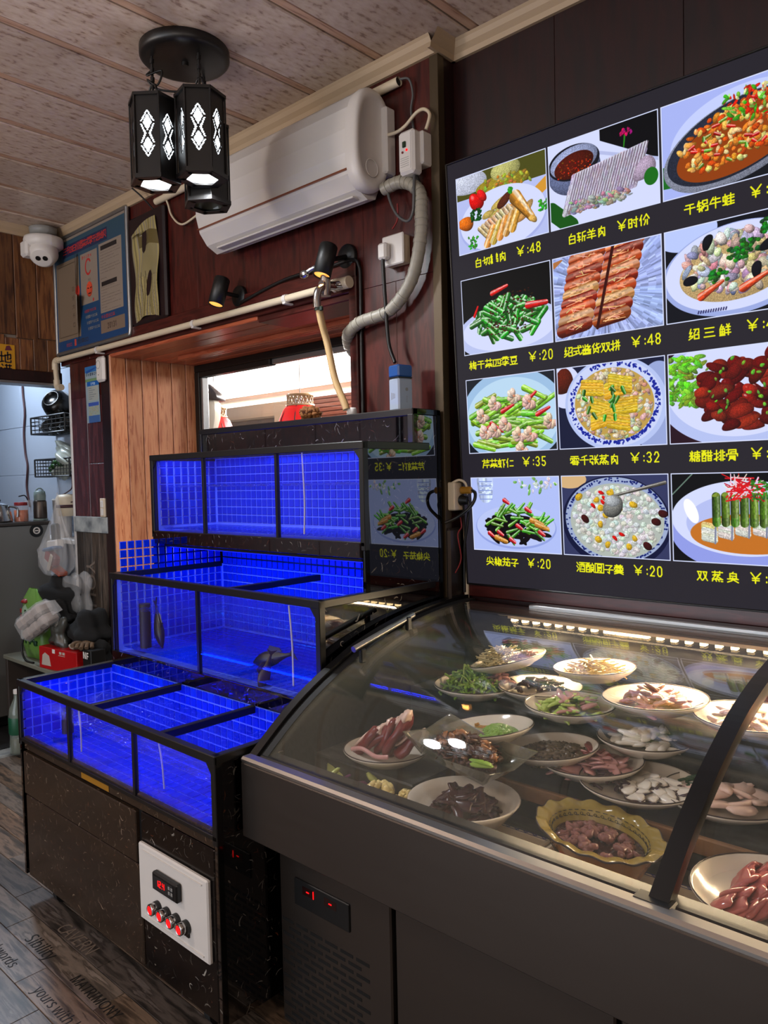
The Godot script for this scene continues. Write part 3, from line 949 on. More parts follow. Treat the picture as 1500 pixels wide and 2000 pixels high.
	# light strips in dark channels, each with its lamp: (y, z, energy, tilt)
	for s in [[0.786, -1.135, 0.36, -0.62, Color(0.0, 0.08, 1.0)], [1.60, -1.70, 0.20, -0.62, Color(0.01, 0.16, 1.0)], [1.243, -1.72, 0.34, -0.72, Color(0.06, 0.42, 1.0)]]:
		st = begin()
		span(st, Vector3(TL + 0.04, s[0] - 0.002, s[1] - 0.009), Vector3(TR - 0.04, s[0] + 0.008, s[1] + 0.012), 0.002)
		fin("light_channel", st, M.black_frame, t)
		st = begin()
		span(st, Vector3(TL + 0.06, s[0] - 0.006, s[1] - 0.011), Vector3(TR - 0.05, s[0] + 0.001, s[1] - 0.003), 0.001)
		fin("light_strip", st, M.blue_led, t)
		var l := AreaLight3D.new()
		l.name = "light"
		l.area_size = Vector2(1.1, 0.008)
		l.light_energy = s[2]
		l.light_color = s[4]
		l.shadow_enabled = true
		l.position = Vector3((TL + TR) * 0.5, s[0] - 0.009, s[1] - 0.014)
		l.rotation.x = s[3]
		t.add_child(l)
	# edge trims on the right side board
	st = begin()
	for e in [[1.115, 0.085, 1.115, 0.80], [1.115, 0.80, 1.487, 0.80], [1.487, 0.80, 1.487, 1.15], [1.487, 1.15, 1.682, 1.15], [1.682, 1.15, 1.682, 1.615], [1.682, 1.615, 1.922, 1.615], [1.922, 1.615, 1.922, 1.728], [1.922, 1.728, 2.06, 1.728], [2.06, 0.085, 2.06, 1.728]]:
		var dz: float = 0.018 if e[0] == e[2] else 0.0
		var dy: float = 0.018 if e[1] == e[3] else 0.0
		var sg := -1.0 if e[0] == 2.06 else 1.0
		span(st, Vector3(TR - 0.002, e[1] - dy, -e[0]), Vector3(TR + 0.0022, e[3], -e[2] - dz * sg), 0.0008)
	fin("side_trim", st, mat("trim_gloss", Color(0.05, 0.055, 0.05), 0.08, 0.4), t)
	tank_things(t)

func tier(t: Node, y0: float, y1: float, z0: float, z1: float, floor_y: float, divs: Array, water: float, _low: bool) -> void:
	# grout backing of floor, back and sides
	var st := begin()
	span(st, Vector3(TL + 0.012, y0 - 0.01, z1), Vector3(TR - 0.012, y0 + 0.002, z0 - 0.006))
	span(st, Vector3(TL + 0.012, y0, z1 - 0.004), Vector3(TR - 0.012, y1 - 0.01, z1 + 0.014))
	span(st, Vector3(TL + 0.012, y0, z1), Vector3(TL + 0.0155, y1 - 0.01, z0 - 0.01))
	span(st, Vector3(TR - 0.0155, y0, z1), Vector3(TR - 0.012, y1 - 0.01, z0 - 0.01))
	if not y0 > 1.2:
		pass
	fin("tank_lining", st, M.grout, t)
	# frame
	st = begin()
	var w := 0.022
	span(st, Vector3(TL - 0.003, y1 - w, z0 - 0.02), Vector3(TR + 0.003, y1 + 0.002, z0 + 0.004), 0.002)
	span(st, Vector3(TL - 0.003, y1 - w, z1), Vector3(TL + 0.020, y1 + 0.002, z0), 0.002)
	span(st, Vector3(TR - 0.020, y1 - w, z1), Vector3(TR + 0.003, y1 + 0.002, z0), 0.002)
	span(st, Vector3(TL - 0.003, y0 - 0.02, z0 - 0.02), Vector3(TL + 0.016, y1, z0 + 0.003), 0.002)
	span(st, Vector3(TR - 0.018, y0 - 0.02, z0 - 0.02), Vector3(TR + 0.003, y1, z0 + 0.003), 0.002)
	span(st, Vector3(TL, y0 - 0.006, z0 - 0.02), Vector3(TR, y0 + 0.006, z0 + 0.003), 0.001)
	fin("frame", st, M.black_frame, t)
	# corner plates of the frame
	st = begin()
	for s in [[TL + 0.016, 1.0], [TR - 0.018, -1.0]]:
		prism(st, PackedVector2Array([Vector2(0, 0), Vector2(0.024 * s[1], 0), Vector2(0, -0.03)]), Transform3D(Basis(), Vector3(s[0], y1 - w, z0 - 0.006)), 0.006)
	fin("corner_plate", st, M.black_frame, t)
	# panes and dividers
	var xs := [TL + 0.016] + divs + [TR - 0.018]
	for k in xs.size() - 1:
		st = begin()
		span(st, Vector3(xs[k] + 0.004, y0, z0 - 0.009), Vector3(xs[k + 1] - 0.004, y1 - w, z0 - 0.003))
		fin("pane", st, M.tank_glass, t)
	for x in divs:
		st = begin()
		span(st, Vector3(x - 0.006, y0, z0 - 0.012), Vector3(x + 0.006, y1 - w, z0 + 0.002), 0.001)
		fin("mullion", st, M.black_frame, t)
	if y0 < 0.7:
		for x in [-2.356, -1.937]:
			st = begin()
			span(st, Vector3(x - 0.009, y1 - 0.028, z1 + 0.015), Vector3(x + 0.009, y1 - 0.004, z0 - 0.02), 0.002)
			fin("crossbar", st, M.black_frame, t)
			st = begin()
			span(st, Vector3(x - 0.003, y0 + 0.003, z1 + 0.018), Vector3(x + 0.003, y1 - 0.03, z0 - 0.012))
			fin("divider", st, M.tank_glass, t)
	elif y0 < 1.0:
		st = begin()
		span(st, Vector3(-2.12, y1 - 0.022, z1 + 0.1), Vector3(-2.10, y1 + 0.0, z0 - 0.02), 0.002)
		fin("crossbar", st, M.black_frame, t)
		st = begin()
		span(st, Vector3(-2.113, y0 + 0.003, z1 + 0.11), Vector3(-2.107, y1 - 0.025, z0 - 0.012))
		fin("divider", st, M.tank_glass, t)
	# water
	st = begin()
	st.set_smooth_group(1)
	grid(st, func(u: float, v: float) -> Vector3:
		var x := lerpf(TL + 0.02, TR - 0.02, u)
		var z := lerpf(z0 - 0.012, z1 + 0.02, v)
		return Vector3(x, water + 0.0025 * sin(x * 60.0 + sin(z * 50.0) * 1.5) + 0.002 * sin(z * 85.0 + x * 33.0) + 0.0015 * sin(x * 140.0 - z * 90.0), z), 160, 50, true)
	fin("water", st, M.water, t)

func control_panel(t: Node) -> void:
	var c := Transform3D(Basis(), Vector3(-1.845, 0.355, -1.117))
	var st := begin()
	box(st, c * Vector3(0, 0, 0.007), Vector3(0.345, 0.225, 0.014), 0.004)
	box(st, c * Vector3(0, 0.096, 0.0155), Vector3(0.30, 0.003, 0.003))
	box(st, c * Vector3(0, -0.096, 0.0155), Vector3(0.30, 0.003, 0.003))
	var p := fin("control_panel", st, M.white_plastic, t)
	st = begin()
	box(st, c * Vector3(-0.01, 0.04, 0.022), Vector3(0.125, 0.052, 0.018), 0.004)
	fin("thermostat", st, M.black_plastic, p)
	st = begin()
	box(st, c * Vector3(-0.015, 0.04, 0.0313), Vector3(0.10, 0.036, 0.001))
	fin("thermostat_window", st, M.dark_grey, p)
	seven_segments("12.4", c * Vector3(-0.042, 0.042, 0.0322), 0.016, p)
	st = begin()
	for i in 2:
		for j in 2:
			box(st, c * Vector3(0.018 + i * 0.013, 0.048 - j * 0.014, 0.0325), Vector3(0.009, 0.009, 0.002), 0.001)
	fin("keys", st, M.grey_plastic, p)
	for k in 4:
		var x := -0.075 + k * 0.048
		st = begin()
		cyl(st, c * Vector3(x + 0.004, -0.045, 0.013), c * Vector3(x + 0.004, -0.045, 0.024), 0.0195, 20)
		box(st, c * Vector3(x + 0.010, -0.064, 0.016), Vector3(0.014, 0.014, 0.006), 0.001)
		fin("button_seat", st, M.black_plastic, p)
		st = begin()
		lathe(st, [Vector2(0.0165, 0), Vector2(0.0165, 0.016), Vector2(0.0135, 0.019), Vector2(0.012, 0.016)], 20, Transform3D(Basis(Vector3.RIGHT, PI / 2), c * Vector3(x, -0.045, 0.022)))
		fin("button_collar", st, M.chrome, p)
		st = begin()
		cyl(st, c * Vector3(x, -0.045, 0.03), c * Vector3(x, -0.045, 0.0395), 0.0122, 20)
		fin("button", st, M.red_button, p)

func seven_segments(s: String, at: Vector3, h: float, parent: Node) -> void:
	var map := {"0": "abcdef", "1": "bc", "2": "abged", "4": "fgbc", "-": "g", ".": "p"}
	var st := begin()
	var x := 0.0
	var w := h * 0.5
	for ch in s:
		for g in map[ch]:
			var c := Vector3.ZERO
			var z := Vector3(w, h * 0.13, 0.001)
			match g:
				"a": c = Vector3(0, h * 0.5, 0)
				"g": c = Vector3.ZERO
				"d": c = Vector3(0, -h * 0.5, 0)
				"p":
					c = Vector3(-w * 0.3, -h * 0.5, 0)
					z = Vector3(h * 0.13, h * 0.13, 0.001)
				_:
					c = Vector3(w * 0.5 * (1 if g in "bc" else -1), h * 0.25 * (1 if g in "bf" else -1), 0)
					z = Vector3(h * 0.13, h * 0.5, 0.001)
			box(st, at + Vector3(x, 0, 0) + c, z)
		x += w * (1.7 if ch != "." else 0.5)
	fin("digits", st, M.red_led, parent)

func tank_things(t: Node) -> void:
	var st := begin()
	# overflow standpipes
	for q in [[-2.735, -1.56, 0.855, 1.03, 0.022], [-2.70, -1.22, 0.59, 0.70, 0.02]]:
		st = begin()
		cyl(st, Vector3(q[0], q[2], q[1]), Vector3(q[0], q[3], q[1]), q[4], 16)
		fin("standpipe", st, M.dark_grey, t)
	st = begin()
	cyl(st, Vector3(-2.69, 0.592, -1.20), Vector3(-2.69, 0.612, -1.20), 0.035, 12)
	fin("pipe_foot", st, M.blue_tile_2, t)
	# air lines
	for q in [[Vector3(-1.95, 1.60, -1.71), Vector3(-1.945, 1.44, -1.712), Vector3(-1.948, 1.32, -1.71)], [Vector3(-2.43, 0.79, -1.135), Vector3(-2.428, 0.70, -1.14), Vector3(-2.45, 0.62, -1.15)], [Vector3(-1.955, 0.79, -1.14), Vector3(-1.95, 0.7, -1.15), Vector3(-1.96, 0.62, -1.16)], [Vector3(-1.80, 1.12, -1.51), Vector3(-1.795, 1.0, -1.515), Vector3(-1.80, 0.87, -1.52)]]:
		st = begin()
		tube(st, bend(q, 5), 0.003, 6)
		fin("air_line", st, M.white_plastic, t)
	# fish
	mat("fish_dark", Color(0.09, 0.085, 0.075), 0.35)
	mat("fish_brown", Color(0.22, 0.16, 0.1), 0.4)
	fish(Vector3(-2.70, 0.945, -1.60), 0.19, Vector3(0.35, -0.85, 0.1), M.fish_dark, "dark fish diving nose down beside the grey pipe in the middle tank")
	fish(Vector3(-2.02, 0.905, -1.62), 0.17, Vector3(-0.9, -0.25, 0.25), M.fish_dark, "dark fish lying low at the middle of the middle tank")
	fish(Vector3(-1.965, 0.885, -1.545), 0.13, Vector3(-0.1, -0.9, 0.3), M.fish_brown, "small brown fish hanging nose down in front of the dark fish")

func fish(at: Vector3, len: float, dir: Vector3, m: Material, label: String) -> void:
	var t := thing("fish", label, "fish", "", at)
	dir = dir.normalized()
	var side := dir.cross(Vector3.UP).normalized()
	t.basis = Basis(dir, side.cross(dir).normalized(), side)
	var st := begin()
	var ws := [0.02, 0.10, 0.15, 0.165, 0.15, 0.12, 0.08, 0.045, 0.035]
	grid(st, func(u: float, v: float) -> Vector3:
		var k := int(round(v * 8))
		var a := fmod(u, 1.0) * TAU
		return Vector3((0.5 - v * 0.92) * len, sin(a) * ws[k] * len, cos(a) * ws[k] * len * 0.6 + sin(v * 3.0) * 0.02 * len), 14, 8)
	fin("body", st, m, t)
	st = begin()
	prism(st, PackedVector2Array([Vector2(-0.38, 0.0), Vector2(-0.55, 0.15), Vector2(-0.50, 0.02), Vector2(-0.56, -0.14)]), Transform3D(Basis().scaled(Vector3(len, len, len)), Vector3(0, 0, 0.0)), 0.02)
	fin("tail_fin", st, m, t)
	st = begin()
	prism(st, PackedVector2Array([Vector2(0.12, 0.14), Vector2(0.02, 0.26), Vector2(-0.2, 0.17), Vector2(-0.24, 0.08)]), Transform3D(Basis().scaled(Vector3(len, len, len)), Vector3.ZERO), 0.02)
	fin("back_fin", st, m, t)
	for s in [-1.0, 1.0]:
		st = begin()
		prism(st, PackedVector2Array([Vector2(0.16, -0.04), Vector2(-0.04, -0.14), Vector2(-0.02, 0.0)]), Transform3D(rot(0.5 * s, 0.5 * s, 0).scaled(Vector3(len, len, len)), Vector3(0, 0, 0.085 * len * s)), 0.012)
		fin("side_fin", st, m, t)
# ------------------------------------------------------------------ chilled display case
const FL := -1.622
const FR := 0.50
const FZ := -1.183     # face of the steel apron
const FB := -2.15

func arch(s: float) -> Vector2:    # profile of the glass front, (z, y) from the sill to the back rail
	var p := [Vector2(-1.20, 0.775), Vector2(-1.314, 0.862), Vector2(-1.418, 0.926), Vector2(-1.54, 0.984), Vector2(-1.627, 1.018), Vector2(-1.765, 1.054), Vector2(-1.916, 1.078), Vector2(-2.06, 1.090), Vector2(-2.15, 1.092)]
	var x := clampf(s, 0.0, 1.0) * (p.size() - 1)
	var i := mini(int(x), p.size() - 2)
	return p[i].cubic_interpolate(p[i + 1], p[maxi(i - 1, 0)], p[mini(i + 2, p.size() - 1)], x - i)

func build_fridge() -> void:
	var t := thing("display_fridge", "long stainless steel display fridge with a sloping curved glass front full of raw dishes", "display fridge")
	var st := begin()
	# apron and its bright top edge
	st = begin()
	span(st, Vector3(FL, 0.575, FZ - 0.03), Vector3(FR, 0.772, FZ), 0.003)
	span(st, Vector3(FL, 0.575, FZ - 0.13), Vector3(FL + 0.02, 0.772, FZ - 0.01), 0.003)
	span(st, Vector3(FL + 0.01, 0.575, FZ - 0.13), Vector3(FR, 0.585, FZ - 0.01))
	fin("apron", st, M.stainless, t)
	st = begin()
	span(st, Vector3(FL, 0.770, FZ - 0.034), Vector3(FR, 0.788, FZ + 0.002), 0.006)
	fin("apron_edge", st, M.brushed_edge, t)
	# base
	st = begin()
	span(st, Vector3(FL + 0.015, 0.03, FB), Vector3(-1.20, 0.60, -1.29), 0.004)
	fin("base_side", st, M.stainless, t)
	st = begin()
	span(st, Vector3(-1.19, 0.0, FB), Vector3(FR - 0.01, 0.60, -1.33))
	fin("base_core", st, M.black_plastic, t)
	for k in 3:
		var x0: float = -1.188 + k * 0.56
		st = begin()
		span(st, Vector3(x0, 0.05, -1.33), Vector3(x0 + 0.55, 0.535, -1.292), 0.004)
		var d := fin("door", st, M.stainless, t)
		st = begin()
		span(st, Vector3(x0 + 0.05, 0.515, -1.296), Vector3(x0 + 0.5, 0.533, -1.284), 0.003)
		fin("door_grip", st, M.stainless_dark, d)
	for x in [FL + 0.08, -0.6, FR - 0.1]:
		st = begin()
		cyl(st, Vector3(x, 0.0, -1.36), Vector3(x, 0.05, -1.36), 0.025, 12)
		fin("foot", st, M.rubber, t)
	# vent slots in the base: a real grille of slots over a dark hollow
	st = begin()
	for r in 15:
		for c in 6:
			var x := -1.598 + c * 0.056 + (0.028 if r % 2 == 1 else 0.0)
			if x + 0.044 > -1.262:
				continue
			span(st, Vector3(x, 0.316 - r * 0.0195, -1.2905), Vector3(x + 0.045, 0.3245 - r * 0.0195, -1.2889), 0.0004)
	stuff(fin("vent_slots", st, mat("hollow", Color(0.004, 0.004, 0.004), 1.0), t))
	# temperature display
	st = begin()
	span(st, Vector3(-1.542, 0.380, -1.292), Vector3(-1.335, 0.452, -1.285), 0.002)
	var d := fin("display_plate", st, M.black_plastic, t)
	st = begin()
	span(st, Vector3(-1.508, 0.418, -1.2855), Vector3(-1.462, 0.44, -1.2845))
	span(st, Vector3(-1.425, 0.418, -1.2855), Vector3(-1.38, 0.44, -1.2845))
	mat("smoked_red", Color(0.12, 0.05, 0.05), 0.2)
	fin("display_window", st, M.smoked_red, d)
	seven_segments("-1", Vector3(-1.487, 0.429, -1.284), 0.02, d)
	seven_segments("-", Vector3(-1.402, 0.429, -1.284), 0.02, d)
	# body: inner well, steps, back and ends
	st = begin()
	span(st, Vector3(FL + 0.02, 0.60, -1.60), Vector3(FR, 0.655, FZ - 0.03))
	span(st, Vector3(FL + 0.02, 0.60, -1.84), Vector3(FR, 0.735, -1.60), 0.004)
	span(st, Vector3(FL + 0.02, 0.60, -1.62), Vector3(-1.235, 0.735, -1.42), 0.004)
	span(st, Vector3(FL + 0.02, 0.60, FB + 0.01), Vector3(FR, 0.835, -1.84), 0.004)
	fin("inner_steps", st, M.cold_metal, t)
	mat("ledge_wood", Color(0.5, 0.36, 0.24), 0.4)
	st = begin()
	span(st, Vector3(-1.235, 0.70, -1.605), Vector3(FR, 0.738, -1.590), 0.003)
	fin("ledge", st, M.ledge_wood, t)
	st = begin()
	span(st, Vector3(FL + 0.02, 0.60, FB), Vector3(FR, 1.07, FB + 0.015))
	fin("inner_back", st, M.cold_metal, t)
	for x in [FL + 0.004, FR - 0.018]:
		st = begin()
		var poly := PackedVector2Array([Vector2(1.20, 0.60)])
		for k in 21:
			var a := arch(k / 20.0)
			poly.append(Vector2(-a.x, a.y - 0.02))
		poly.append(Vector2(-FB, 0.60))
		prism(st, poly, Transform3D(Basis(Vector3(0, 0, -1), Vector3(0, 1, 0), Vector3(1, 0, 0)), Vector3(x, 0, 0)), 0.014)
		fin("end_wall", st, M.stainless_dark, t)
	# arched end frames: black channel with a raised lip
	for e in [[FL, 1.0], [FR, -1.0]]:
		st = begin()
		arch_bar(st, e[0], e[0] + 0.028 * e[1], 0.0, 0.034)
		fin("arch_frame", st, M.black_frame, t)
		st = begin()
		arch_bar(st, e[0] + 0.028 * e[1], e[0] + 0.056 * e[1], 0.012, 0.026)
		fin("arch_seal", st, M.rubber, t)
	# middle post, sill rail, back rails
	st = begin()
	arch_bar(st, -0.541, -0.506, 0.002, 0.03)
	fin("middle_bar", st, M.black_frame, t)
	st = begin()
	span(st, Vector3(-0.565, 0.760, FZ - 0.055), Vector3(-0.495, 0.789, FZ - 0.018), 0.004)
	fin("bar_foot", st, M.black_frame, t)
	st = begin()
	span(st, Vector3(FL + 0.03, 0.735, FZ - 0.085), Vector3(FR, 0.786, FZ - 0.034), 0.006)
	fin("sill_rail", st, M.black_frame, t)
	st = begin()
	span(st, Vector3(FL + 0.04, 1.046, FB), Vector3(FR, 1.074, -2.095), 0.003)
	fin("back_rail", st, M.stainless, t)
	st = begin()
	span(st, Vector3(FL + 0.30, 1.074, FB), Vector3(FR, 1.088, -2.10), 0.003)
	fin("back_edge", st, M.aluminium, t)
	# the two curved panes
	for x in [[FL + 0.045, -0.54], [-0.54, FR - 0.03]]:
		st = begin()
		grid(st, func(u: float, v: float) -> Vector3:
			var a := arch(0.04 + v * 0.9)
			return Vector3(lerpf(x[0], x[1], u), a.y - 0.014, a.x), 2, 40)
		grid(st, func(u: float, v: float) -> Vector3:
			var a := arch(0.04 + v * 0.9)
			return Vector3(lerpf(x[0], x[1], u), a.y - 0.019, a.x + 0.002), 2, 40, true)
		fin("curved_pane", st, M.case_glass, t)
	# grab handle on the near end
	var h0 := Vector3(-1.555, 0.99, -1.57)
	var h1 := Vector3(-1.555, 1.052, -1.775)
	st = begin()
	cyl(st, h0 + Vector3(0, 0.022, 0.03), h1 + Vector3(0, 0.022, -0.03), 0.0095, 16)
	var hd := fin("handle", st, M.brushed_edge, t)
	st = begin()
	for p in [h0, h1]:
		box(st, p + Vector3(0.006, 0.0, 0), Vector3(0.014, 0.042, 0.02), 0.003)
	fin("handle_post", st, M.black_plastic, hd)
	# LED strip under the back rail
	st = begin()
	span(st, Vector3(-1.40, 1.036, -2.126), Vector3(FR - 0.05, 1.046, -2.098))
	var strip := fin("light_strip", st, M.ivory_plastic, t)
	for k in 46:
		st = begin()
		span(st, Vector3(-1.39 + k * 0.0405, 1.027, -2.122), Vector3(-1.39 + k * 0.0405 + (0.016 if k % 11 < 8 else 0.036), 1.0365, -2.102), 0.001)
		fin("led", st, M.warm_led, strip)
	var l := AreaLight3D.new()
	l.name = "light"
	l.area_size = Vector2(1.8, 0.014)
	l.light_energy = 2.2
	l.light_color = Color(1.0, 0.89, 0.72)
	l.shadow_enabled = true
	l.position = Vector3(-0.48, 1.022, -2.10)
	l.rotation.x = -PI / 2 - 0.62
	t.add_child(l)
	st = begin()
	tube(st, bend([Vector3(-1.40, 1.046, -2.112), Vector3(-1.44, 1.04, -2.12), Vector3(-1.48, 1.05, -2.13)], 5), 0.003, 6)
	fin("strip_lead", st, M.ivory_plastic, t)

func arch_bar(st: SurfaceTool, xa: float, xb: float, drop: float, thick: float) -> void:
	st.set_smooth_group(-1)
	var n := 32
	for k in n:
		var a := arch(float(k) / n)
		var b := arch(float(k + 1) / n)
		var c := [a - Vector2(0, drop), b - Vector2(0, drop), b - Vector2(0, drop + thick), a - Vector2(0, drop + thick)]
		var up := Vector3(0, b.x - a.x, -(b.y - a.y)).normalized() * -1.0
		quad(st, Vector3(xa, c[0].y, c[0].x), Vector3(xb, c[0].y, c[0].x), Vector3(xb, c[1].y, c[1].x), Vector3(xa, c[1].y, c[1].x), Vector3(0, 1, 0.4))
		quad(st, Vector3(xa, c[3].y, c[3].x), Vector3(xb, c[3].y, c[3].x), Vector3(xb, c[2].y, c[2].x), Vector3(xa, c[2].y, c[2].x), Vector3(0, -1, -0.4))
		for x in [xa, xb]:
			quad(st, Vector3(x, c[0].y, c[0].x), Vector3(x, c[1].y, c[1].x), Vector3(x, c[2].y, c[2].x), Vector3(x, c[3].y, c[3].x), Vector3(x - (xa + xb) * 0.5, 0, 0))
	for s in [0.0, 1.0]:
		var a := arch(s)
		quad(st, Vector3(xa, a.y - drop, a.x), Vector3(xb, a.y - drop, a.x), Vector3(xb, a.y - drop - thick, a.x), Vector3(xa, a.y - drop - thick, a.x), Vector3(0, 0, 1.0 - 2.0 * s))
# ------------------------------------------------------------------ dishes in the display
# a pixel of the photograph was read off for each dish; here they stand as places in metres
func dish_plate(label: String, at: Vector3, r: float, tilt := Vector3.ZERO, deep := 0.032, rim := true) -> Node3D:
	var t := thing("plate", label, "plate", "white dishes in the display fridge", at)
	t.basis = rot(tilt.x, tilt.y, tilt.z)
	var st := begin()
	lathe(st, [Vector2(0, -deep), Vector2(r * 0.62, -deep), Vector2(r * 0.66, -deep + 0.004), Vector2(r * 0.9, -0.012), Vector2(r * 0.99, -0.002), Vector2(r, 0.001), Vector2(r * 0.985, 0.003), Vector2(r * 0.95, 0.0), Vector2(r * 0.82, -deep * 0.55), Vector2(r * 0.5, -deep * 0.75), Vector2(0, -deep * 0.78)], 40)
	fin("dish", st, M.porcelain, t)
	if rim:
		st = begin()
		tube(st, ring(r * 0.985, 0.0028, 40), 0.0016, 5, false)
		fin("rim_line", st, M.plate_rim, t)
	return t

func heap(called: String, label: String, cat: String, at: Vector3, tilt: Vector3, m: Material) -> Array:
	var st := begin()
	return [st, called, label, cat, at, tilt, m]

func drop(h: Array, group := "", as_stuff := true) -> Node3D:
	var o := fin(h[1], h[0], h[6], null, Transform3D(rot(h[5].x, h[5].y, h[5].z), h[4]))
	tag(o, h[2], h[3], group)
	if as_stuff:
		stuff(o)
	return o

func mound(r: float, h: float) -> Vector3:      # a random place on a low mound, with its height
	var a := rnd(0, TAU)
	var q := sqrt(rnd(0, 1))
	return Vector3(cos(a) * q * r, h * (1.0 - q * q), sin(a) * q * r)

func strips(st: SurfaceTool, n: int, r: float, h: float, len: float, w: float, flat := 0.5, dir := 0.0, spread := 1.6, up := 0.25) -> void:
	for k in n:
		var p := mound(r, h)
		var a := dir + rnd(-spread, spread)
		var e := rnd(-up, up)
		var d := Vector3(cos(a) * cos(e), sin(e), sin(a) * cos(e)) * len * 0.5 * rnd(0.6, 1.1)
		var c := p + Vector3(0, rnd(0, w), 0)
		tube(st, [c - d, c - d * 0.33 + Vector3(rnd(-w, w), w * 0.6, rnd(-w, w)), c + d * 0.33 + Vector3(rnd(-w, w), w * 0.8, rnd(-w, w)), c + d], w * rnd(0.8, 1.2), 5)

func slice(st: SurfaceTool, at: Vector3, b: Basis, l: float, w: float, th: float, seed: int, curl := 0.01) -> void:   # a soft slab of meat or fish
	var s := float(seed)
	grid(st, func(u: float, v: float) -> Vector3:
		var a := u * TAU
		var e: float = [0.0, 0.85, 1.0, 0.85, 0.0][int(round(v * 4))]
		var yy: float = [-1.0, -0.8, 0.0, 0.8, 1.0][int(round(v * 4))]
		var q := 1.0 + 0.13 * sin(a * 3.0 + s * 1.7) + 0.08 * sin(a * 5.0 + s)
		var x := signf(cos(a)) * pow(absf(cos(a)), 0.75) * l * 0.5 * e * q
		var z := signf(sin(a)) * pow(absf(sin(a)), 0.75) * w * 0.5 * e * q
		return at + b * Vector3(x, yy * th * 0.5 + curl * (sin(x * 45.0 + s) + cos(z * 60.0 + s * 2.0)) * 0.5, z), 16, 4, true)

func build_food() -> void:
	front_row()
	middle_row()
	back_row()

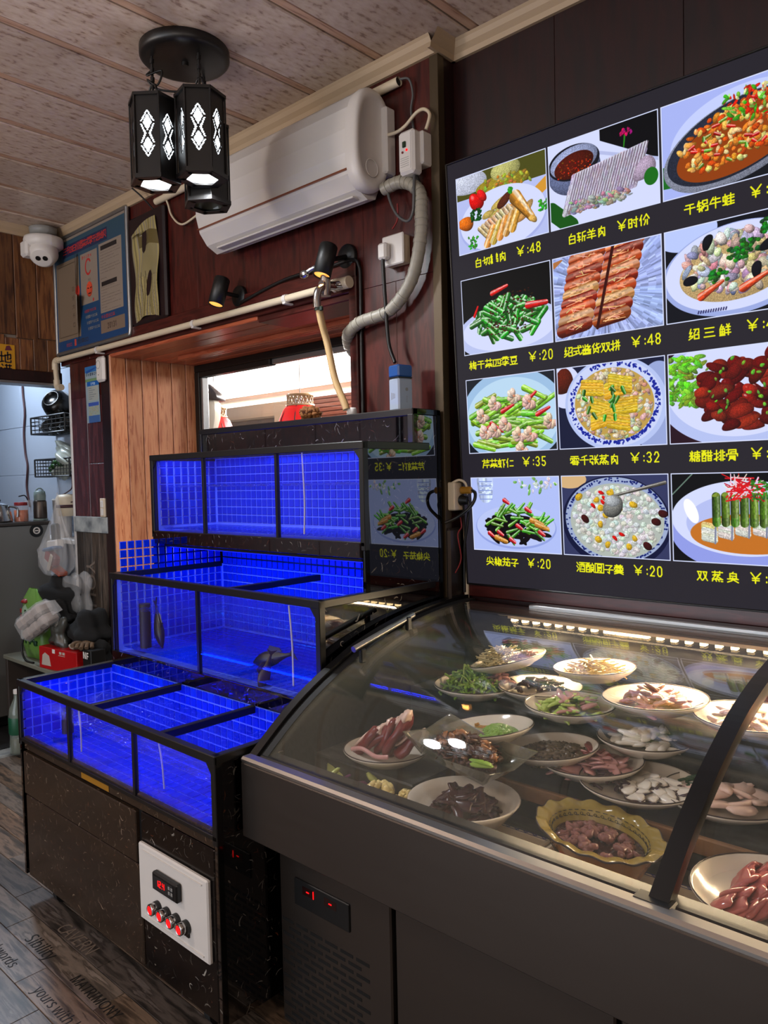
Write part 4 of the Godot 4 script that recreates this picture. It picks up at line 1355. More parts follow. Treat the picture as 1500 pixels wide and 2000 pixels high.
func front_row() -> void:
	# shallow blue patterned trays in the front pit
	mat("tray_cream", Color(0.76, 0.70, 0.60), 0.15)
	mat("tray_blue", Color(0.12, 0.17, 0.42), 0.2)
	var tl := ["cream tray with a blue border under the dark beef bowl at the front left", "cream tray with a blue border under the yellow wavy bowl", "cream tray with a blue border under the pink meat dish"]
	for k in 3:
		var t := thing("tray", tl[k], "tray", "cream trays along the front of the display", Vector3(-1.08 + k * 0.40, 0.656, -1.375))
		var st := begin()
		span(st, Vector3(-0.195, 0, -0.11), Vector3(0.195, 0.006, 0.11), 0.003)
		span(st, Vector3(-0.195, 0, -0.112), Vector3(0.195, 0.026, -0.100), 0.003)
		span(st, Vector3(-0.195, 0, 0.100), Vector3(0.195, 0.026, 0.112), 0.003)
		span(st, Vector3(-0.197, 0, -0.11), Vector3(-0.185, 0.026, 0.11), 0.003)
		span(st, Vector3(0.185, 0, -0.11), Vector3(0.197, 0.026, 0.11), 0.003)
		fin("dish", st, M.tray_cream, t)
		st = begin()
		for s in [-1.0, 1.0]:
			span(st, Vector3(-0.19, 0.0262, s * 0.106 - 0.005), Vector3(0.19, 0.0268, s * 0.106 - 0.0035))
			span(st, Vector3(-0.19, 0.0262, s * 0.106 + 0.0035), Vector3(0.19, 0.0268, s * 0.106 + 0.005))
			for q in 16:
				var p := Vector3(-0.18 + q * 0.024, 0.0265, s * 0.106)
				tube(st, [p + Vector3(-0.006, 0, -0.002), p + Vector3(0, 0, 0.002), p + Vector3(0.006, 0, -0.001)], 0.0011, 4)
		for q in 12:
			var a := TAU * q / 12
			tube(st, [Vector3(0.10 + cos(a) * 0.035, 0.0066, 0.045 + sin(a) * 0.02), Vector3(0.10 + cos(a + 0.5) * 0.035, 0.0066, 0.045 + sin(a + 0.5) * 0.02)], 0.0012, 4)
		fin("blue_pattern", st, M.tray_blue, t)
		var h := heap("dried_fish", ["small dried fish lying on the cream tray left of the yellow bowl", "small dried fish lying on the cream tray right under the yellow bowl", "small dried fish lying on the cream tray behind the middle bar"][k], "dried fish", t.position + Vector3(0.0, 0.008, 0.03), Vector3.ZERO, M.dried)
		for q in 22:
			var p := Vector3(rnd(-0.15, 0.15), 0.004 + rnd(0, 0.006), rnd(-0.05, 0.03))
			blob(h[0], p, Vector3(0.03, 0.004, 0.006), 0.2, q, rot(0, rnd(-0.5, 0.5), 0), 8, 5)
		drop(h)
	# onions, cabbage and cauliflower in the front left corner
	var cg := [["cabbage", M.cabbage, "yellow green cabbage piece in the front left corner of the display", 7], ["onion", M.onion, "purple onion piece among the cabbage in the front left corner", 5]]
	for q in cg:
		for k in q[3]:
			var at := Vector3(-1.535 + rnd(0, 0.19) + (0.02 if q[0] == "onion" else 0.0), 0.675 + rnd(0, 0.045), -1.33 - rnd(0, 0.1))
			var st := begin()
			slice(st, Vector3.ZERO, rot(rnd(-0.6, 0.6), rnd(0, 3), rnd(-0.6, 0.6)), rnd(0.05, 0.085), rnd(0.035, 0.05), 0.008 if q[0] == "onion" else 0.014, k, 0.012)
			tag(fin(q[0], st, q[1], null, Transform3D(Basis(), at)), q[2], q[0], "loose vegetables in the front left corner")
	var cf := [[Vector3(-1.30, 0.705, -1.365), 0.040, "large cream cauliflower floret by the front sill"], [Vector3(-1.255, 0.695, -1.345), 0.034, "cream cauliflower floret right of the large floret"], [Vector3(-1.34, 0.685, -1.33), 0.032, "cream cauliflower floret left of the large floret"], [Vector3(-1.245, 0.70, -1.41), 0.024, "small greyish cauliflower floret behind the others"]]
	for f in cf:
		var t := thing("cauliflower", f[2], "cauliflower", "cauliflower florets at the front sill", f[0])
		var st := begin()
		for k in 46:
			var d := Vector3(rnd(-1, 1), rnd(-0.3, 1), rnd(-1, 1)).normalized()
			blob(st, d * f[1] * rnd(0.75, 0.95), Vector3.ONE * f[1] * rnd(0.2, 0.32), 0.3, k, Basis(), 7, 5)
		fin("head", st, M.cauliflower, t)
		st = begin()
		cyl(st, Vector3(0, -f[1] * 0.9, 0), Vector3(0, 0.0, 0), f[1] * 0.4, 10, f[1] * 0.7)
		fin("stalk", st, M.cabbage, t)
	var on := begin()
	for k in 4:
		slice(on, Vector3(-1.235 + 0.022 * k, 0.685 + 0.006 * k, -1.335), rot(0.8, k * 1.0, 0.3), 0.055, 0.02, 0.006, k, 0.01)
	tag(fin("onion_rings", on, M.onion), "purple onion slivers beside the cauliflower at the front sill", "onion")
	# dark beef in a deep white bowl
	var bc := Vector3(-1.085, 0.742, -1.43)
	var b := thing("bowl", "deep white bowl of dark red beef at the front sill", "bowl", "", bc)
	var st := begin()
	lathe(st, [Vector2(0, -0.06), Vector2(0.07, -0.06), Vector2(0.10, -0.04), Vector2(0.125, -0.012), Vector2(0.134, 0.0), Vector2(0.130, 0.002), Vector2(0.115, -0.02), Vector2(0.08, -0.042), Vector2(0, -0.046)], 44)
	fin("dish", st, M.porcelain, b)
	var h := heap("beef", "dark red sliced beef heaped in the deep white bowl", "meat", bc + Vector3(0, -0.034, 0), Vector3.ZERO, M.meat_dark)
	for k in 60:
		var p := mound(0.075, 0.042)
		slice(h[0], p, rot(rnd(-0.5, 0.5), rnd(0, 3), rnd(-0.5, 0.5)), rnd(0.04, 0.07), rnd(0.02, 0.03), 0.008, k, 0.012)
	drop(h)
	# yellow wavy bowl with gizzards
	var yc := Vector3(-0.757, 0.752, -1.462)
	var y := thing("wavy_bowl", "big oval yellow bowl with a wavy rim full of diced meat in brown juice", "bowl", "", yc)
	var yw := -0.42
	y.rotation.y = yw
	var wob := func(q: Vector3, a: float, k: int) -> Vector3:
		var e := Vector3(q.x * 1.22, q.y, q.z * 0.88)
		if k >= 4:
			var wv := 1.0 + 0.012 * sin(a * 15.0)
			e = Vector3(e.x * wv, e.y + 0.0032 * sin(a * 15.0), e.z * wv)
		return e
	st = begin()
	lathe(st, [Vector2(0, -0.082), Vector2(0.074, -0.082), Vector2(0.080, -0.076), Vector2(0.110, -0.018), Vector2(0.128, 0.0)], 104, Transform3D(), wob)
	fin("outside", st, M.yellow_glaze, y)
	st = begin()
	lathe(st, [Vector2(0, -0.062), Vector2(0.068, -0.062), Vector2(0.088, -0.036), Vector2(0.100, -0.008), Vector2(0.108, 0.001), Vector2(0.128, 0.003)], 104, Transform3D(), wob)
	fin("inside", st, M.olive_glaze, y)
	st = begin()
	var rimp := []
	for k in 105:
		var a := TAU * k / 104
		rimp.append(wob.call(Vector3(cos(a) * 0.1285, 0.0015, sin(a) * 0.1285), a, 5))
	tube(st, rimp, 0.0022, 5, false)
	fin("rim_line", st, M.plate_rim, y)
	mat("glaze_print", Color(0.09, 0.06, 0.02), 0.3)
	mat("glaze_red", Color(0.6, 0.1, 0.04), 0.3)
	st = begin()
	for k in 40:                                  # printed band inside the rim
		var a := TAU * k / 40
		for e in [0, 1]:
			var rr: float = 0.0985 - e * 0.004
			var yy: float = -0.0065 - e * 0.010
			tube(st, [wob.call(Vector3(cos(a) * rr, yy, sin(a) * rr), a, 0), wob.call(Vector3(cos(a + 0.09) * rr, yy, sin(a + 0.09) * rr), a, 0)], 0.0009, 4, false)
		var ring3 := []
		for q in 7:
			ring3.append(wob.call(Vector3(cos(a + cos(TAU * q / 6) * 0.035) * 0.0955, -0.0135 + sin(TAU * q / 6) * 0.003, sin(a + cos(TAU * q / 6) * 0.035) * 0.0935), a, 0))
		tube(st, ring3, 0.0007, 4, false)
	for k in 2:                                   # the two round marks outside
		var a0 := 1.85 - k * 0.62
		for q in 16:
			var da := rnd(-0.13, 0.13)
			var yy := -0.036 + rnd(-0.011, 0.011)
			var rr := 0.1008 + (yy + 0.036) * 0.517 + 0.001
			tube(st, [wob.call(Vector3(cos(a0 + da) * rr, yy, sin(a0 + da) * rr), 0.0, 0), wob.call(Vector3(cos(a0 + da + rnd(-0.05, 0.05)) * (rr + 0.003), yy + 0.006, sin(a0 + da + rnd(-0.05, 0.05)) * (rr + 0.003)), 0.0, 0)], 0.001, 4)
	fin("printed_marks", st, M.glaze_print, y)
	st = begin()
	for q in 7:
		var a := 1.62 + (q % 3 - 1) * 0.06 - 0.04
		var yy := -0.034 - 0.004 * (q / 3)
		var rr := 0.1008 + (yy + 0.036) * 0.517 + 0.001
		tube(st, [wob.call(Vector3(cos(a) * rr, yy, sin(a) * rr), 0.0, 0), wob.call(Vector3(cos(a + 0.03) * rr, yy + 0.004, sin(a + 0.03) * rr), 0.0, 0)], 0.0012, 4)
	fin("red_marks", st, M.glaze_red, y)
	st = begin()
	lathe(st, [Vector2(0.088, -0.026), Vector2(0.0, -0.026)], 60, Transform3D(), wob)
	var br := fin("broth", st, M.broth, null, Transform3D(Basis(Vector3.UP, yw), yc))
	M.broth.roughness = 0.04
	stuff(tag(br, "brown juice filling the yellow wavy bowl", "broth"))
	h = heap("diced_gizzard", "brown diced gizzards in the yellow wavy bowl", "meat", yc + Vector3(0, -0.030, 0), Vector3(0, yw, 0), M.gizzard)
	for k in 95:
		var p := mound(0.078, 0.014)
		p.x *= 1.2
		p.z *= 0.9
		if p.x > -0.02 and p.z > 0.0 and k % 3 != 0:
			continue
		slice(h[0], p, rot(rnd(-0.6, 0.6), rnd(0, 3), rnd(-0.6, 0.6)), rnd(0.018, 0.034), rnd(0.014, 0.022), 0.013, k, 0.005)
	M.gizzard.roughness = 0.16
	drop(h)
	# pink sliced meat on the right
	var pc := Vector3(-0.405, 0.748, -1.445)
	dish_plate("white dish of pink sliced meat at the right edge, in front of the middle bar", pc, 0.145)
	h = heap("pink_meat", "glossy pink sliced meat in the dish at the right edge", "meat", pc + Vector3(0.012, -0.02, 0), Vector3.ZERO, M.meat_pink)
	for r in 5:
		for k in 10:
			slice(h[0], Vector3(-0.075 + k * 0.016 + rnd(-0.004, 0.004), 0.018 + 0.012 * sin(k * 0.34) - absf(r - 2) * 0.005, -0.075 + r * 0.036), rot(rnd(-0.2, 0.2), rnd(-0.4, 0.4), 0.75), 0.052, 0.052, 0.010, k + r * 7, 0.008)
	M.meat_pink.roughness = 0.12
	drop(h)

func middle_row() -> void:
	# joints of cured meat
	var c := Vector3(-1.395, 0.772, -1.50)
	dish_plate("white dish of raw meat cuts standing upright, leftmost in the display", c, 0.118)
	var cuts := [[Vector3(-0.055, 0.012, 0.015), rot(0.15, 0.35, 0.75), 0.11, 0.05], [Vector3(-0.03, 0.022, 0.0), rot(0.1, 0.5, 0.85), 0.12, 0.05], [Vector3(0.0, 0.03, -0.01), rot(0.0, 0.4, 0.95), 0.125, 0.055], [Vector3(0.035, 0.035, -0.005), rot(0.1, 0.3, 1.1), 0.15, 0.05], [Vector3(0.06, 0.02, -0.02), rot(0.3, 0.6, 0.6), 0.10, 0.055]]
	for k in cuts.size():
		var q: Array = cuts[k]
		var t := thing("meat_cut", ["raw meat cut leaning lowest at the left side of the leftmost dish", "raw meat cut second from the left in the leftmost dish", "raw meat cut in the middle of the leftmost dish", "raw meat cut standing tallest in the leftmost dish", "raw meat cut lying at the right side of the leftmost dish"][k], "meat", "raw meat cuts in the leftmost dish", c + q[0])
		t.basis = q[1]
		var st := begin()
		slice(st, Vector3.ZERO, Basis(), q[2], q[3] * 1.4, 0.024, k * 3, 0.012)
		fin("flesh", st, M.meat_red, t)
		st = begin()
		tube(st, bend([Vector3(-q[2] * 0.5, 0.012, -0.01), Vector3(-q[2] * 0.15, 0.016, 0.004), Vector3(q[2] * 0.2, 0.015, -0.006), Vector3(q[2] * 0.52, 0.006, 0.01)], 5), 0.0045, 6)
		blob(st, Vector3(q[2] * 0.48, 0.0, 0.0), Vector3(0.016, 0.012, 0.024), 0.3, k)
		fin("fat", st, M.fat, t)
	var ft := begin()
	tube(ft, bend([c + Vector3(-0.06, 0.004, 0.072), c + Vector3(-0.015, 0.016, 0.078), c + Vector3(0.03, 0.005, 0.075), c + Vector3(0.06, 0.006, 0.06)], 5), 0.006, 7)
	tag(fin("tendon", ft, M.meat_pale), "pale curled tendon at the front of the leftmost meat dish", "meat")
	# square glass dish of mushrooms, tilted on top of its neighbours
	var rc := Vector3(-1.13, 0.815, -1.51)
	var rt := Vector3(0.06, -0.12, -0.10)
	var R := rot(rt.x, rt.y, rt.z)
	var d := thing("square_dish", "rectangular brown glass dish of braised mushrooms resting on the dishes below", "dish", "", rc)
	d.basis = R
	var st := begin()
	var w := 0.145
	var l := 0.085
	grid(st, func(u: float, v: float) -> Vector3:
		var a := (u + 0.125) * TAU
		var k: float = [0.72, 1.0, 1.02, 0.98, 0.70, 0.0][int(round(v * 5))]
		var yy: float = [-0.02, 0.012, 0.015, 0.012, -0.014, -0.014][int(round(v * 5))]
		var m := maxf(absf(cos(a)), absf(sin(a)))
		var cx := cos(a) / m
		var cz := sin(a) / m
		return Vector3(cx * w * k, yy + 0.018 * (absf(cx) * absf(cz)) * (1.0 if v < 0.7 and v > 0.1 else 0.0), cz * l * k), 40, 5)
	mat("dish_glass", Color(0.42, 0.40, 0.33, 0.55), 0.08)
	M.dish_glass.transparency = BaseMaterial3D.TRANSPARENCY_ALPHA
	fin("dish", st, M.dish_glass, d)
	var h := heap("braised_mushrooms", "brown braised mushrooms and shreds in the rectangular glass dish", "mushrooms", rc + Vector3(0, 0.0, 0), rt, M.mushroom)
	for k in 80:
		var p := mound(1.0, 0.035)
		p = Vector3(p.x * 0.10, p.y, p.z * 0.052)
		blob(h[0], p, Vector3(rnd(0.010, 0.02), rnd(0.006, 0.011), rnd(0.008, 0.014)), 0.5, k, rot(rnd(0, 3), rnd(0, 3), 0), 8, 6)
	strips(h[0], 60, 0.07, 0.04, 0.045, 0.003)
	drop(h)
	h = heap("tan_mushrooms", "tan mushroom caps lying on the braised mushrooms", "mushrooms", rc, rt, M.mushroom_tan)
	for k in 18:
		var p := mound(1.0, 0.04)
		blob(h[0], Vector3(p.x * 0.09, p.y + 0.006, p.z * 0.045), Vector3(0.014, 0.008, 0.011), 0.5, k, rot(rnd(0, 3), rnd(0, 3), 0), 8, 6)
	drop(h)
	h = heap("green_pepper", "green pepper strips at the right end of the rectangular glass dish", "pepper", rc + R * Vector3(0.065, 0.006, 0.028), rt, M.celery)
	for k in 5:
		slice(h[0], Vector3(0.004 * k, 0.003 * k, 0.006 * k - 0.01), rot(0.2, 0.2 * k, 0), 0.055, 0.016, 0.006, k, 0.008)
	drop(h)
	# egg and beans
	var ec := Vector3(-1.165, 0.842, -1.645)
	var et := Vector3(0.0, 0.0, 0.13)
	dish_plate("white dish of raw egg and green soya beans tilted on the dish beside it", ec, 0.122, et)
	var eb := rot(et.x, et.y, et.z)
	h = heap("soya_beans", "green soya beans on the right half of the egg dish", "beans", ec + eb * Vector3(0.022, -0.02, 0.0), et, M.bean)
	for k in 240:
		var p := mound(0.066, 0.022)
		p.x = absf(p.x) - 0.012
		blob(h[0], p, Vector3(0.0085, 0.0055, 0.006), 0.0, k, rot(rnd(-0.5, 0.5), rnd(0, 3), 0), 7, 5)
	drop(h)
	h = heap("raw_egg", "raw egg white and yolk on the left half of the egg dish", "egg", ec + eb * Vector3(-0.055, -0.018, 0.01), et, M.egg_white)
	blob(h[0], Vector3.ZERO, Vector3(0.05, 0.010, 0.055), 0.2, 3, Basis(), 20, 8)
	blob(h[0], Vector3(-0.02, 0.004, 0.03), Vector3(0.025, 0.012, 0.022), 0.1, 4, Basis(), 16, 8)
	M.egg_white.roughness = 0.08
	drop(h)
	h = heap("egg_yolk", "streaks of broken yolk on the raw egg", "egg", ec + eb * Vector3(-0.05, -0.009, 0.0), et, M.egg_yolk)
	for k in 9:
		blob(h[0], Vector3(rnd(-0.035, 0.04), 0.0, rnd(-0.04, 0.035)), Vector3(rnd(0.008, 0.016), 0.004, rnd(0.006, 0.012)), 0.4, k)
	drop(h)
	# mince
	var mc := Vector3(-1.005, 0.812, -1.69)
	var mt := Vector3(0.0, 0.0, 0.09)
	dish_plate("white dish of grey brown minced filling next to the egg dish", mc, 0.122, mt)
	h = heap("minced_filling", "grey brown minced filling in the dish next to the egg dish", "mince", mc + Vector3(0, -0.022, 0), mt, M.mince)
	for k in 170:
		var p := mound(0.088, 0.02)
		blob(h[0], p, Vector3(rnd(0.006, 0.016), rnd(0.004, 0.008), rnd(0.006, 0.013)), 0.5, k, rot(0, rnd(0, 3), 0), 7, 5)
	drop(h)
	# pale pink slices
	var kc := Vector3(-0.905, 0.792, -1.72)
	dish_plate("white dish of pale pink sliced meat between the mince and the squid", kc, 0.125, Vector3(0, 0, 0.05))
	h = heap("pale_slices", "pale pink meat slices in the dish between the mince and the squid", "meat", kc + Vector3(0, -0.02, 0), Vector3(0, 0, 0.05), M.meat_pale)
	for k in 36:
		var p := mound(0.078, 0.024)
		slice(h[0], p, rot(rnd(-0.3, 0.3), rnd(0, 3), rnd(-0.3, 0.3)), rnd(0.06, 0.09), rnd(0.03, 0.045), 0.007, k, 0.012)
	drop(h)
	h = heap("red_slices", "dark red slices at the back of the pale pink dish", "meat", kc + Vector3(-0.01, -0.004, -0.03), Vector3(0, 0, 0.05), M.meat_red)
	for k in 9:
		slice(h[0], mound(0.06, 0.012), rot(rnd(-0.3, 0.3), rnd(0, 3), rnd(-0.3, 0.3)), 0.06, 0.03, 0.006, k, 0.012)
	drop(h)
	# squid
	var sc := Vector3(-0.800, 0.775, -1.715)
	sc = Vector3(-0.775, 0.778, -1.70)
	dish_plate("large white dish of sliced squid right behind the yellow bowl", sc, 0.138)
	for k in 22:
		var a := k * 2.4
		var q := sqrt(float(k) / 22.0) * 0.078
		var st2 := begin()
		slice(st2, Vector3.ZERO, rot(0.25, -0.5 + rnd(-0.4, 0.4), 0.1), rnd(0.05, 0.07), rnd(0.026, 0.034), 0.008, k, 0.006)
		var at := sc + Vector3(0.03 + cos(a) * q, -0.012 + 0.012 * (1 - q / 0.08) + (k % 3) * 0.002, sin(a) * q)
		var o := fin("squid_slice", st2, M.squid_white, null, Transform3D(Basis(), at))
		tag(o, "pale squid slice in the large dish behind the yellow bowl", "squid", "squid slices in the large dish behind the yellow bowl")
		var st3 := begin()
		slice(st3, Vector3(0, -0.003, 0), rot(0.25, -0.5, 0.1), 0.066, 0.036, 0.006, k, 0.006)
		fin("skin", st3, M.squid_skin, o)
	h = heap("squid_tentacles", "dark squid tentacles at the left side of the squid dish", "squid", sc + Vector3(-0.062, -0.016, 0.015), Vector3.ZERO, M.squid_skin)
	strips(h[0], 46, 0.045, 0.018, 0.05, 0.004, 0.5, 0.0, 3.0, 0.3)
	drop(h)
	# pork
	var oc := Vector3(-0.600, 0.772, -1.765)
	dish_plate("large white dish of white pork slices behind the middle bar", oc, 0.140)
	for k in 16:
		var a := k * 2.4 + 1.0
		var q := sqrt(float(k) / 16.0) * 0.085
		var st2 := begin()
		slice(st2, Vector3.ZERO, rot(rnd(-0.25, 0.25), rnd(0, 3), rnd(-0.2, 0.2)), rnd(0.06, 0.09), rnd(0.03, 0.045), 0.012, k, 0.006)
		tag(fin("pork_slice", st2, M.fat, null, Transform3D(Basis(), oc + Vector3(cos(a) * q, -0.008 + 0.02 * (1 - q / 0.09), sin(a) * q))), "white pork slice in the large dish behind the middle bar", "pork", "pork slices in the dish behind the middle bar")
	h = heap("spring_onion", "chopped spring onion at the left side of the pork dish", "onion", oc + Vector3(-0.075, -0.004, -0.03), Vector3.ZERO, M.leaf_green)
	strips(h[0], 24, 0.03, 0.012, 0.035, 0.003, 0.5, 0.0, 3.0)
	drop(h)

func back_row() -> void:
	var c := Vector3(-1.372, 0.872, -1.875)
	dish_plate("white dish of fresh green celery strips at the back left", c, 0.125)
	var h := heap("celery_strips", "fresh green celery strips heaped on the back left dish", "celery", c + Vector3(-0.012, -0.02, 0), Vector3.ZERO, M.celery)
	strips(h[0], 120, 0.085, 0.05, 0.075, 0.0038, 0.5, 0.9, 0.9, 0.5)
	drop(h)
	h = heap("celery_tips", "pale celery tips standing up out of the celery heap", "celery", c + Vector3(0.0, 0.0, 0), Vector3.ZERO, M.celery_pale)
	strips(h[0], 34, 0.06, 0.036, 0.07, 0.003, 0.5, 0.9, 0.7, 1.0)
	drop(h)
	h = heap("meat_shreds", "brown meat shreds at the right side of the celery", "meat", c + Vector3(0.055, 0.0, -0.05), Vector3.ZERO, M.meat_pale)
	strips(h[0], 30, 0.03, 0.03, 0.04, 0.004)
	drop(h)
	# white shreds on a steeply tilted dish
	c = Vector3(-1.30, 0.945, -1.945)
	var tl := Vector3(0.05, 0.0, 0.24)
	dish_plate("tilted white dish of pale shreds, topmost at the back left", c, 0.118, tl, 0.026)
	h = heap("pale_shreds", "pale shredded vegetable heaped on the tilted back left dish", "shreds", c + rot(tl.x, tl.y, tl.z) * Vector3(-0.03, -0.012, 0), tl, M.shred)
	strips(h[0], 190, 0.06, 0.045, 0.07, 0.0017, 0.5, 0.5, 1.0, 0.5)
	drop(h)
	h = heap("reddish_shreds", "reddish shreds at the raised end of the tilted back left dish", "shreds", c + rot(tl.x, tl.y, tl.z) * Vector3(0.06, -0.008, 0), tl, M.meat_pale)
	strips(h[0], 50, 0.035, 0.02, 0.05, 0.002)
	drop(h)
	# further dishes to the right, each with its own filling
	var rest := [
		[Vector3(-1.20, 0.875, -1.965), 0.125, Vector3.ZERO, "white dish half hidden to the right of the celery dish", "wood_ear", "dark wood ear in the dish to the right of the celery", M.meat_dark, 0],
		[Vector3(-1.035, 0.880, -1.845), 0.122, Vector3.ZERO, "white dish of green vegetables in the second row", "mixed_greens", "pale green cut vegetables in the second row dish", M.celery_pale, 1],
		[Vector3(-1.04, 0.950, -1.995), 0.115, Vector3(0, 0, 0.06), "white dish of yellow shreds at the back under the light strip", "yellow_shreds", "yellow shreds on the dish at the back under the light strip", M.noodle, 2],
		[Vector3(-0.835, 0.915, -1.93), 0.135, Vector3(0, 0, 0.03), "wide white dish of mixed slices at the back middle", "mixed_slices", "mixed pale and brown slices on the wide dish at the back middle", M.meat_pale, 3],
		[Vector3(-0.605, 0.905, -1.945), 0.13, Vector3.ZERO, "white dish of pinkish slices at the back, left of the middle bar", "pinkish_slices", "pinkish slices on the back dish left of the middle bar", M.fat, 3],
		[Vector3(-0.83, 0.83, -1.86), 0.12, Vector3.ZERO, "white dish of flat rice cakes behind the squid dish", "rice_cakes", "flat pale rice cakes in the dish behind the squid dish", M.squid_white, 3],
		[Vector3(-0.37, 0.83, -1.80), 0.13, Vector3.ZERO, "white dish of brown cutlets on the right of the middle bar", "brown_cutlets", "brown cutlets in the dish on the right of the middle bar", M.mushroom_tan, 3],
		[Vector3(-0.33, 0.90, -1.98), 0.125, Vector3.ZERO, "white dish of carrot slices at the back right", "carrot_slices", "carrot slices on the back right dish", M.carrot, 3]]
	for q in rest:
		dish_plate(q[3], q[0], q[1], q[2])
		h = heap(q[4], q[5], "food", q[0] + Vector3(0, -0.02, 0), q[2], q[6])
		match q[7]:
			0: strips(h[0], 50, 0.08, 0.03, 0.05, 0.006)
			1:
				for k in 46:
					slice(h[0], mound(0.082, 0.036), rot(rnd(-0.4, 0.4), rnd(0, 3), rnd(-0.4, 0.4)), rnd(0.04, 0.06), 0.02, 0.008, k, 0.006)
			2: strips(h[0], 130, 0.075, 0.035, 0.07, 0.002, 0.5, 0.3, 1.2, 0.4)
			3:
				for k in 32:
					slice(h[0], mound(0.085, 0.03), rot(rnd(-0.3, 0.3), rnd(0, 3), rnd(-0.3, 0.3)), rnd(0.05, 0.08), rnd(0.025, 0.04), 0.010, k, 0.008)
		drop(h)
		if q[7] == 1 or q[4] == "mixed_slices":
			h = heap("brown_pieces", "brown pieces scattered over the " + ("second row greens" if q[7] == 1 else "mixed slices at the back middle"), "food", q[0] + Vector3(0, -0.008, 0), q[2], M.mushroom_tan if q[7] == 3 else M.meat_pale)
			for k in 16:
				slice(h[0], mound(0.07, 0.03), rot(rnd(-0.3, 0.3), rnd(0, 3), 0.2), 0.045, 0.02, 0.008, k, 0.008)
			drop(h)
# ------------------------------------------------------------------ backlit menu: its print is painted here
var B := PackedByteArray()      # RGB picture being painted
var BW := 0
var BH := 0
var clip := Rect2i()
var grain := PackedFloat32Array()

func canvas(w: int, h: int, c: Color) -> void:
	BW = w
	BH = h
	var im := Image.create_empty(w, h, false, Image.FORMAT_RGB8)
	im.fill(c)
	B = im.get_data()
	clip = Rect2i(0, 0, w, h)

func make_grain() -> void:
	grain.resize(4096)
	for i in 4096:
		grain[i] = rnd(0.80, 1.16)

func picture() -> ImageTexture:
	return ImageTexture.create_from_image(Image.create_from_data(BW, BH, false, Image.FORMAT_RGB8, B))

func dot(x: int, y: int, c: Color, a: float) -> void:
	var i := (y * BW + x) * 3
	B[i] = int(B[i] + (c.r * 255.0 - B[i]) * a)
	B[i + 1] = int(B[i + 1] + (c.g * 255.0 - B[i + 1]) * a)
	B[i + 2] = int(B[i + 2] + (c.b * 255.0 - B[i + 2]) * a)

func rect(x0: float, y0: float, x1: float, y1: float, c: Color) -> void:
	for y in range(maxi(int(y0), clip.position.y), mini(int(y1), clip.end.y)):
		for x in range(maxi(int(x0), clip.position.x), mini(int(x1), clip.end.x)):
			dot(x, y, c, 1.0)

func oval(cx: float, cy: float, rx: float, ry: float, ang: float, c: Color, dome := 0.0, gloss := 0.0) -> void:
	var R := maxf(rx, ry) + 1.0
	var ca := cos(ang)
	var sa := sin(ang)
	var q1 := sin(cx * 1.7 + cy) * 0.55 if R < 45.0 and dome > 0.0 else 0.0
	var q2 := cos(cx * 2.3 - cy * 1.1) * 0.5 if R < 45.0 and dome > 0.0 else 0.0
	var g0 := int(cx * 13.0 + cy * 7.0)
	for y in range(maxi(int(cy - R), clip.position.y), mini(int(cy + R) + 1, clip.end.y)):
		for x in range(maxi(int(cx - R), clip.position.x), mini(int(cx + R) + 1, clip.end.x)):
			var dx := x - cx
			var dy := y - cy
			var u := (dx * ca + dy * sa) / rx
			var v := (-dx * sa + dy * ca) / ry
			var d := u * u + v * v + u * v * q1 + u * u * v * q2
			if d < 1.0:
				var k := c
				if dome > 0.0:
					var nz := sqrt(1.0 - d)
					var l := 0.75 * nz - 0.35 * dx / R - 0.5 * dy / R
					k = c * (1.0 - dome + dome * (0.45 + 0.8 * l))
					if gloss > 0.0 and l > 0.93:
						k = k.lerp(Color.WHITE, gloss * minf(1.0, (l - 0.93) * 14.0))
					k = k * grain[((x / 2) * 31 + (y / 2) * 173 + g0) & 4095]
				dot(x, y, k.clamp(), minf(1.0, (1.0 - d) * minf(rx, ry) * 0.6))

func bar(x0: float, y0: float, x1: float, y1: float, w0: float, w1: float, c: Color, dome := 0.0, gloss := 0.0) -> void:
	var R := maxf(w0, w1) + 1.0
	var dx := x1 - x0
	var dy := y1 - y0
	var q := maxf(dx * dx + dy * dy, 0.001)
	var il := 1.0 / sqrt(q)
	var g0 := int(x0 * 13.0 + y0 * 7.0)
	for y in range(maxi(int(minf(y0, y1) - R), clip.position.y), mini(int(maxf(y0, y1) + R) + 1, clip.end.y)):
		for x in range(maxi(int(minf(x0, x1) - R), clip.position.x), mini(int(maxf(x0, x1) + R) + 1, clip.end.x)):
			var s := clampf(((x - x0) * dx + (y - y0) * dy) / q, 0.0, 1.0)
			var ex := x - x0 - dx * s
			var ey := y - y0 - dy * s
			var w := lerpf(w0, w1, s)
			var d := sqrt(ex * ex + ey * ey)
			if d < w + 0.5:
				var k := c
				if dome > 0.0:
					var e := (ex * -dy + ey * dx) * il / maxf(w, 0.5)
					var sgn := e if dx >= 0 else -e
					var l := sqrt(maxf(0.0, 1.0 - e * e)) * 0.8 - sgn * 0.45
					k = c * (1.0 - dome + dome * (0.4 + 0.8 * l))
					if gloss > 0.0 and l > 0.8:
						k = k.lerp(Color.WHITE, gloss * minf(1.0, (l - 0.8) * 9.0))
					k = k * grain[(int(e * 4.0 + 8.0) * 61 + int(s * 9.0) * 7 + g0) & 4095]
				dot(x, y, k.clamp(), clampf(w + 0.5 - d, 0.0, 1.0))

func shade_of(c: Color, j: float) -> Color:
	return Color(c.r * rnd(1 - j, 1 + j), c.g * rnd(1 - j, 1 + j), c.b * rnd(1 - j, 1 + j)).clamp()

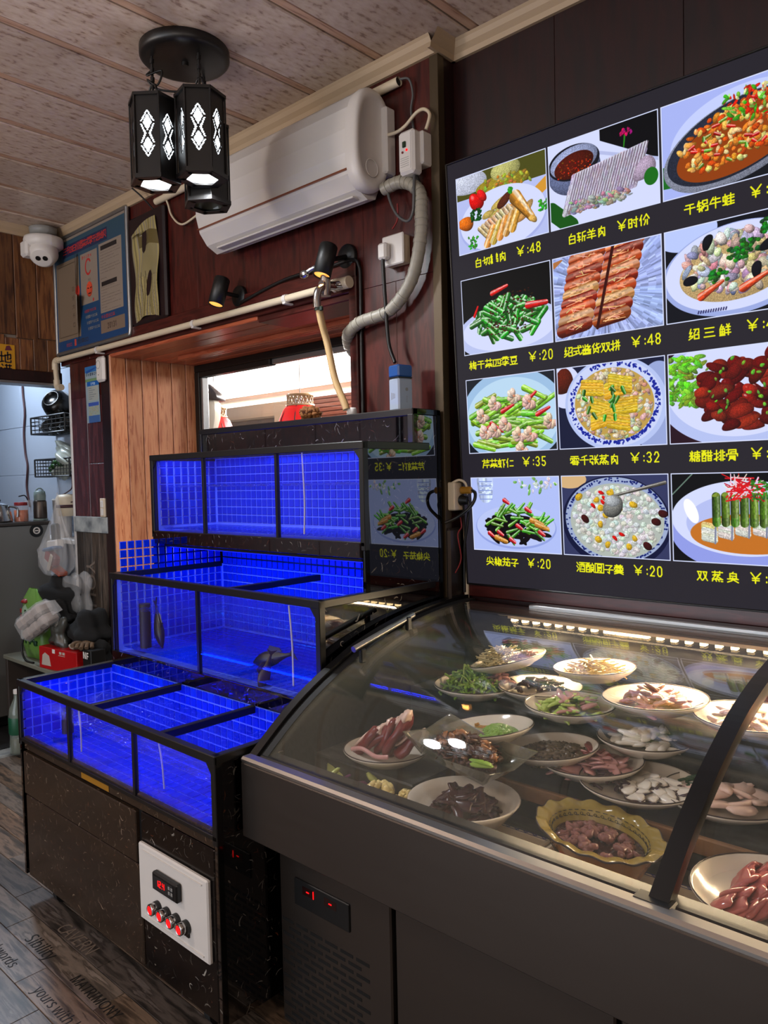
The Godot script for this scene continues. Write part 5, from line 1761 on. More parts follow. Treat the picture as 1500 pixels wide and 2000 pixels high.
# --- characters as strokes on a 16 x 16 grid: "x y x y ..." in hex; a character with a box reuses another one
const GLYPH := {
	"口": "222e 22e2ee 2eee", "日": "222e 22e2ee 28e8 2eee", "子": "22d287 878f5d 09f9", "木": "04f4 808f 740c 84fc", "扌": "05f5 909f5d 0dfa", "艹": "08f8 404f b0bf", "又": "12d2a90f 338aff", "刀": "12e2eebe 721f",
	"禾": "c131 04f4 818f 740b 84fb", "羊": "4063 b093 14e4 28d8 0cfc 848f", "酉": "00f0 131f 13e3ef 1fef 606458 a0a6e6 1bdb", "寸": "04f4 b0bf7d 3769", "亻": "9017 656f", "介": "8007 80f7 585b2f a8af", "钅": "7017 53f3 37e7 1beb 828ffc", "斤": "e132 321f 38f8 a8af", "土": "06f6 707e 0efd",
	"每": "5017 33e3 434ddd d3cf 08f8 7476 7a7c", "纟": "8036b5 b52bfa 0fec", "鱼": "6016 33b387 161d 16e6ed 1aea 767d 1ded 0fff", "车": "02f2 7138e8 868f 0cfc", "虫": "1319 13e3e9 19e9 808e 0ede cbff", "米": "07f7 808f 2245 c2a5 770e 88fe", "氵": "20c4 06a9 1fcb", "月": "222b0f 22d2dfad 26d6 2ada",
	"弓": "11d1d616 161b 1bdbdf8d", "长": "d066 07f7 414e8b 88ff", "下": "02f2 727f 77bb", "大": "05f5 706a0f 87ff", "井": "23f3 08f8 515a2f b1bf", "贝": "212a 21d1da 735a1f 8adf", "昔": "13e3 07f7 4047 b0b7 日28df", "非": "505f 1353 1858 0d5d a0af a3f3 a8f8 adfd", "也": "06e3e9b9 808b 343eeeeb", "饣": "6017 43d3b6 767fdb", "反": "e121 220f 27d7ab3f 47ff",
	"良": "8092 23d3da 232f8c 27d7 2ada 6aff db9c", "力": "04e4edbd 706a0f", "加": "力008f 口92ff", "鸟": "b0a2 92e2e6c6 929af9fece 9dcd", "我": "5013 0484 313f1e 0c6a 507c8f 8869", "叔": "4047 4383 0787 474f2d 2a0d 6a8d 又83ff", "唐": "8091 12f2 120f 45d5d9 28f8 49d9 838b 口4bef", "并": "4063 b093 14e4 09f9 545a2f b4bf", "采": "d535 2648 7678 c6b8 木07ff",
	"白": "7054 343f 34d4df 39d9 3fdf", "切": "0786 414c7a 84f4efcd b4a97f", "鹅": "我007f 鸟80ff", "肉": "333f 33d3dfbf 8049 77a9 8a4d 89bd", "斩": "车006f 斤80ff", "时": "日006f 寸70ff", "价": "亻006f 介60ff", "干": "22d2 07f7 828f", "锅": "钅006f 口70f6 797f 79f9ffcf a79b ab dd", "牛": "5016 33e3 08f8 808f", "蛙": "虫006f 土70f7 土78ff", "梅": "木006f 每70ff", "菜": "艹00f5 采05ff",
	"四": "030e 03f3fe 0efe 636a4c a3aada", "季": "禾00f8 子08ff", "豆": "12e2 343a 34d4da 3ada 4c6e bc9e 0fff", "绍": "纟006f 刀70f7 口78ff", "式": "03f3 1898 585d 0e9c 90a9cefdfb c0e1", "酱": "1124 5057 0856 a073 83e3b677 a4c5 酉08ff", "货": "5015 3238 d173 9097f7f5 贝28df", "双": "又007f 又80ff", "拼": "扌006f 并70ff", "三": "12e2 28d8 0efe", "鲜": "鱼007f 羊80ff",
	"芹": "艹00f5 斤05ff", "虾": "虫006f 下80ff", "仁": "亻006f 84e4 7ded", "霉": "11e1 0405 0407 04f4f6 7177 3546 a5b6 每07ff", "千": "c033 07f7 838f", "张": "弓006f 长70ff", "蒸": "艹00f3 35b578 787b5b 16561b b586 88db 0cfc 1d0f 5d6f 9daf dfff", "糖": "米006f 唐70ff", "醋": "酉006f 昔70ff", "排": "扌006f 非70ff", "骨": "3036 30d0d6 6366 63d3 0609 06f6f9 月38df",
	"尖": "7076 3216 b2e6 09f9 767b0f 8aff", "椒": "木005f 叔60ff", "茄": "艹00f5 加05ff", "酒": "氵004f 酉50ff", "酿": "酉007f 良80ff", "圆": "000f 00f0ff 0fff 口31c6 贝37ce", "羹": "羊00f6 1607 5658 a6b8 e6f8 羊07fd 大0aff", "臭": "8062 日21da 大08ff c9ea", "地": "土005f 也50ff", "进": "井50fc 2143 06262c 2c6fff 0f2c", "饭": "饣006f 反70ff", "家": "7081 1215 12f2f5 36c6 763a 589d8f5d 6b0e c798 9bfe",
	"0": "50a0d3dcaf5f2c2350", "1": "43808f", "2": "2450a0d4d62fdf", "3": "2250a0d3d4a777 a7dbdcaf5f2d", "4": "b00bfb b0bf", "5": "d03037a7dadcaf5f2d", "8": "50a0d3d4a757242350 57a7dadcaf5f2c2a57", ":": "7576 7c7d", "¥": "1078 e078 787f 38c8 3bcb"}

func strokes(ch: String) -> Array:     # polylines in 0..1
	var out := []
	if not GLYPH.has(ch):
		return out
	for tok: String in GLYPH[ch].split(" ", false):
		if GLYPH.has(tok[0]) and not tok.is_valid_hex_number() :
			var x0 := tok.substr(1, 1).hex_to_int() / 15.0
			var y0 := tok.substr(2, 1).hex_to_int() / 15.0
			var x1 := tok.substr(3, 1).hex_to_int() / 15.0
			var y1 := tok.substr(4, 1).hex_to_int() / 15.0
			for s in strokes(tok[0]):
				var q := PackedVector2Array()
				for p in s:
					q.append(Vector2(lerpf(x0, x1, p.x), lerpf(y0, y1, p.y)))
				out.append(q)
		else:
			var q := PackedVector2Array()
			for k in range(0, tok.length() - 1, 2):
				q.append(Vector2(tok.substr(k, 1).hex_to_int(), tok.substr(k + 1, 1).hex_to_int()) / 15.0)
			out.append(q)
	return out

func write(text: String, x: float, y: float, size: float, step: float, c: Color, w := 1.5) -> void:   # x, y: top left of the first character
	for ch in text:
		var narrow := 0.58 if ch in "0123458:" else 1.0
		for s in strokes(ch):
			for k in s.size() - 1:
				bar(x + s[k].x * size * narrow, y + s[k].y * size, x + s[k + 1].x * size * narrow, y + s[k + 1].y * size, w, w, c)
		x += step * (0.66 if ch in "012345 8" else 0.45 if ch == ":" else 1.0)

func stroke_mesh(called: String, ch: String, size: float, m: Material, parent: Node, xf: Transform3D, weight := 1.0) -> void:
	var st := begin()
	for s in strokes(ch):
		for k in s.size() - 1:
			var a := Vector3((s[k].x - 0.5) * size, (0.5 - s[k].y) * size, 0)
			var b := Vector3((s[k + 1].x - 0.5) * size, (0.5 - s[k + 1].y) * size, 0)
			var d := b - a
			var L := d.length() + size * 0.03
			box(st, Vector3.ZERO, Vector3(L, size * 0.075 * weight, 0.0016), 0.0, Transform3D(Basis(Vector3(0, 0, 1), atan2(d.y, d.x)), (a + b) * 0.5))
	fin(called, st, m, parent, xf)

const PW := 360.0     # one printed picture, pixels
const PH := 262.0

func dish(k: int, X: float, Y: float) -> void:
	clip = Rect2i(int(X), int(Y), int(PW), int(PH))
	var lav := Color(0.70, 0.76, 0.98)
	var white := Color(0.84, 0.87, 1.0)
	match k:
		0:   # sliced poached goose on a round plate
			rect(X, Y, X + PW, Y + PH, Color(0.72, 0.76, 0.95))
			rect(X, Y, X + PW, Y + 78, Color(0.30, 0.30, 0.10))
			oval(X + 40, Y + 20, 90, 42, 0.1, Color(0.8, 0.82, 0.9), 0.3)
			oval(X + 190, Y + 60, 110, 30, 0.0, Color(0.62, 0.55, 0.15), 0.4)
			oval(X + 205, Y + 20, 60, 34, 0.0, Color(0.75, 0.74, 0.45), 0.5, 0.6)
			for i in 40:
				oval(X + rnd(120, 300), Y + rnd(36, 78), rnd(5, 12), rnd(4, 7), rnd(0, 3), shade_of(Color(0.65, 0.6, 0.2), 0.3), 0.6)
			bar(X + 330, Y + 120, X + 380, Y + 90, 18, 18, Color(0.85, 0.6, 0.2))
			oval(X + 182, Y + 178, 178, 108, 0.0, Color(0.66, 0.70, 0.92))
			oval(X + 182, Y + 172, 174, 104, 0.0, white)
			for i in 26:
				var a := rnd(0, TAU)
				oval(X + 190 + cos(a) * rnd(10, 85), Y + 165 + sin(a) * rnd(5, 50), rnd(26, 44), rnd(12, 18), rnd(-0.8, -0.2), shade_of(Color(0.83, 0.66, 0.38), 0.12), 0.7, 0.5)
			for i in 9:
				bar(X + 90 + i * 15, Y + 190 - i * 6, X + 130 + i * 13, Y + 232 - i * 7, 9, 9, shade_of(Color(0.84, 0.70, 0.52), 0.1), 0.7, 0.4)
			for i in 5:
				bar(X + 120 + i * 26, Y + 250 - i * 8, X + 145 + i * 26, Y + 200 - i * 10, 15, 13, shade_of(Color(0.86, 0.62, 0.26), 0.08), 0.6, 0.5)
			oval(X + 195, Y + 120, 34, 16, -0.5, Color(0.36, 0.16, 0.10), 0.6)
			bar(X + 240, Y + 120, X + 300, Y + 200, 24, 13, Color(0.82, 0.55, 0.18), 0.8, 0.7)
			oval(X + 305, Y + 205, 18, 11, 0.6, Color(0.87, 0.68, 0.34), 0.7)
			oval(X + 80, Y + 98, 34, 26, 0.5, Color(0.85, 0.06, 0.06), 0.7, 0.5)
			oval(X + 105, Y + 80, 26, 15, 0.9, Color(0.90, 0.1, 0.1), 0.7, 0.5)
			oval(X + 35, Y + 160, 30, 26, 0.7, Color(0.86, 0.42, 0.08), 0.8, 0.5)
			for i in 60:
				oval(X + 78 + rnd(-22, 22), Y + 140 + rnd(-20, 20), 5, 4, 0, shade_of(Color(0.05, 0.28, 0.08), 0.5), 0.6)
			for q in [[60, 230, 20], [345, 170, 18], [222, 92, 8]]:
				for i in 26:
					oval(X + q[0] + rnd(-q[2], q[2]), Y + q[1] + rnd(-q[2], q[2]), 6, 4, rnd(0, 3), shade_of(Color(0.2, 0.62, 0.15), 0.3), 0.5)
		1:   # cold sliced mutton, a glass bowl of sauce
			rect(X, Y, X + PW, Y + PH, white)
			for i in 80:
				bar(X + 180 + i * 2.4, Y - 20, X + 180 + i * 2.4, Y + 30 + i * 1.35, 2.5, 2.5, Color(0.03, 0.03, 0.05))
			bar(X + 170, Y + 64, X + 360, Y + 136, 5, 5, Color(0.72, 0.75, 0.92))
			bar(X, Y + 200, X + 70, Y + 262, 26, 26, Color(0.08, 0.33, 0.08))
			oval(X + 86, Y + 96, 92, 72, 0.0, Color(0.42, 0.46, 0.62), 0.6, 0.4)
			oval(X + 86, Y + 70, 90, 54, 0.0, Color(0.08, 0.08, 0.12))
			oval(X + 86, Y + 66, 84, 46, -0.1, Color(0.62, 0.66, 0.82), 0.5)
			oval(X + 86, Y + 78, 70, 38, -0.15, Color(0.33, 0.08, 0.03), 0.5, 0.6)
			for i in 80:
				oval(X + 86 + rnd(-58, 58), Y + 82 + rnd(-22, 26), rnd(1.5, 4), rnd(1.5, 3), 0, shade_of(Color(0.66, 0.2, 0.05), 0.5))
			for i in 26:
				var x := X + 322 - i * 9.4
				for j in 7:
					bar(x - j * 5.4 + rnd(-2, 2), Y + 84 + i * 1.2 + j * 15, x - j * 5.4 - 6, Y + 101 + i * 1.2 + j * 15, 9, 9, shade_of(Color(0.72, 0.67, 0.76), 0.07), 0.3, 0.2)
				bar(x + 4, Y + 76 + i * 1.2, x - 34, Y + 186 + i * 1.2, 1.5, 1.0, Color(0.86, 0.86, 0.93))
				bar(x + 8, Y + 78 + i * 1.2, x - 30, Y + 186 + i * 1.2, 1.4, 1.0, Color(0.50, 0.44, 0.50))
			for i in 110:
				oval(X + 70 + rnd(0, 200), Y + 190 + rnd(0, 34), rnd(4, 15), rnd(3, 8), rnd(-1, 1), shade_of(Color(0.68, 0.61, 0.60), 0.22), 0.7, 0.5)
			oval(X + 318, Y + 150, 34, 32, 0, Color(0.70, 0.62, 0.72), 0.5)
			oval(X + 336, Y + 180, 22, 26, 0, Color(0.1, 0.42, 0.1))
			bar(X + 258, Y + 40, X + 254, Y + 72, 3, 2, Color(0.15, 0.5, 0.1))
			for i in 16:
				oval(X + 262 + rnd(-18, 18), Y + 30 + rnd(-9, 9), 6, 4, rnd(0, 3), shade_of(Color(0.74, 0.05, 0.4), 0.3), 0.6)
		2:   # dry pot bullfrog in a black wok
			rect(X, Y, X + PW, Y + PH, Color(0.67, 0.72, 0.97))
			oval(X + 210, Y + 120, 190, 110, -0.12, Color(0.78, 0.82, 1.0))
			for i in 8:
				bar(X, Y + 175 + i * 7, X + 60, Y + 165 + i * 9, 6, 6, shade_of(Color(0.10, 0.38, 0.12), 0.2))
			oval(X + 200, Y + 232, 130, 60, 0, Color(0.07, 0.08, 0.11))
			oval(X + 200, Y + 150, 205, 108, -0.25, Color(0.56, 0.58, 0.66), 0.3)
			oval(X + 200, Y + 142, 194, 98, -0.25, Color(0.16, 0.18, 0.25), 0.3)
			oval(X + 210, Y + 150, 176, 82, -0.25, Color(0.58, 0.25, 0.05))
			for i in 220:
				var a := rnd(0, TAU)
				var r := sqrt(rnd(0, 1))
				oval(X + 212 + cos(a) * r * 165, Y + 128 + sin(a) * r * 76 - cos(a) * r * 30, rnd(6, 15), rnd(5, 10), rnd(0, 3), shade_of([Color(0.90, 0.50, 0.14), Color(0.94, 0.68, 0.30), Color(0.82, 0.3, 0.06), Color(0.95, 0.80, 0.52)][rng.randi() % 4], 0.12), 0.8, 0.6)
			for i in 34:
				var a := rnd(0, TAU)
				var r := sqrt(rnd(0, 1))
				var x := X + 212 + cos(a) * r * 150
				var y := Y + 125 + sin(a) * r * 65 - cos(a) * r * 30
				bar(x, y, x + rnd(-20, 20), y + rnd(-8, 8), 5, 4, shade_of([Color(0.8, 0.06, 0.03), Color(0.42, 0.62, 0.12), Color(0.86, 0.10, 0.05)][rng.randi() % 3], 0.2), 0.7, 0.6)
			for i in 70:
				oval(X + 232 + rnd(-55, 55), Y + 62 + rnd(-42, 42), rnd(6, 13), rnd(3, 6), rnd(0, 3), shade_of([Color(0.25, 0.62, 0.12), Color(0.4, 0.72, 0.2), Color(0.85, 0.15, 0.06), Color(0.85, 0.92, 0.6)][rng.randi() % 4], 0.2), 0.6, 0.3)
			words_none()
		3:   # green beans
			rect(X, Y, X + PW, Y + PH, Color(0.025, 0.025, 0.03))
			oval(X + 190, Y + 200, 220, 96, 0.0, Color(0.74, 0.78, 0.95))
			oval(X + 185, Y + 192, 190, 74, 0.0, white)
			for i in 105:
				var a := rnd(0, TAU)
				var r := sqrt(rnd(0, 1))
				var x := X + 190 + cos(a) * r * 135
				var y := Y + 170 + sin(a) * r * 55 - (1 - r) * 75
				var d := rnd(-1.1, 1.1) + (1.57 if i % 2 == 0 else 0.0)
				bar(x - cos(d) * 26, y - sin(d) * 20, x + cos(d) * 26, y + sin(d) * 20, 10.5, 9.5, shade_of(Color(0.12, 0.52, 0.10), 0.3), 0.85, 0.7)
			for i in 170:
				oval(X + 190 + rnd(-90, 100), Y + 100 + rnd(-30, 110), rnd(2, 6), rnd(2, 4), 0, shade_of(Color(0.25, 0.09, 0.04), 0.5), 0.5)
			bar(X + 130, Y + 64, X + 190, Y + 48, 10, 6, Color(0.85, 0.08, 0.06), 0.8, 0.6)
			bar(X + 272, Y + 128, X + 340, Y + 128, 13, 9, Color(0.82, 0.05, 0.05), 0.8, 0.6)
			bar(X + 50, Y + 130, X + 66, Y + 100, 6, 4, Color(0.8, 0.06, 0.05), 0.8)
		4:   # two columns of soy cured meat on a scalloped plate
			rect(X, Y, X + PW, Y + PH, lav)
			for i in 26:
				var a := TAU * i / 26
				bar(X + 180 + cos(a) * 40, Y + 130 + sin(a) * 30, X + 180 + cos(a) * 260, Y + 130 + sin(a) * 200, 6, 26, shade_of(Color(0.66, 0.72, 0.95), 0.02), 0.35)
			bar(X, Y + 20, X + 30, Y + 8, 10, 3, Color(0.7, 0.45, 0.25))
			for c in 2:
				for i in 9:
					var x := X + 118 + c * 128 - i * 6.5
					var y := Y + 14 + i * 27 - c * 14
					bar(x - 42, y + 4, x + 46, y - 10, 21, 21, shade_of([Color(0.66, 0.25, 0.08), Color(0.82, 0.46, 0.28), Color(0.52, 0.12, 0.04)][(i + c) % 3], 0.12), 0.75, 0.35)
					bar(x - 44, y + 22, x + 44, y + 9, 4, 4, Color(0.28, 0.05, 0.02), 0.3)
					for j in 7:
						bar(x + rnd(-44, 30), y + rnd(-14, 10), x + rnd(-20, 50), y + rnd(-16, 10), 1.6, 1.0, shade_of(Color(0.96, 0.72, 0.55), 0.15))
			bar(X + 208, Y, X + 148, Y + 240, 5, 5, Color(0.22, 0.04, 0.02))
		5:   # mixed seafood stew
			rect(X, Y, X + PW, Y + PH, Color(0.05, 0.06, 0.10))
			oval(X + 60, Y + 10, 90, 55, 0, Color(0.74, 0.8, 1.0))
			oval(X + 195, Y + 138, 208, 126, -0.06, Color(0.62, 0.68, 0.9))
			oval(X + 195, Y + 132, 198, 118, -0.06, white)
			oval(X + 190, Y + 140, 152, 84, -0.06, Color(0.78, 0.66, 0.45), 0.2)
			for i in 170:
				var a := rnd(0, TAU)
				var r := sqrt(rnd(0, 1))
				oval(X + 195 + cos(a) * r * 142, Y + 118 + sin(a) * r * 82, rnd(9, 24), rnd(7, 15), rnd(0, 3), shade_of([Color(0.86, 0.84, 0.86), Color(0.80, 0.62, 0.62), Color(0.75, 0.72, 0.55), Color(0.90, 0.88, 0.82), Color(0.62, 0.6, 0.72)][rng.randi() % 5], 0.12), 0.8, 0.4)
			for q in [[120, 50], [280, 90], [300, 60], [70, 150], [250, 150]]:
				oval(X + q[0], Y + q[1], 22, 14, rnd(0, 3), Color(0.06, 0.06, 0.10), 0.7, 0.5)
			for q in [[200, 100], [150, 150], [290, 40], [235, 82]]:
				for i in 24:
					oval(X + q[0] + rnd(-24, 24), Y + q[1] + rnd(-18, 18), 7, 6, 0, shade_of(Color(0.12, 0.42, 0.12), 0.4), 0.7)
			for q in [[100, 200, 60], [215, 195, 70], [300, 190, 40]]:
				bar(X + q[0], Y + q[1], X + q[0] + q[2], Y + q[1] - 34, 12, 5, Color(0.88, 0.28, 0.12), 0.8, 0.5)
			for i in 12:
				bar(X + 90 + i * 7, Y + 246, X + 92 + i * 7, Y + 240, 2, 2, Color(0.2, 0.2, 0.4))
		6:   # celery and shrimps
			rect(X, Y, X + PW, Y + PH, Color(0.10, 0.12, 0.16))
			oval(X + 185, Y + 140, 215, 165, 0, Color(0.62, 0.76, 0.90))
			oval(X + 185, Y + 145, 190, 140, 0, Color(0.74, 0.86, 0.96))
			for i in 62:
				var x := X + 190 + rnd(-140, 140)
				var y := Y + 160 + rnd(-95, 85)
				var d := rnd(-0.7, 0.5)
				bar(x - cos(d) * 42, y - sin(d) * 42, x + cos(d) * 42, y + sin(d) * 42, 11, 8, shade_of(Color(0.50, 0.74, 0.16), 0.2), 0.8, 0.5)
			for q in [[60, 190, 30], [100, 160, -30], [240, 100, 36], [290, 140, 20], [150, 120, 20]]:
				bar(X + q[0], Y + q[1], X + q[0] + 46, Y + q[1] - q[2], 9, 5, Color(0.82, 0.06, 0.06), 0.8, 0.5)
			for q in [[200, 70], [120, 90], [260, 95], [65, 130], [115, 185], [160, 165], [215, 205], [260, 205], [340, 165], [75, 190], [225, 255]]:
				for i in 6:
					var a := 0.6 + i * 0.75
					oval(X + q[0] + cos(a) * 16, Y + q[1] + sin(a) * 14, 15, 12, a, shade_of(Color(0.95, 0.80, 0.72), 0.05), 0.75, 0.7)
				oval(X + q[0], Y + q[1], 6, 5, 0, Color(0.85, 0.55, 0.42), 0.4)
		7:   # steamed mince with bean curd sheets in a blue and white bowl
			rect(X, Y, X + PW, Y + PH, Color(0.08, 0.10, 0.22))
			oval(X + 340, Y + 160, 80, 150, 0, Color(0.6, 0.66, 0.86))
			oval(X + 25, Y + 60, 58, 70, 0, white)
			oval(X + 20, Y + 40, 36, 42, 0, Color(0.36, 0.10, 0.03), 0.6, 0.5)
			oval(X + 195, Y + 128, 172, 148, 0.12, Color(0.72, 0.78, 0.96))
			oval(X + 192, Y + 125, 160, 138, 0.12, Color(0.80, 0.84, 0.98))
			for i in 230:
				var a := rnd(0, TAU)
				oval(X + 192 + cos(a) * rnd(138, 153), Y + 125 + sin(a) * rnd(118, 132), rnd(3, 7), rnd(2, 5), rnd(0, 3), Color(0.08, 0.14, 0.6))
			oval(X + 192, Y + 128, 134, 114, 0.12, Color(0.76, 0.62, 0.30))
			for i in 320:
				var a := rnd(0, TAU)
				var r := sqrt(rnd(0, 1))
				oval(X + 192 + cos(a) * r * 126, Y + 128 + sin(a) * r * 108, rnd(5, 13), rnd(4, 9), rnd(0, 3), shade_of([Color(0.84, 0.76, 0.66), Color(0.76, 0.62, 0.48), Color(0.9, 0.84, 0.74)][rng.randi() % 3], 0.12), 0.7, 0.3)
			for q in [[120, 70, 0.2], [200, 90, -0.3], [150, 130, 0.5], [230, 140, -0.1], [150, 185, -0.4], [205, 180, 0.3], [215, 60, 0.4]]:
				for i in 5:
					bar(X + q[0] - 30, Y + q[1] + i * 9 - 20, X + q[0] + 34, Y + q[1] + i * 9 - 20 + q[2] * 40, 8, 8, shade_of(Color(0.84, 0.66, 0.10), 0.07), 0.4, 0.2)
			for i in 18:
				var x := X + 150 + rnd(-60, 80)
				var y := Y + 120 + rnd(-50, 60)
				bar(x, y, x + rnd(-10, 10), y + rnd(5, 18), 6, 5, shade_of(Color(0.16, 0.5, 0.08), 0.3), 0.8, 0.5)
		8:   # sweet and sour ribs
			rect(X, Y, X + PW, Y + PH, Color(0.16, 0.06, 0.12))
			oval(X + 190, Y + 110, 230, 168, 0, Color(0.72, 0.77, 0.96))
			oval(X + 195, Y + 105, 205, 145, 0, white)
			for i in 120:
				oval(X + 45 + rnd(-50, 50), Y + 70 + rnd(-60, 80), rnd(8, 22), rnd(4, 9), rnd(-1, 1), shade_of(Color(0.45, 0.75, 0.18), 0.25), 0.7, 0.4)
			for i in 85:
				var a := rnd(0, TAU)
				var r := sqrt(rnd(0, 1))
				oval(X + 225 + cos(a) * r * 135, Y + 118 + sin(a) * r * 105, rnd(20, 38), rnd(12, 20), rnd(-0.8, 0.8), shade_of([Color(0.46, 0.08, 0.05), Color(0.36, 0.04, 0.04), Color(0.58, 0.15, 0.08)][rng.randi() % 3], 0.15), 0.85, 0.8)
			for i in 34:
				oval(X + 220 + rnd(-110, 120), Y + 110 + rnd(-85, 85), rnd(5, 9), rnd(3, 6), rnd(0, 3), shade_of(Color(0.4, 0.68, 0.2), 0.2), 0.7, 0.4)
		9:   # peppers and aubergine on a lavender cloth
			rect(X, Y, X + PW, Y + PH, lav)
			bar(X + 60, Y + 10, X + 60, Y + 60, 36, 30, Color(0.78, 0.84, 1.0), 0.3)
			for i in 5:
				bar(X + 34, Y + 12 + i * 16, X + 88, Y + 12 + i * 16, 1.5, 1.5, Color(0.5, 0.58, 0.85))
			for i in 26:
				oval(X + 230 + rnd(-50, 120), Y + 24 + rnd(-20, 30), rnd(6, 14), rnd(3, 7), rnd(0, 3), shade_of([Color(0.45, 0.68, 0.35), Color(0.9, 0.92, 1.0), Color(0.85, 0.86, 0.9)][rng.randi() % 3], 0.1), 0.4)
			oval(X + 178, Y + 176, 168, 78, 0.0, Color(0.58, 0.64, 0.90))
			oval(X + 178, Y + 172, 164, 74, 0.0, Color(0.74, 0.79, 0.98))
			for i in 60:
				var a := rnd(0, TAU)
				var r := sqrt(rnd(0, 1))
				oval(X + 180 + cos(a) * r * 130, Y + 180 + sin(a) * r * 48, rnd(14, 30), rnd(8, 14), rnd(-0.7, 0.7), shade_of(Color(0.07, 0.04, 0.06), 0.4), 0.8, 0.5)
			for i in 46:
				var a := rnd(0, TAU)
				var r := sqrt(rnd(0, 1))
				var x := X + 180 + cos(a) * r * 120
				var y := Y + 165 + sin(a) * r * 48 - (1 - r) * 60
				var d := rnd(-1.2, 1.2)
				bar(x, y, x + cos(d) * 44, y + sin(d) * 34, 7, 4, shade_of(Color(0.28, 0.62, 0.10), 0.25), 0.85, 0.6)
			for q in [[140, 80], [190, 170], [70, 200], [230, 110], [160, 220], [110, 195], [280, 190]]:
				bar(X + q[0], Y + q[1], X + q[0] + 16, Y + q[1] + 10, 9, 6, Color(0.82, 0.10, 0.14), 0.8, 0.6)
			for q in [[250, 150], [100, 215], [270, 165]]:
				bar(X + q[0], Y + q[1], X + q[0] + 40, Y + q[1] + 14, 11, 8, Color(0.80, 0.52, 0.16), 0.8, 0.4)
		10:  # rice wine dumpling soup with a ladle
			rect(X, Y, X + PW, Y + PH, Color(0.20, 0.22, 0.38))
			oval(X + 30, Y + 10, 60, 30, 0, Color(0.85, 0.7, 0.5))
			oval(X + 182, Y + 150, 186, 150, 0.05, Color(0.05, 0.07, 0.22))
			oval(X + 184, Y + 142, 176, 138, 0.05, Color(0.62, 0.68, 0.82))
			for i in 160:
				var a := rnd(0, TAU)
				oval(X + 184 + cos(a) * rnd(160, 174), Y + 142 + sin(a) * rnd(124, 136), 4, 3, 0, Color(0.07, 0.12, 0.42))
			oval(X + 186, Y + 146, 160, 122, 0.05, Color(0.70, 0.73, 0.70))
			for i in 330:
				var a := rnd(0, TAU)
				var r := sqrt(rnd(0, 1))
				oval(X + 186 + cos(a) * r * 148, Y + 146 + sin(a) * r * 112, 10, 9, 0, shade_of(Color(0.84, 0.86, 0.84), 0.06), 0.45, 0.6)
			for i in 15:
				oval(X + 186 + rnd(-130, 130), Y + 146 + rnd(-95, 95), rnd(9, 15), rnd(8, 12), rnd(0, 3), Color(0.85, 0.68, 0.16), 0.6, 0.4)
			for q in [[140, 54], [110, 96], [145, 86], [205, 188], [182, 200], [150, 72]]:
				oval(X + q[0], Y + q[1], 11, 6, 0.6, Color(0.85, 0.07, 0.05), 0.6, 0.3)
			for q in [[320, 145], [80, 140], [342, 120], [290, 222]]:
				oval(X + q[0], Y + q[1], 16, 12, 0.4, Color(0.24, 0.05, 0.05), 0.7)
			bar(X + 175, Y + 66, X + 350, Y + 24, 4, 6, Color(0.35, 0.33, 0.3), 0.7, 0.5)
			oval(X + 180, Y + 98, 32, 38, 0.3, Color(0.52, 0.52, 0.5), 0.9, 0.9)
			oval(X + 176, Y + 82, 27, 18, 0.3, Color(0.7, 0.72, 0.74), 0.6, 0.8)
		11:  # steamed bean curd rolls in a white bowl
			rect(X, Y, X + PW, Y + PH, Color(0.03, 0.03, 0.05))
			bar(X, Y + 60, X + 60, Y, 2, 2, Color(0.4, 0.5, 0.45))
			oval(X + 205, Y + 170, 214, 120, 0.0, Color(0.58, 0.62, 0.92))
			oval(X + 205, Y + 130, 210, 110, 0.0, white)
			oval(X + 215, Y + 145, 176, 88, 0.0, Color(0.72, 0.76, 0.96))
			oval(X + 55, Y + 110, 18, 40, -0.4, Color(1, 1, 1))
			oval(X + 215, Y + 175, 165, 58, 0.0, Color(0.78, 0.45, 0.14))
			for i in 7:
				for j in 6:
					bar(X + 92 + i * 48, Y + 150 - sin(i * 0.55) * 22 + j * 8, X + 122 + i * 46, Y + 156 - sin(i * 0.55) * 22 + j * 8, 9, 9, shade_of(Color(0.84, 0.85, 0.80) if j > 1 else Color(0.86, 0.80, 0.5), 0.05), 0.3)
				bar(X + 125 + i * 47, Y + 150 - sin(i * 0.55) * 22, X + 123 + i * 47, Y + 205 - sin(i * 0.55) * 22, 2.5, 2.5, Color(0.5, 0.52, 0.62))
			for i in 17:
				var x := X + 128 + (i % 9) * 26
				var y := Y + 92 - (i / 9) * 26
				bar(x, y, x, y + 52, 12, 12, shade_of(Color(0.30, 0.42, 0.10), 0.2), 0.85, 0.3)
				oval(x, y - 4, 11, 6, 0, Color(0.50, 0.58, 0.20), 0.3)
			for i in 60:
				bar(X + 215 + rnd(-70, 50), Y + 30 + rnd(-20, 50), X + 215 + rnd(-70, 50), Y + 30 + rnd(-30, 40), 2.2, 1.4, shade_of([Color(0.82, 0.06, 0.12), Color(0.9, 0.86, 0.88), Color(0.85, 0.1, 0.1)][rng.randi() % 3], 0.1))
			for i in 60:
				oval(X + 262 + rnd(-34, 34), Y + 52 + rnd(-30, 26), 7, 3, rnd(0, 3), shade_of(Color(0.2, 0.5, 0.15), 0.3), 0.4)
	clip = Rect2i(0, 0, BW, BH)

func words_none() -> void:
	pass

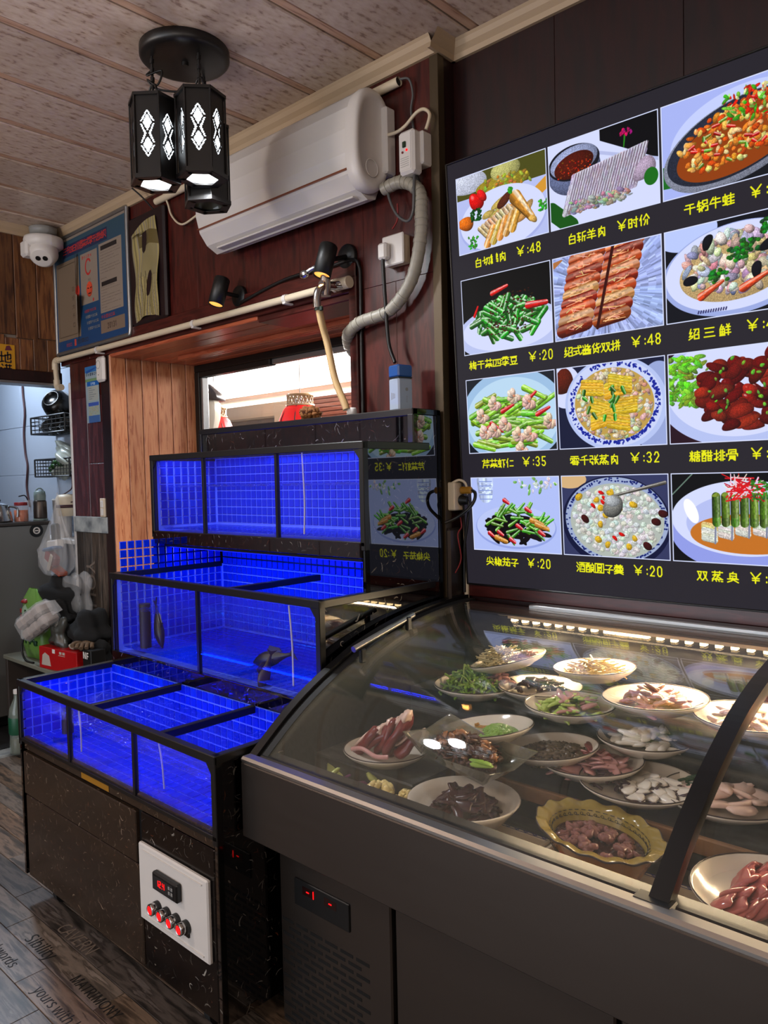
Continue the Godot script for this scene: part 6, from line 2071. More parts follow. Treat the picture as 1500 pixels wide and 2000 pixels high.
func build_menu() -> void:
	var W := 1.46
	var H := 1.4153
	var D := 1080.0
	canvas(int(W * D), int(H * D), Color(0.155, 0.145, 0.175))
	var names := ["白切鹅肉", "白斩羊肉", "干锅牛蛙", "", "梅干菜四季豆", "绍式酱货双拼", "绍三鲜", "", "芹菜虾仁", "霉千张蒸肉", "糖醋排骨", "", "尖椒茄子", "酒酿圆子羹", "双蒸臭", ""]
	var price := ["¥:48", "¥时价", "¥:58", "", "¥:20", "¥:48", "¥:48", "", "¥:35", "¥:32", "¥:38", "", "¥:20", "¥:20", "¥:28", ""]
	var tx := [0.098, 0.438, 0.786, 0, 0.057, 0.412, 0.789, 0, 0.090, 0.419, 0.783, 0, 0.088, 0.426, 0.795, 0]
	var px := [0.260, 0.595, 0.952, 0, 0.287, 0.626, 0.938, 0, 0.247, 0.612, 0.942, 0, 0.248, 0.611, 0.934, 0]
	var step := [0.0315, 0.0315, 0.033, 0, 0.0319, 0.0303, 0.0405, 0, 0.0318, 0.0322, 0.0325, 0, 0.0325, 0.031, 0.0405, 0]
	var ylw := Color(0.93, 0.93, 0.08)
	for i in 16:
		var c := i % 4
		var r := i / 4
		var X := (0.041 + 0.3455 * c) * D
		var Y := (H - 1.355 + 0.3287 * r) * D
		rect(X - 3, Y - 3, X + PW + 3, Y + PH + 3, Color(0.85, 0.88, 1.0))
		var k: int = [0, 1, 2, 8, 3, 4, 5, 0, 6, 7, 8, 3, 9, 10, 11, 6][i]
		dish(k, X, Y)
		if c == 3:
			continue
		var ty := Y + PH + 0.0235 * D
		write(names[i], tx[i] * D, ty, 0.0275 * D, step[i] * D, ylw, 2.0)
		write(price[i], px[i] * D, ty - 0.002 * D, 0.0275 * D, 0.033 * D, ylw, 2.1)
	var print_tex := picture()
	var m := mat("menu_print", Color(0.02, 0.02, 0.02), 0.5)
	m.metallic_specular = 0.2
	m.emission_enabled = true
	m.emission = Color.BLACK
	m.emission_texture = print_tex
	m.emission_energy_multiplier = 1.0
	var t := thing("menu_light_box", "big backlit menu board of dish photographs with yellow names and prices", "menu board", "", Vector3(-1.6, 1.127, -2.15))
	t.rotation.x = atan2(0.08, 1.413)
	var st := begin()
	span(st, Vector3(0.004, 0.004, -0.018), Vector3(W - 0.004, H - 0.004, -0.002))
	fin("casing", st, M.black_plastic, t)
	st = begin()
	for e in [[Vector3(0, 0, -0.018), Vector3(W, 0.006, 0.006)], [Vector3(0, H - 0.006, -0.018), Vector3(W, H, 0.006)], [Vector3(0, 0, -0.018), Vector3(0.006, H, 0.006)], [Vector3(W - 0.006, 0, -0.018), Vector3(W, H, 0.006)]]:
		span(st, e[0], e[1], 0.002)
	fin("frame", st, M.black_frame, t)
	st = begin()
	plate(st, Vector3(0.006, H - 0.006, 0.001), Vector3(W - 0.012, 0, 0), Vector3(0, -H + 0.012, 0), Rect2(0.006 / W, 0.006 / H, 1 - 0.012 / W, 1 - 0.012 / H))
	fin("printed_face", st, m, t)
	var l := AreaLight3D.new()
	l.name = "light"
	l.area_size = Vector2(W, H)
	l.light_energy = 0.03
	l.light_color = Color(0.8, 0.85, 1.0)
	l.shadow_enabled = true
	l.position = Vector3(W * 0.5, H * 0.5, 0.01)
	l.rotation.y = PI
	t.add_child(l)
# ------------------------------------------------------------------ things on the window wall
func build_wall_things() -> void:
	air_conditioner()
	notice_boards()
	plumbing()
	spot_lamps()
	sockets()
	pier_things()
	on_the_tank()

func air_conditioner() -> void:
	var t := thing("air_conditioner", "white wall mounted air conditioner with a gold line, hung under the ceiling", "air conditioner")
	var xa := -2.80
	var xb := -1.845
	var prof := PackedVector2Array([Vector2(0.01, 2.56), Vector2(0.01, 2.83), Vector2(0.05, 2.868), Vector2(0.09, 2.866), Vector2(0.13, 2.835), Vector2(0.165, 2.78), Vector2(0.182, 2.70), Vector2(0.182, 2.62), Vector2(0.165, 2.555), Vector2(0.13, 2.51), Vector2(0.08, 2.485), Vector2(0.04, 2.495)])
	var T := Transform3D(Basis(Vector3(0, 0, 1), Vector3(0, 1, 0), Vector3(-1, 0, 0)), Vector3(xb - 0.05, 0, ZW))
	var st := begin()
	# body: sharp ends, smooth skin
	for e in [0.0, 1.0]:
		pass
	prism(st, prof, T, xb - 0.05 - xa)
	fin("body", st, M.white_plastic, t)
	# end cap: a rounded oval shell
	st = begin()
	var c := Vector2(0.095, 2.676)
	var n := 48
	var rim := []
	for k in n:
		var a := TAU * k / n
		var p := Vector2(cos(a), sin(a))
		p = Vector2(signf(p.x) * pow(absf(p.x), 0.75) * 0.090, signf(p.y) * pow(absf(p.y), 0.8) * 0.174)
		p.x += p.y * 0.12 * -0.5
		rim.append(p)
	grid(st, func(u: float, v: float) -> Vector3:
		var p: Vector2 = rim[int(round(u * n)) % n]
		var sc: float = [1.0, 1.02, 1.0, 0.93, 0.80, 0.77, 0.0][int(round(v * 6))]
		var xx: float = [-0.052, -0.03, -0.01, -0.001, 0.0, -0.005, -0.005][int(round(v * 6))]
		return Vector3(xb + xx, c.y + p.y * sc, ZW + c.x + p.x * sc), n, 6)
	fin("end_cap", st, M.white_plastic, t)
	st = begin()
	tube(st, ring_x(xb - 0.003, Vector2(2.575, ZW + 0.105), 0.030, 24), 0.0022, 5)
	fin("round_badge", st, M.white_plastic, t)
	# front panel seam with a copper line, air outlet louvre, sticker
	mat("copper_line", Color(0.62, 0.36, 0.24), 0.3, 0.5)
	st = begin()
	span(st, Vector3(xa, 2.566, ZW + 0.168), Vector3(xb - 0.052, 2.571, ZW + 0.1795), 0.002)
	fin("seam_line", st, M.copper_line, t)
	st = begin()
	span(st, Vector3(xa + 0.06, 2.489, ZW + 0.05), Vector3(xb - 0.08, 2.496, ZW + 0.125), 0.002)
	fin("louvre", st, M.white_plastic, t)
	st = begin()
	span(st, Vector3(xb - 0.052, 2.57, ZW), Vector3(xb + 0.018, 2.80, ZW + 0.05), 0.006)
	fin("back_plate", st, M.white_plastic, t)
	# insulated duct
	var d := thing("insulated_duct", "grey tape wrapped duct curving from the air conditioner down into the window corner", "duct")
	var path := bend([Vector3(-1.84, 2.51, -2.02), Vector3(-1.76, 2.518, -2.03), Vector3(-1.69, 2.47, -2.035), Vector3(-1.681, 2.40, -2.035), Vector3(-1.688, 2.302, -2.035), Vector3(-1.73, 2.18, -2.035), Vector3(-1.831, 2.094, -2.035), Vector3(-1.984, 2.073, -2.035), Vector3(-2.071, 2.035, -2.06), Vector3(-2.12, 1.985, -2.15), Vector3(-2.13, 1.93, -2.30)], 8)
	mat("duct_tape", Color(0.56, 0.54, 0.49), 0.4)
	st = begin()
	var k := 0
	tube(st, path, 0.0215, 14)
	fin("sleeve", st, M.duct_tape, d)
	st = begin()
	for i in range(2, path.size() - 2, 2):
		var dir: Vector3 = (path[i + 1] - path[i - 1]).normalized()
		tube(st, [path[i] - dir * 0.006, path[i] + dir * 0.006], 0.0222 + 0.0006 * (i % 3), 14)
	fin("tape_wrap", st, M.duct_tape, d)
	# thin drain cable loop under the unit
	cable("drain_cable", [Vector3(-1.83, 2.53, -2.03), Vector3(-1.81, 2.47, -2.02), Vector3(-1.775, 2.406, -2.02), Vector3(-1.733, 2.378, -2.025), Vector3(-1.70, 2.40, -2.015), Vector3(-1.69, 2.47, -2.01), Vector3(-1.695, 2.52, -2.02)], 0.005, M.grey_cable, "thin grey cable looping under the right end of the air conditioner")
	cable("lead", [Vector3(-1.80, 2.46, -2.05), Vector3(-1.81, 2.41, -2.06), Vector3(-1.83, 2.38, -2.055)], 0.003, M.red_cable, "thin red wire running down into the white wall socket")
	cable("white_cable", [Vector3(-1.83, 2.70, -2.04), Vector3(-1.79, 2.70, -2.045), Vector3(-1.755, 2.712, -2.05), Vector3(-1.71, 2.742, -2.055), Vector3(-1.675, 2.742, -2.055), Vector3(-1.652, 2.715, -2.055), Vector3(-1.665, 2.67, -2.05)], 0.006, M.ivory_plastic, "thick cream cable arching from the air conditioner over to the breaker box")
	cable("dark_cable", [Vector3(-1.78, 2.879, -2.055), Vector3(-1.745, 2.868, -2.06), Vector3(-1.737, 2.82, -2.07), Vector3(-1.748, 2.769, -2.072), Vector3(-1.738, 2.70, -2.072)], 0.004, M.grey_cable, "thin dark cable dropping out of the conduit end above the breaker box")
	cable("cream_cable", [Vector3(-3.326, 2.93, -2.06), Vector3(-3.277, 2.842, -2.065), Vector3(-3.245, 2.774, -2.065), Vector3(-3.161, 2.713, -2.06), Vector3(-3.05, 2.715, -2.055), Vector3(-2.85, 2.76, -2.055)], 0.005, M.ivory_plastic, "thin cream cable drooping to the left end of the air conditioner")
	cable("brown_wire", [Vector3(-3.47, 2.945, -1.99), Vector3(-3.44, 2.90, -2.03), Vector3(-3.39, 2.83, -2.065)], 0.004, M.rubber, "short dark wires hanging from the ceiling by the conduit end")
	var c2 := thing("conduit", "white plastic conduit passing behind the air conditioner under the ceiling moulding", "conduit")
	st = begin()
	tube(st, [Vector3(-3.37, 2.87, -2.06), Vector3(-1.79, 2.877, -2.06)], 0.016, 14, false)
	fin("pipe", st, M.ivory_plastic, c2)
	st = begin()
	cyl(st, Vector3(-3.365, 2.87, -2.06), Vector3(-1.795, 2.877, -2.06), 0.0135, 12)
	fin("pipe_bore", st, M.dark_grey, c2)

func ring_x(x: float, c: Vector2, r: float, n: int) -> Array:
	var out := []
	for k in n + 1:
		out.append(Vector3(x, c.x + sin(TAU * k / n) * r, c.y + cos(TAU * k / n) * r))
	return out

func cable(called: String, pts: Array, r: float, m: Material, label: String, cat := "cable") -> void:
	var st := begin()
	tube(st, bend(pts, 6), r, 8)
	tag(fin(called, st, m), label, cat)

func notice_boards() -> void:
	# hygiene notice board
	var t := thing("notice_board", "aluminium framed blue hygiene notice board with a letter C sheet and a torn paper", "notice board")
	var x0 := -4.492
	var x1 := -3.656
	var y0 := 2.268
	var y1 := 2.918
	var w := 836
	var h := 650
	canvas(w, h, Color(0.12, 0.24, 0.32))
	for y in h:       # printed blend from grey blue to a stronger blue
		rect(0, y, w, y + 1, Color(0.16, 0.27, 0.33).lerp(Color(0.06, 0.22, 0.40), y / float(h)))
	var buff := Color(0.50, 0.45, 0.40)
	var redc := Color(0.66, 0.16, 0.15)
	rect(0, 0, w, 14, buff)
	for k in 110:
		rect(90 + k, 60 + k * 0.05, 640, 60 + k * 0.05 + 1, Color(0.10, 0.16, 0.30))
	rect(100, 40, 640, 108, Color(0.09, 0.14, 0.27))
	write("三千四日价酒菜式季干进地贝", 112, 50, 40, 40, redc, 3.0)
	# left: bare paper patch with a torn sheet
	rect(14, 130, 300, 590, Color(0.44, 0.38, 0.31))
	rect(30, 150, 262, 154, Color(0.28, 0.23, 0.18))
	rect(30, 150, 34, 570, Color(0.28, 0.23, 0.18))
	rect(258, 150, 262, 570, Color(0.28, 0.23, 0.18))
	rect(30, 566, 262, 570, Color(0.28, 0.23, 0.18))
	for k in 5:
		write("日价力千口"[k], 205, 290 + k * 52, 26, 26, Color(0.24, 0.18, 0.15), 1.5)
	oval(275, 325, 27, 32, 0, Color(0.70, 0.2, 0.16))
	# middle: letter C, face
	rect(318, 130, 520, 420, Color(0.52, 0.47, 0.42))
	write("酒价三季切", 340, 144, 15, 24, redc, 1.0)
	for k in 40:
		var a := 0.75 + k * (TAU - 1.5) / 40
		bar(412 + cos(a) * 32, 212 + sin(a) * 42, 412 + cos(a + 0.14) * 32, 212 + sin(a + 0.14) * 42, 6, 6, redc)
	write("二日口", 392, 280, 12, 16, Color(0.3, 0.25, 0.22), 0.8)
	oval(418, 340, 36, 44, 0, Color(0.80, 0.28, 0.17), 0.3)
	bar(396, 332, 412, 334, 3, 3, Color(0.15, 0.08, 0.06))
	bar(428, 334, 442, 332, 3, 3, Color(0.15, 0.08, 0.06))
	bar(406, 364, 432, 364, 3, 3, Color(0.15, 0.08, 0.06))
	oval(460, 405, 8, 10, 0, redc)
	for k in 4:
		write("价酒季千日口菜", 350 + k * 12, 452 + k * 34, 15, 20, [redc, Color(0.55, 0.5, 0.45), Color(0.5, 0.46, 0.42), Color(0.5, 0.46, 0.42)][k], 1.0)
	# right: two text sheets
	rect(540, 118, 790, 500, Color(0.52, 0.47, 0.42))
	rect(560, 132, 740, 156, Color(0.10, 0.08, 0.08))
	rect(560, 330, 730, 354, Color(0.10, 0.08, 0.08))
	for k in 21:
		if k == 8:
			continue
		var y := 168 + k * 16
		if y > 322 and y < 360:
			continue
		var x := 556.0
		while x < 556 + [200, 210, 150, 205, 60][k % 5]:
			bar(x, y, x + rnd(4, 12), y, 1.2, 1.2, Color(0.30, 0.25, 0.22))
			x += 16
	write("千价酒日口菜", 545, 512, 18, 26, redc, 1.2)
	rect(536, 540, 800, 612, Color(0.45, 0.38, 0.32))
	write("20131", 610, 562, 28, 32, Color(0.18, 0.12, 0.1), 2.0)
	write("酒价季日口", 250, 604, 24, 27, Color(0.16, 0.14, 0.14), 1.4)
	write("价日口", 110, 610, 20, 24, redc, 1.2)
	rect(214, 598, 236, 636, Color(0.72, 0.25, 0.2))
	var m := mat("notice_print", Color(1, 1, 1), 0.5)
	m.albedo_texture = picture()
	var st := begin()
	plate(st, Vector3(x0 + 0.012, y1 - 0.012, ZW + 0.022), Vector3(x1 - x0 - 0.024, 0, 0), Vector3(0, y0 - y1 + 0.024, 0))
	fin("printed_face", st, m, t)
	st = begin()
	span(st, Vector3(x0 + 0.01, y0 + 0.01, ZW + 0.002), Vector3(x1 - 0.01, y1 - 0.01, ZW + 0.02))
	fin("backing", st, M.grey_plastic, t)
	st = begin()
	tube(st, bend([Vector3(x0, y0, ZW + 0.018), Vector3(x0, y1, ZW + 0.018)], 2), 0.0125, 8)
	tube(st, bend([Vector3(x1 - 0.02, y0 + 0.005, ZW + 0.018), Vector3(x1, y0 + 0.025, ZW + 0.018), Vector3(x1, y0 + 0.2, ZW + 0.018), Vector3(x1, y1, ZW + 0.018)], 4), 0.0125, 8)
	tube(st, [Vector3(x0, y0, ZW + 0.018), Vector3(x1 - 0.02, y0 + 0.005, ZW + 0.018)], 0.0125, 8)
	tube(st, [Vector3(x0, y1, ZW + 0.018), Vector3(x1, y1, ZW + 0.018)], 0.0125, 8)
	fin("frame", st, M.aluminium, t)
	# torn white paper folded away from the board
	mat("paper", Color(0.66, 0.62, 0.57), 0.8)
	st = begin()
	var a := Vector3(x0 + 0.285, y1 - 0.125, ZW + 0.03)
	var b := Vector3(x0 + 0.275, y1 - 0.60, ZW + 0.03)
	var mid := Vector3(x0 + 0.265, y1 - 0.34, ZW + 0.026)
	var tip := Vector3(x0 + 0.375, y1 - 0.375, ZW + 0.075)
	tri(st, mid, tip, b, Vector3(0.3, 0.1, 1))
	tri(st, mid + Vector3(0, 0, -0.001), tip + Vector3(0, 0, -0.001), b + Vector3(0, 0, -0.001), Vector3(-0.3, -0.1, -1))
	quad(st, a, a + Vector3(0.02, 0, 0.012), mid + Vector3(0.02, 0, 0.012), mid, Vector3(0, 0, 1))
	fin("torn_paper", st, M.paper, t)
	# plaque with crumpled papers
	var p := thing("plaque", "dark plum plaque with crumpled yellowed papers under plastic beside the notice board", "plaque")
	mat("plum_wood", Color(0.10, 0.045, 0.06), 0.35)
	st = begin()
	span(st, Vector3(-3.625, 2.305, ZW), Vector3(-3.30, 2.845, ZW + 0.028), 0.01)
	fin("board", st, M.plum_wood, p)
	canvas(260, 420, Color(0.60, 0.55, 0.36))
	for k in 10:
		rect(k * 26, 0, k * 26 + 13, 420, [Color(0.50, 0.47, 0.38), Color(0.46, 0.42, 0.28), Color(0.52, 0.49, 0.42)][k % 3])
	rect(60, 60, 260, 120, Color(0.36, 0.31, 0.17))
	rect(90, 120, 240, 250, Color(0.52, 0.48, 0.34))
	for k in 320:
		var q := Vector2(rnd(0, 260), rnd(240, 415))
		bar(q.x, q.y, q.x + 1, q.y + rnd(1, 4), 1, 1, Color(0.4, 0.36, 0.24))
	for k in 4:
		bar(50 + k * 34, 230, 70 + k * 36, 415, 2, 2, Color(0.25, 0.22, 0.14))
	var pm := mat("old_papers", Color(1, 1, 1), 0.25)
	pm.albedo_texture = picture()
	st = begin()
	grid(st, func(u: float, v: float) -> Vector3:
		var bow := sin(v * 5.0) * 0.012
		var top := 0.02 * sin(u * 3.0)
		return Vector3(lerpf(-3.59, -3.365, u) + bow + 0.025 * v, lerpf(2.80, 2.315, v) + top - (0.05 * (1 - u) if v < 0.1 else 0.0), ZW + 0.034 + 0.010 * sin(u * 9.0 + v * 4.0) * sin(v * 7.0)), 14, 22, true)
	fin("papers", st, pm, p)

func plumbing() -> void:
	var t := thing("water_pipe", "cream plastic water pipe along the window top with an elbow at its left end", "pipe")
	var z := ZW + 0.04
	var st := begin()
	cyl(st, Vector3(-4.46, 2.232, z), Vector3(-2.11, 2.232, z), 0.0145, 14)
	fin("long_pipe", st, M.ivory_plastic, t)
	st = begin()
	tube(st, bend([Vector3(-4.44, 2.232, z), Vector3(-4.475, 2.232, z), Vector3(-4.49, 2.215, z), Vector3(-4.49, 2.18, z)], 5), 0.0185, 14)
	fin("elbow", st, M.ivory_plastic, t)
	st = begin()
	cyl(st, Vector3(-4.49, 2.21, z), Vector3(-4.475, 2.10, z), 0.0145, 14)
	fin("drop_pipe", st, M.ivory_plastic, t)
	st = begin()
	tube(st, bend([Vector3(-4.478, 2.12, z), Vector3(-4.475, 2.088, z), Vector3(-4.46, 2.073, z), Vector3(-4.42, 2.073, z)], 5), 0.0185, 14)
	fin("elbow", st, M.ivory_plastic, t)
	for x in [-3.97, -3.05, -2.40]:
		st = begin()
		cyl(st, Vector3(x - 0.01, 2.232, z), Vector3(x + 0.01, 2.232, z), 0.0175, 12)
		box(st, Vector3(x, 2.214, z - 0.012), Vector3(0.018, 0.008, 0.05), 0.002)
		fin("pipe_clip", st, M.white_plastic, t)
	st = begin()
	cyl(st, Vector3(-2.115, 2.232, z), Vector3(-2.035, 2.232, z), 0.0225, 16)
	cyl(st, Vector3(-2.118, 2.232, z), Vector3(-2.105, 2.232, z), 0.026, 8)
	fin("end_fitting", st, M.ivory_plastic, t)
	st = begin()
	cyl(st, Vector3(-2.075, 2.232, z), Vector3(-2.075, 2.232, ZW), 0.014, 12)
	fin("wall_stub", st, M.ivory_plastic, t)
	var f := thing("tap", "chrome water tap with a lever at the right end of the cream pipe", "tap")
	st = begin()
	tube(st, bend([Vector3(-2.105, 2.228, z + 0.004), Vector3(-2.125, 2.222, z + 0.03), Vector3(-2.125, 2.218, z + 0.075)], 5), 0.011, 12)
	cyl(st, Vector3(-2.125, 2.19, z + 0.06), Vector3(-2.125, 2.262, z + 0.06), 0.0135, 14)
	tube(st, bend([Vector3(-2.125, 2.215, z + 0.062), Vector3(-2.125, 2.20, z + 0.085), Vector3(-2.125, 2.175, z + 0.092), Vector3(-2.125, 2.155, z + 0.092)], 5), 0.0105, 12)
	fin("body", st, M.chrome, f)
	st = begin()
	cyl(st, Vector3(-2.125, 2.262, z + 0.06), Vector3(-2.125, 2.275, z + 0.06), 0.010, 12)
	tube(st, bend([Vector3(-2.125, 2.270, z + 0.06), Vector3(-2.15, 2.266, z + 0.075), Vector3(-2.172, 2.255, z + 0.085)], 4), 0.006, 8)
	blob(st, Vector3(-2.178, 2.252, z + 0.087), Vector3(0.016, 0.011, 0.01), 0.0)
	fin("lever", st, M.chrome, f)
	var tq := Vector3(-2.115, 2.225, z + 0.02)
	f.transform = Transform3D(Basis().scaled(Vector3(1.4, 1.4, 1.4)), tq - tq * 1.4 + Vector3(0.045, 0.0, 0.0))
	mat("hose_amber", Color(0.70, 0.58, 0.40), 0.3)
	M.hose_amber.backlight_enabled = true
	M.hose_amber.backlight = Color(0.3, 0.22, 0.12)
	mat("green_clip", Color(0.02, 0.12, 0.08), 0.4)
	var h := thing("hose", "amber rubber hose hanging from the tap down to the top of the tank", "hose")
	var zh := z + 0.092
	st = begin()
	tube(st, bend([Vector3(-2.085, 2.135, zh + 0.02), Vector3(-2.088, 2.08, zh + 0.005), Vector3(-2.085, 2.00, zh - 0.02), Vector3(-2.06, 1.87, zh - 0.03), Vector3(-2.012, 1.775, zh - 0.03), Vector3(-2.004, 1.755, zh - 0.03)], 7), 0.0135, 12)
	fin("tubing", st, M.hose_amber, h)
	st = begin()
	tube(st, [Vector3(-2.085, 2.118, zh + 0.02), Vector3(-2.085, 2.132, zh + 0.02)], 0.0165, 12)
	box(st, Vector3(-2.065, 2.122, zh + 0.026), Vector3(0.014, 0.016, 0.01), 0.002)
	fin("hose_clip", st, M.green_clip, h)
	st = begin()
	lathe(st, [Vector2(0, 0), Vector2(0.020, 0), Vector2(0.018, 0.026), Vector2(0.015, 0.032), Vector2(0, 0.032)], 16, Transform3D(Basis(), Vector3(-1.998, 1.73, -2.0)))
	fin("outlet_cup", st, M.white_plastic, h)

func spot_lamps() -> void:
	var sp := [[Vector3(-2.745, 2.307, ZW), Vector3(-2.752, 2.312, ZW + 0.11), "matt black wall spotlight left of the window top, warm bulb facing down"], [Vector3(-2.075, 2.338, ZW), Vector3(-2.078, 2.302, ZW + 0.12), "matt black wall spotlight directly above the chrome tap, warm bulb facing down"]]
	mat("spot_black", Color(0.022, 0.026, 0.026), 0.45)
	for s in sp:
		var t := thing("wall_spotlight", s[2], "spotlight", "black wall spotlights", s[0])
		var c: Vector3 = s[1] - s[0]
		var st := begin()
		lathe(st, [Vector2(0, 0), Vector2(0.046, 0), Vector2(0.046, 0.014), Vector2(0.043, 0.018), Vector2(0, 0.018)], 28, Transform3D(Basis(Vector3.RIGHT, PI / 2), Vector3.ZERO))
		fin("wall_rose", st, M.spot_black, t)
		st = begin()
		cyl(st, Vector3(0, 0, 0.01), c, 0.009, 12)
		fin("arm", st, M.spot_black, t)
		var ax := Vector3(-0.06, -1.0, 0.30).normalized()
		var up := -ax
		var sd := up.cross(Vector3(0, 0, 1)).normalized()
		var T := Transform3D(Basis(sd, up, sd.cross(up)), c)
		st = begin()
		lathe(st, [Vector2(0.031, -0.060), Vector2(0.0335, -0.060), Vector2(0.0335, 0.056), Vector2(0.031, 0.061), Vector2(0, 0.061)], 28, T)
		lathe(st, [Vector2(0.0, -0.040), Vector2(0.0305, -0.045), Vector2(0.031, -0.060)], 28, T)
		fin("shade", st, M.spot_black, t)
		st = begin()
		lathe(st, [Vector2(0.0, -0.0535), Vector2(0.0285, -0.0555), Vector2(0.0285, -0.050), Vector2(0, -0.048)], 24, T)
		fin("bulb", st, M.spot_glow, t)
		var l := SpotLight3D.new()
		l.name = "light"
		l.spot_angle = 42.0
		l.spot_range = 4.0
		l.spot_attenuation = 2.0
		l.light_energy = 0.14
		l.light_color = Color(1.0, 0.68, 0.34)
		l.light_size = 0.02
		l.shadow_enabled = true
		l.position = T * Vector3(0, -0.062, 0)
		l.basis = Basis.looking_at(ax, Vector3(0, 0, 1))
		t.add_child(l)
	cable("lamp_cable", [Vector3(-2.735, 2.272, -2.072), Vector3(-2.693, 2.279, -2.06), Vector3(-2.421, 2.318, -2.062), Vector3(-2.178, 2.316, -2.062), Vector3(-2.04, 2.318, -2.062), Vector3(-2.012, 2.29, -2.068), Vector3(-2.008, 2.238, -2.07), Vector3(-2.009, 2.1, -2.07), Vector3(-2.010, 1.949, -2.07), Vector3(-2.010, 1.74, -2.07)], 0.007, M.black_plastic, "black cable running between the two spotlights and down the wall beside the window")

func sockets() -> void:
	# breaker box
	var t := thing("breaker_box", "white breaker box with a green rocker and two red dots beside the air conditioner", "breaker box")
	var st := begin()
	span(st, Vector3(-1.742, 2.555, ZW), Vector3(-1.664, 2.665, ZW + 0.05), 0.005)
	fin("wall_box", st, M.white_plastic, t)
	st = begin()
	span(st, Vector3(-1.744, 2.522, ZW + 0.035), Vector3(-1.676, 2.667, ZW + 0.085), 0.009)
	fin("cover", st, M.white_plastic, t)
	st = begin()
	span(st, Vector3(-1.738, 2.535, ZW + 0.085), Vector3(-1.688, 2.655, ZW + 0.0865), 0.001)
	fin("face_plate", st, M.white_plastic, t)
	mat("rocker_green", Color(0.04, 0.16, 0.04), 0.4)
	st = begin()
	box(st, Vector3(-1.714, 2.618, ZW + 0.089), Vector3(0.014, 0.02, 0.006), 0.002)
	fin("rocker", st, M.rocker_green, t)
	mat("dull_red", Color(0.4, 0.04, 0.05), 0.4)
	st = begin()
	cyl(st, Vector3(-1.722, 2.594, ZW + 0.085), Vector3(-1.722, 2.594, ZW + 0.089), 0.004, 12)
	fin("test_button", st, M.dull_red, t)
	st = begin()
	cyl(st, Vector3(-1.704, 2.598, ZW + 0.085), Vector3(-1.704, 2.598, ZW + 0.089), 0.004, 12)
	fin("pilot_light", st, M.red_led, t)
	st = begin()
	for k in 5:
		box(st, Vector3(-1.714, 2.575 - k * 0.007, ZW + 0.0867), Vector3(0.036, 0.0012, 0.0006))
	fin("small_print", st, M.grey_plastic, t)
	cable("breaker_cable", [Vector3(-1.70, 2.53, -2.03), Vector3(-1.692, 2.50, -2.035), Vector3(-1.685, 2.47, -2.03)], 0.007, M.dark_grey, "short dark cable leaving the bottom of the breaker box")
	# socket with a white plug
	var s := thing("wall_socket", "square white wall socket under the air conditioner duct", "socket")
	st = begin()
	span(st, Vector3(-1.862, 2.252, ZW), Vector3(-1.770, 2.350, ZW + 0.034), 0.003)
	fin("back_box", st, M.ivory_plastic, s)
	st = begin()
	span(st, Vector3(-1.866, 2.248, ZW + 0.034), Vector3(-1.766, 2.354, ZW + 0.044), 0.004)
	fin("face_plate", st, M.white_plastic, s)
	var pl := thing("plug", "white plug with a thick black flex pushed into the square wall socket", "plug")
	st = begin()
	span(st, Vector3(-1.862, 2.268, ZW + 0.044), Vector3(-1.822, 2.325, ZW + 0.075), 0.007)
	fin("body", st, M.white_plastic, pl)
	st = begin()
	tube(st, bend([Vector3(-1.842, 2.275, ZW + 0.064), Vector3(-1.842, 2.24, ZW + 0.064), Vector3(-1.838, 2.10, ZW + 0.06), Vector3(-1.832, 1.977, ZW + 0.055), Vector3(-1.80, 1.905, ZW + 0.06)], 6), 0.0068, 10)
	fin("flex", st, M.black_plastic, pl)
	# socket on the return beside the menu
	var o := thing("wall_socket", "cream double socket on the corner between the fish tank and the menu board", "socket")
	st = begin()
	span(st, Vector3(-1.637, 1.386, -2.162), Vector3(-1.605, 1.483, -2.092), 0.004)
	fin("box", st, M.ivory_plastic, o)
	var yp := thing("plug", "yellow plug in the cream double socket beside the menu board", "plug")
	mat("plug_yellow", Color(0.58, 0.40, 0.03), 0.45)
	st = begin()
	span(st, Vector3(-1.606, 1.443, -2.15), Vector3(-1.555, 1.467, -2.118), 0.006)
	fin("body", st, M.plug_yellow, yp)
	st = begin()
	tube(st, bend([Vector3(-1.56, 1.455, -2.13), Vector3(-1.538, 1.445, -2.12), Vector3(-1.535, 1.42, -2.11), Vector3(-1.555, 1.39, -2.10), Vector3(-1.60, 1.36, -2.09), Vector3(-1.63, 1.345, -2.07)], 6), 0.006, 8)
	fin("flex", st, M.black_plastic, yp)
	var bp := thing("plug", "round black plug under the yellow plug beside the menu board", "plug")
	st = begin()
	cyl(st, Vector3(-1.606, 1.42, -2.13), Vector3(-1.575, 1.42, -2.13), 0.019, 16, 0.013)
	fin("body", st, M.black_plastic, bp)
	st = begin()
	tube(st, bend([Vector3(-1.578, 1.42, -2.13), Vector3(-1.57, 1.40, -2.128), Vector3(-1.585, 1.33, -2.135), Vector3(-1.602, 1.25, -2.14), Vector3(-1.604, 1.10, -2.14)], 6), 0.005, 8)
	fin("flex", st, M.black_plastic, bp)
	cable("white_lead", [Vector3(-1.62, 1.48, -2.10), Vector3(-1.60, 1.49, -2.11), Vector3(-1.583, 1.483, -2.12), Vector3(-1.578, 1.46, -2.13), Vector3(-1.582, 1.42, -2.14)], 0.0045, M.ivory_plastic, "pale lead looping over the cream double socket")
	cable("red_wire", [Vector3(-1.605, 1.37, -2.12), Vector3(-1.598, 1.33, -2.12), Vector3(-1.607, 1.30, -2.11), Vector3(-1.602, 1.22, -2.12), Vector3(-1.613, 1.17, -2.10)], 0.0022, M.red_cable, "thin red wire hanging below the cream double socket")
	var cd := thing("conduit", "upright white conduit between the fish tank and the menu board", "conduit")
	st = begin()
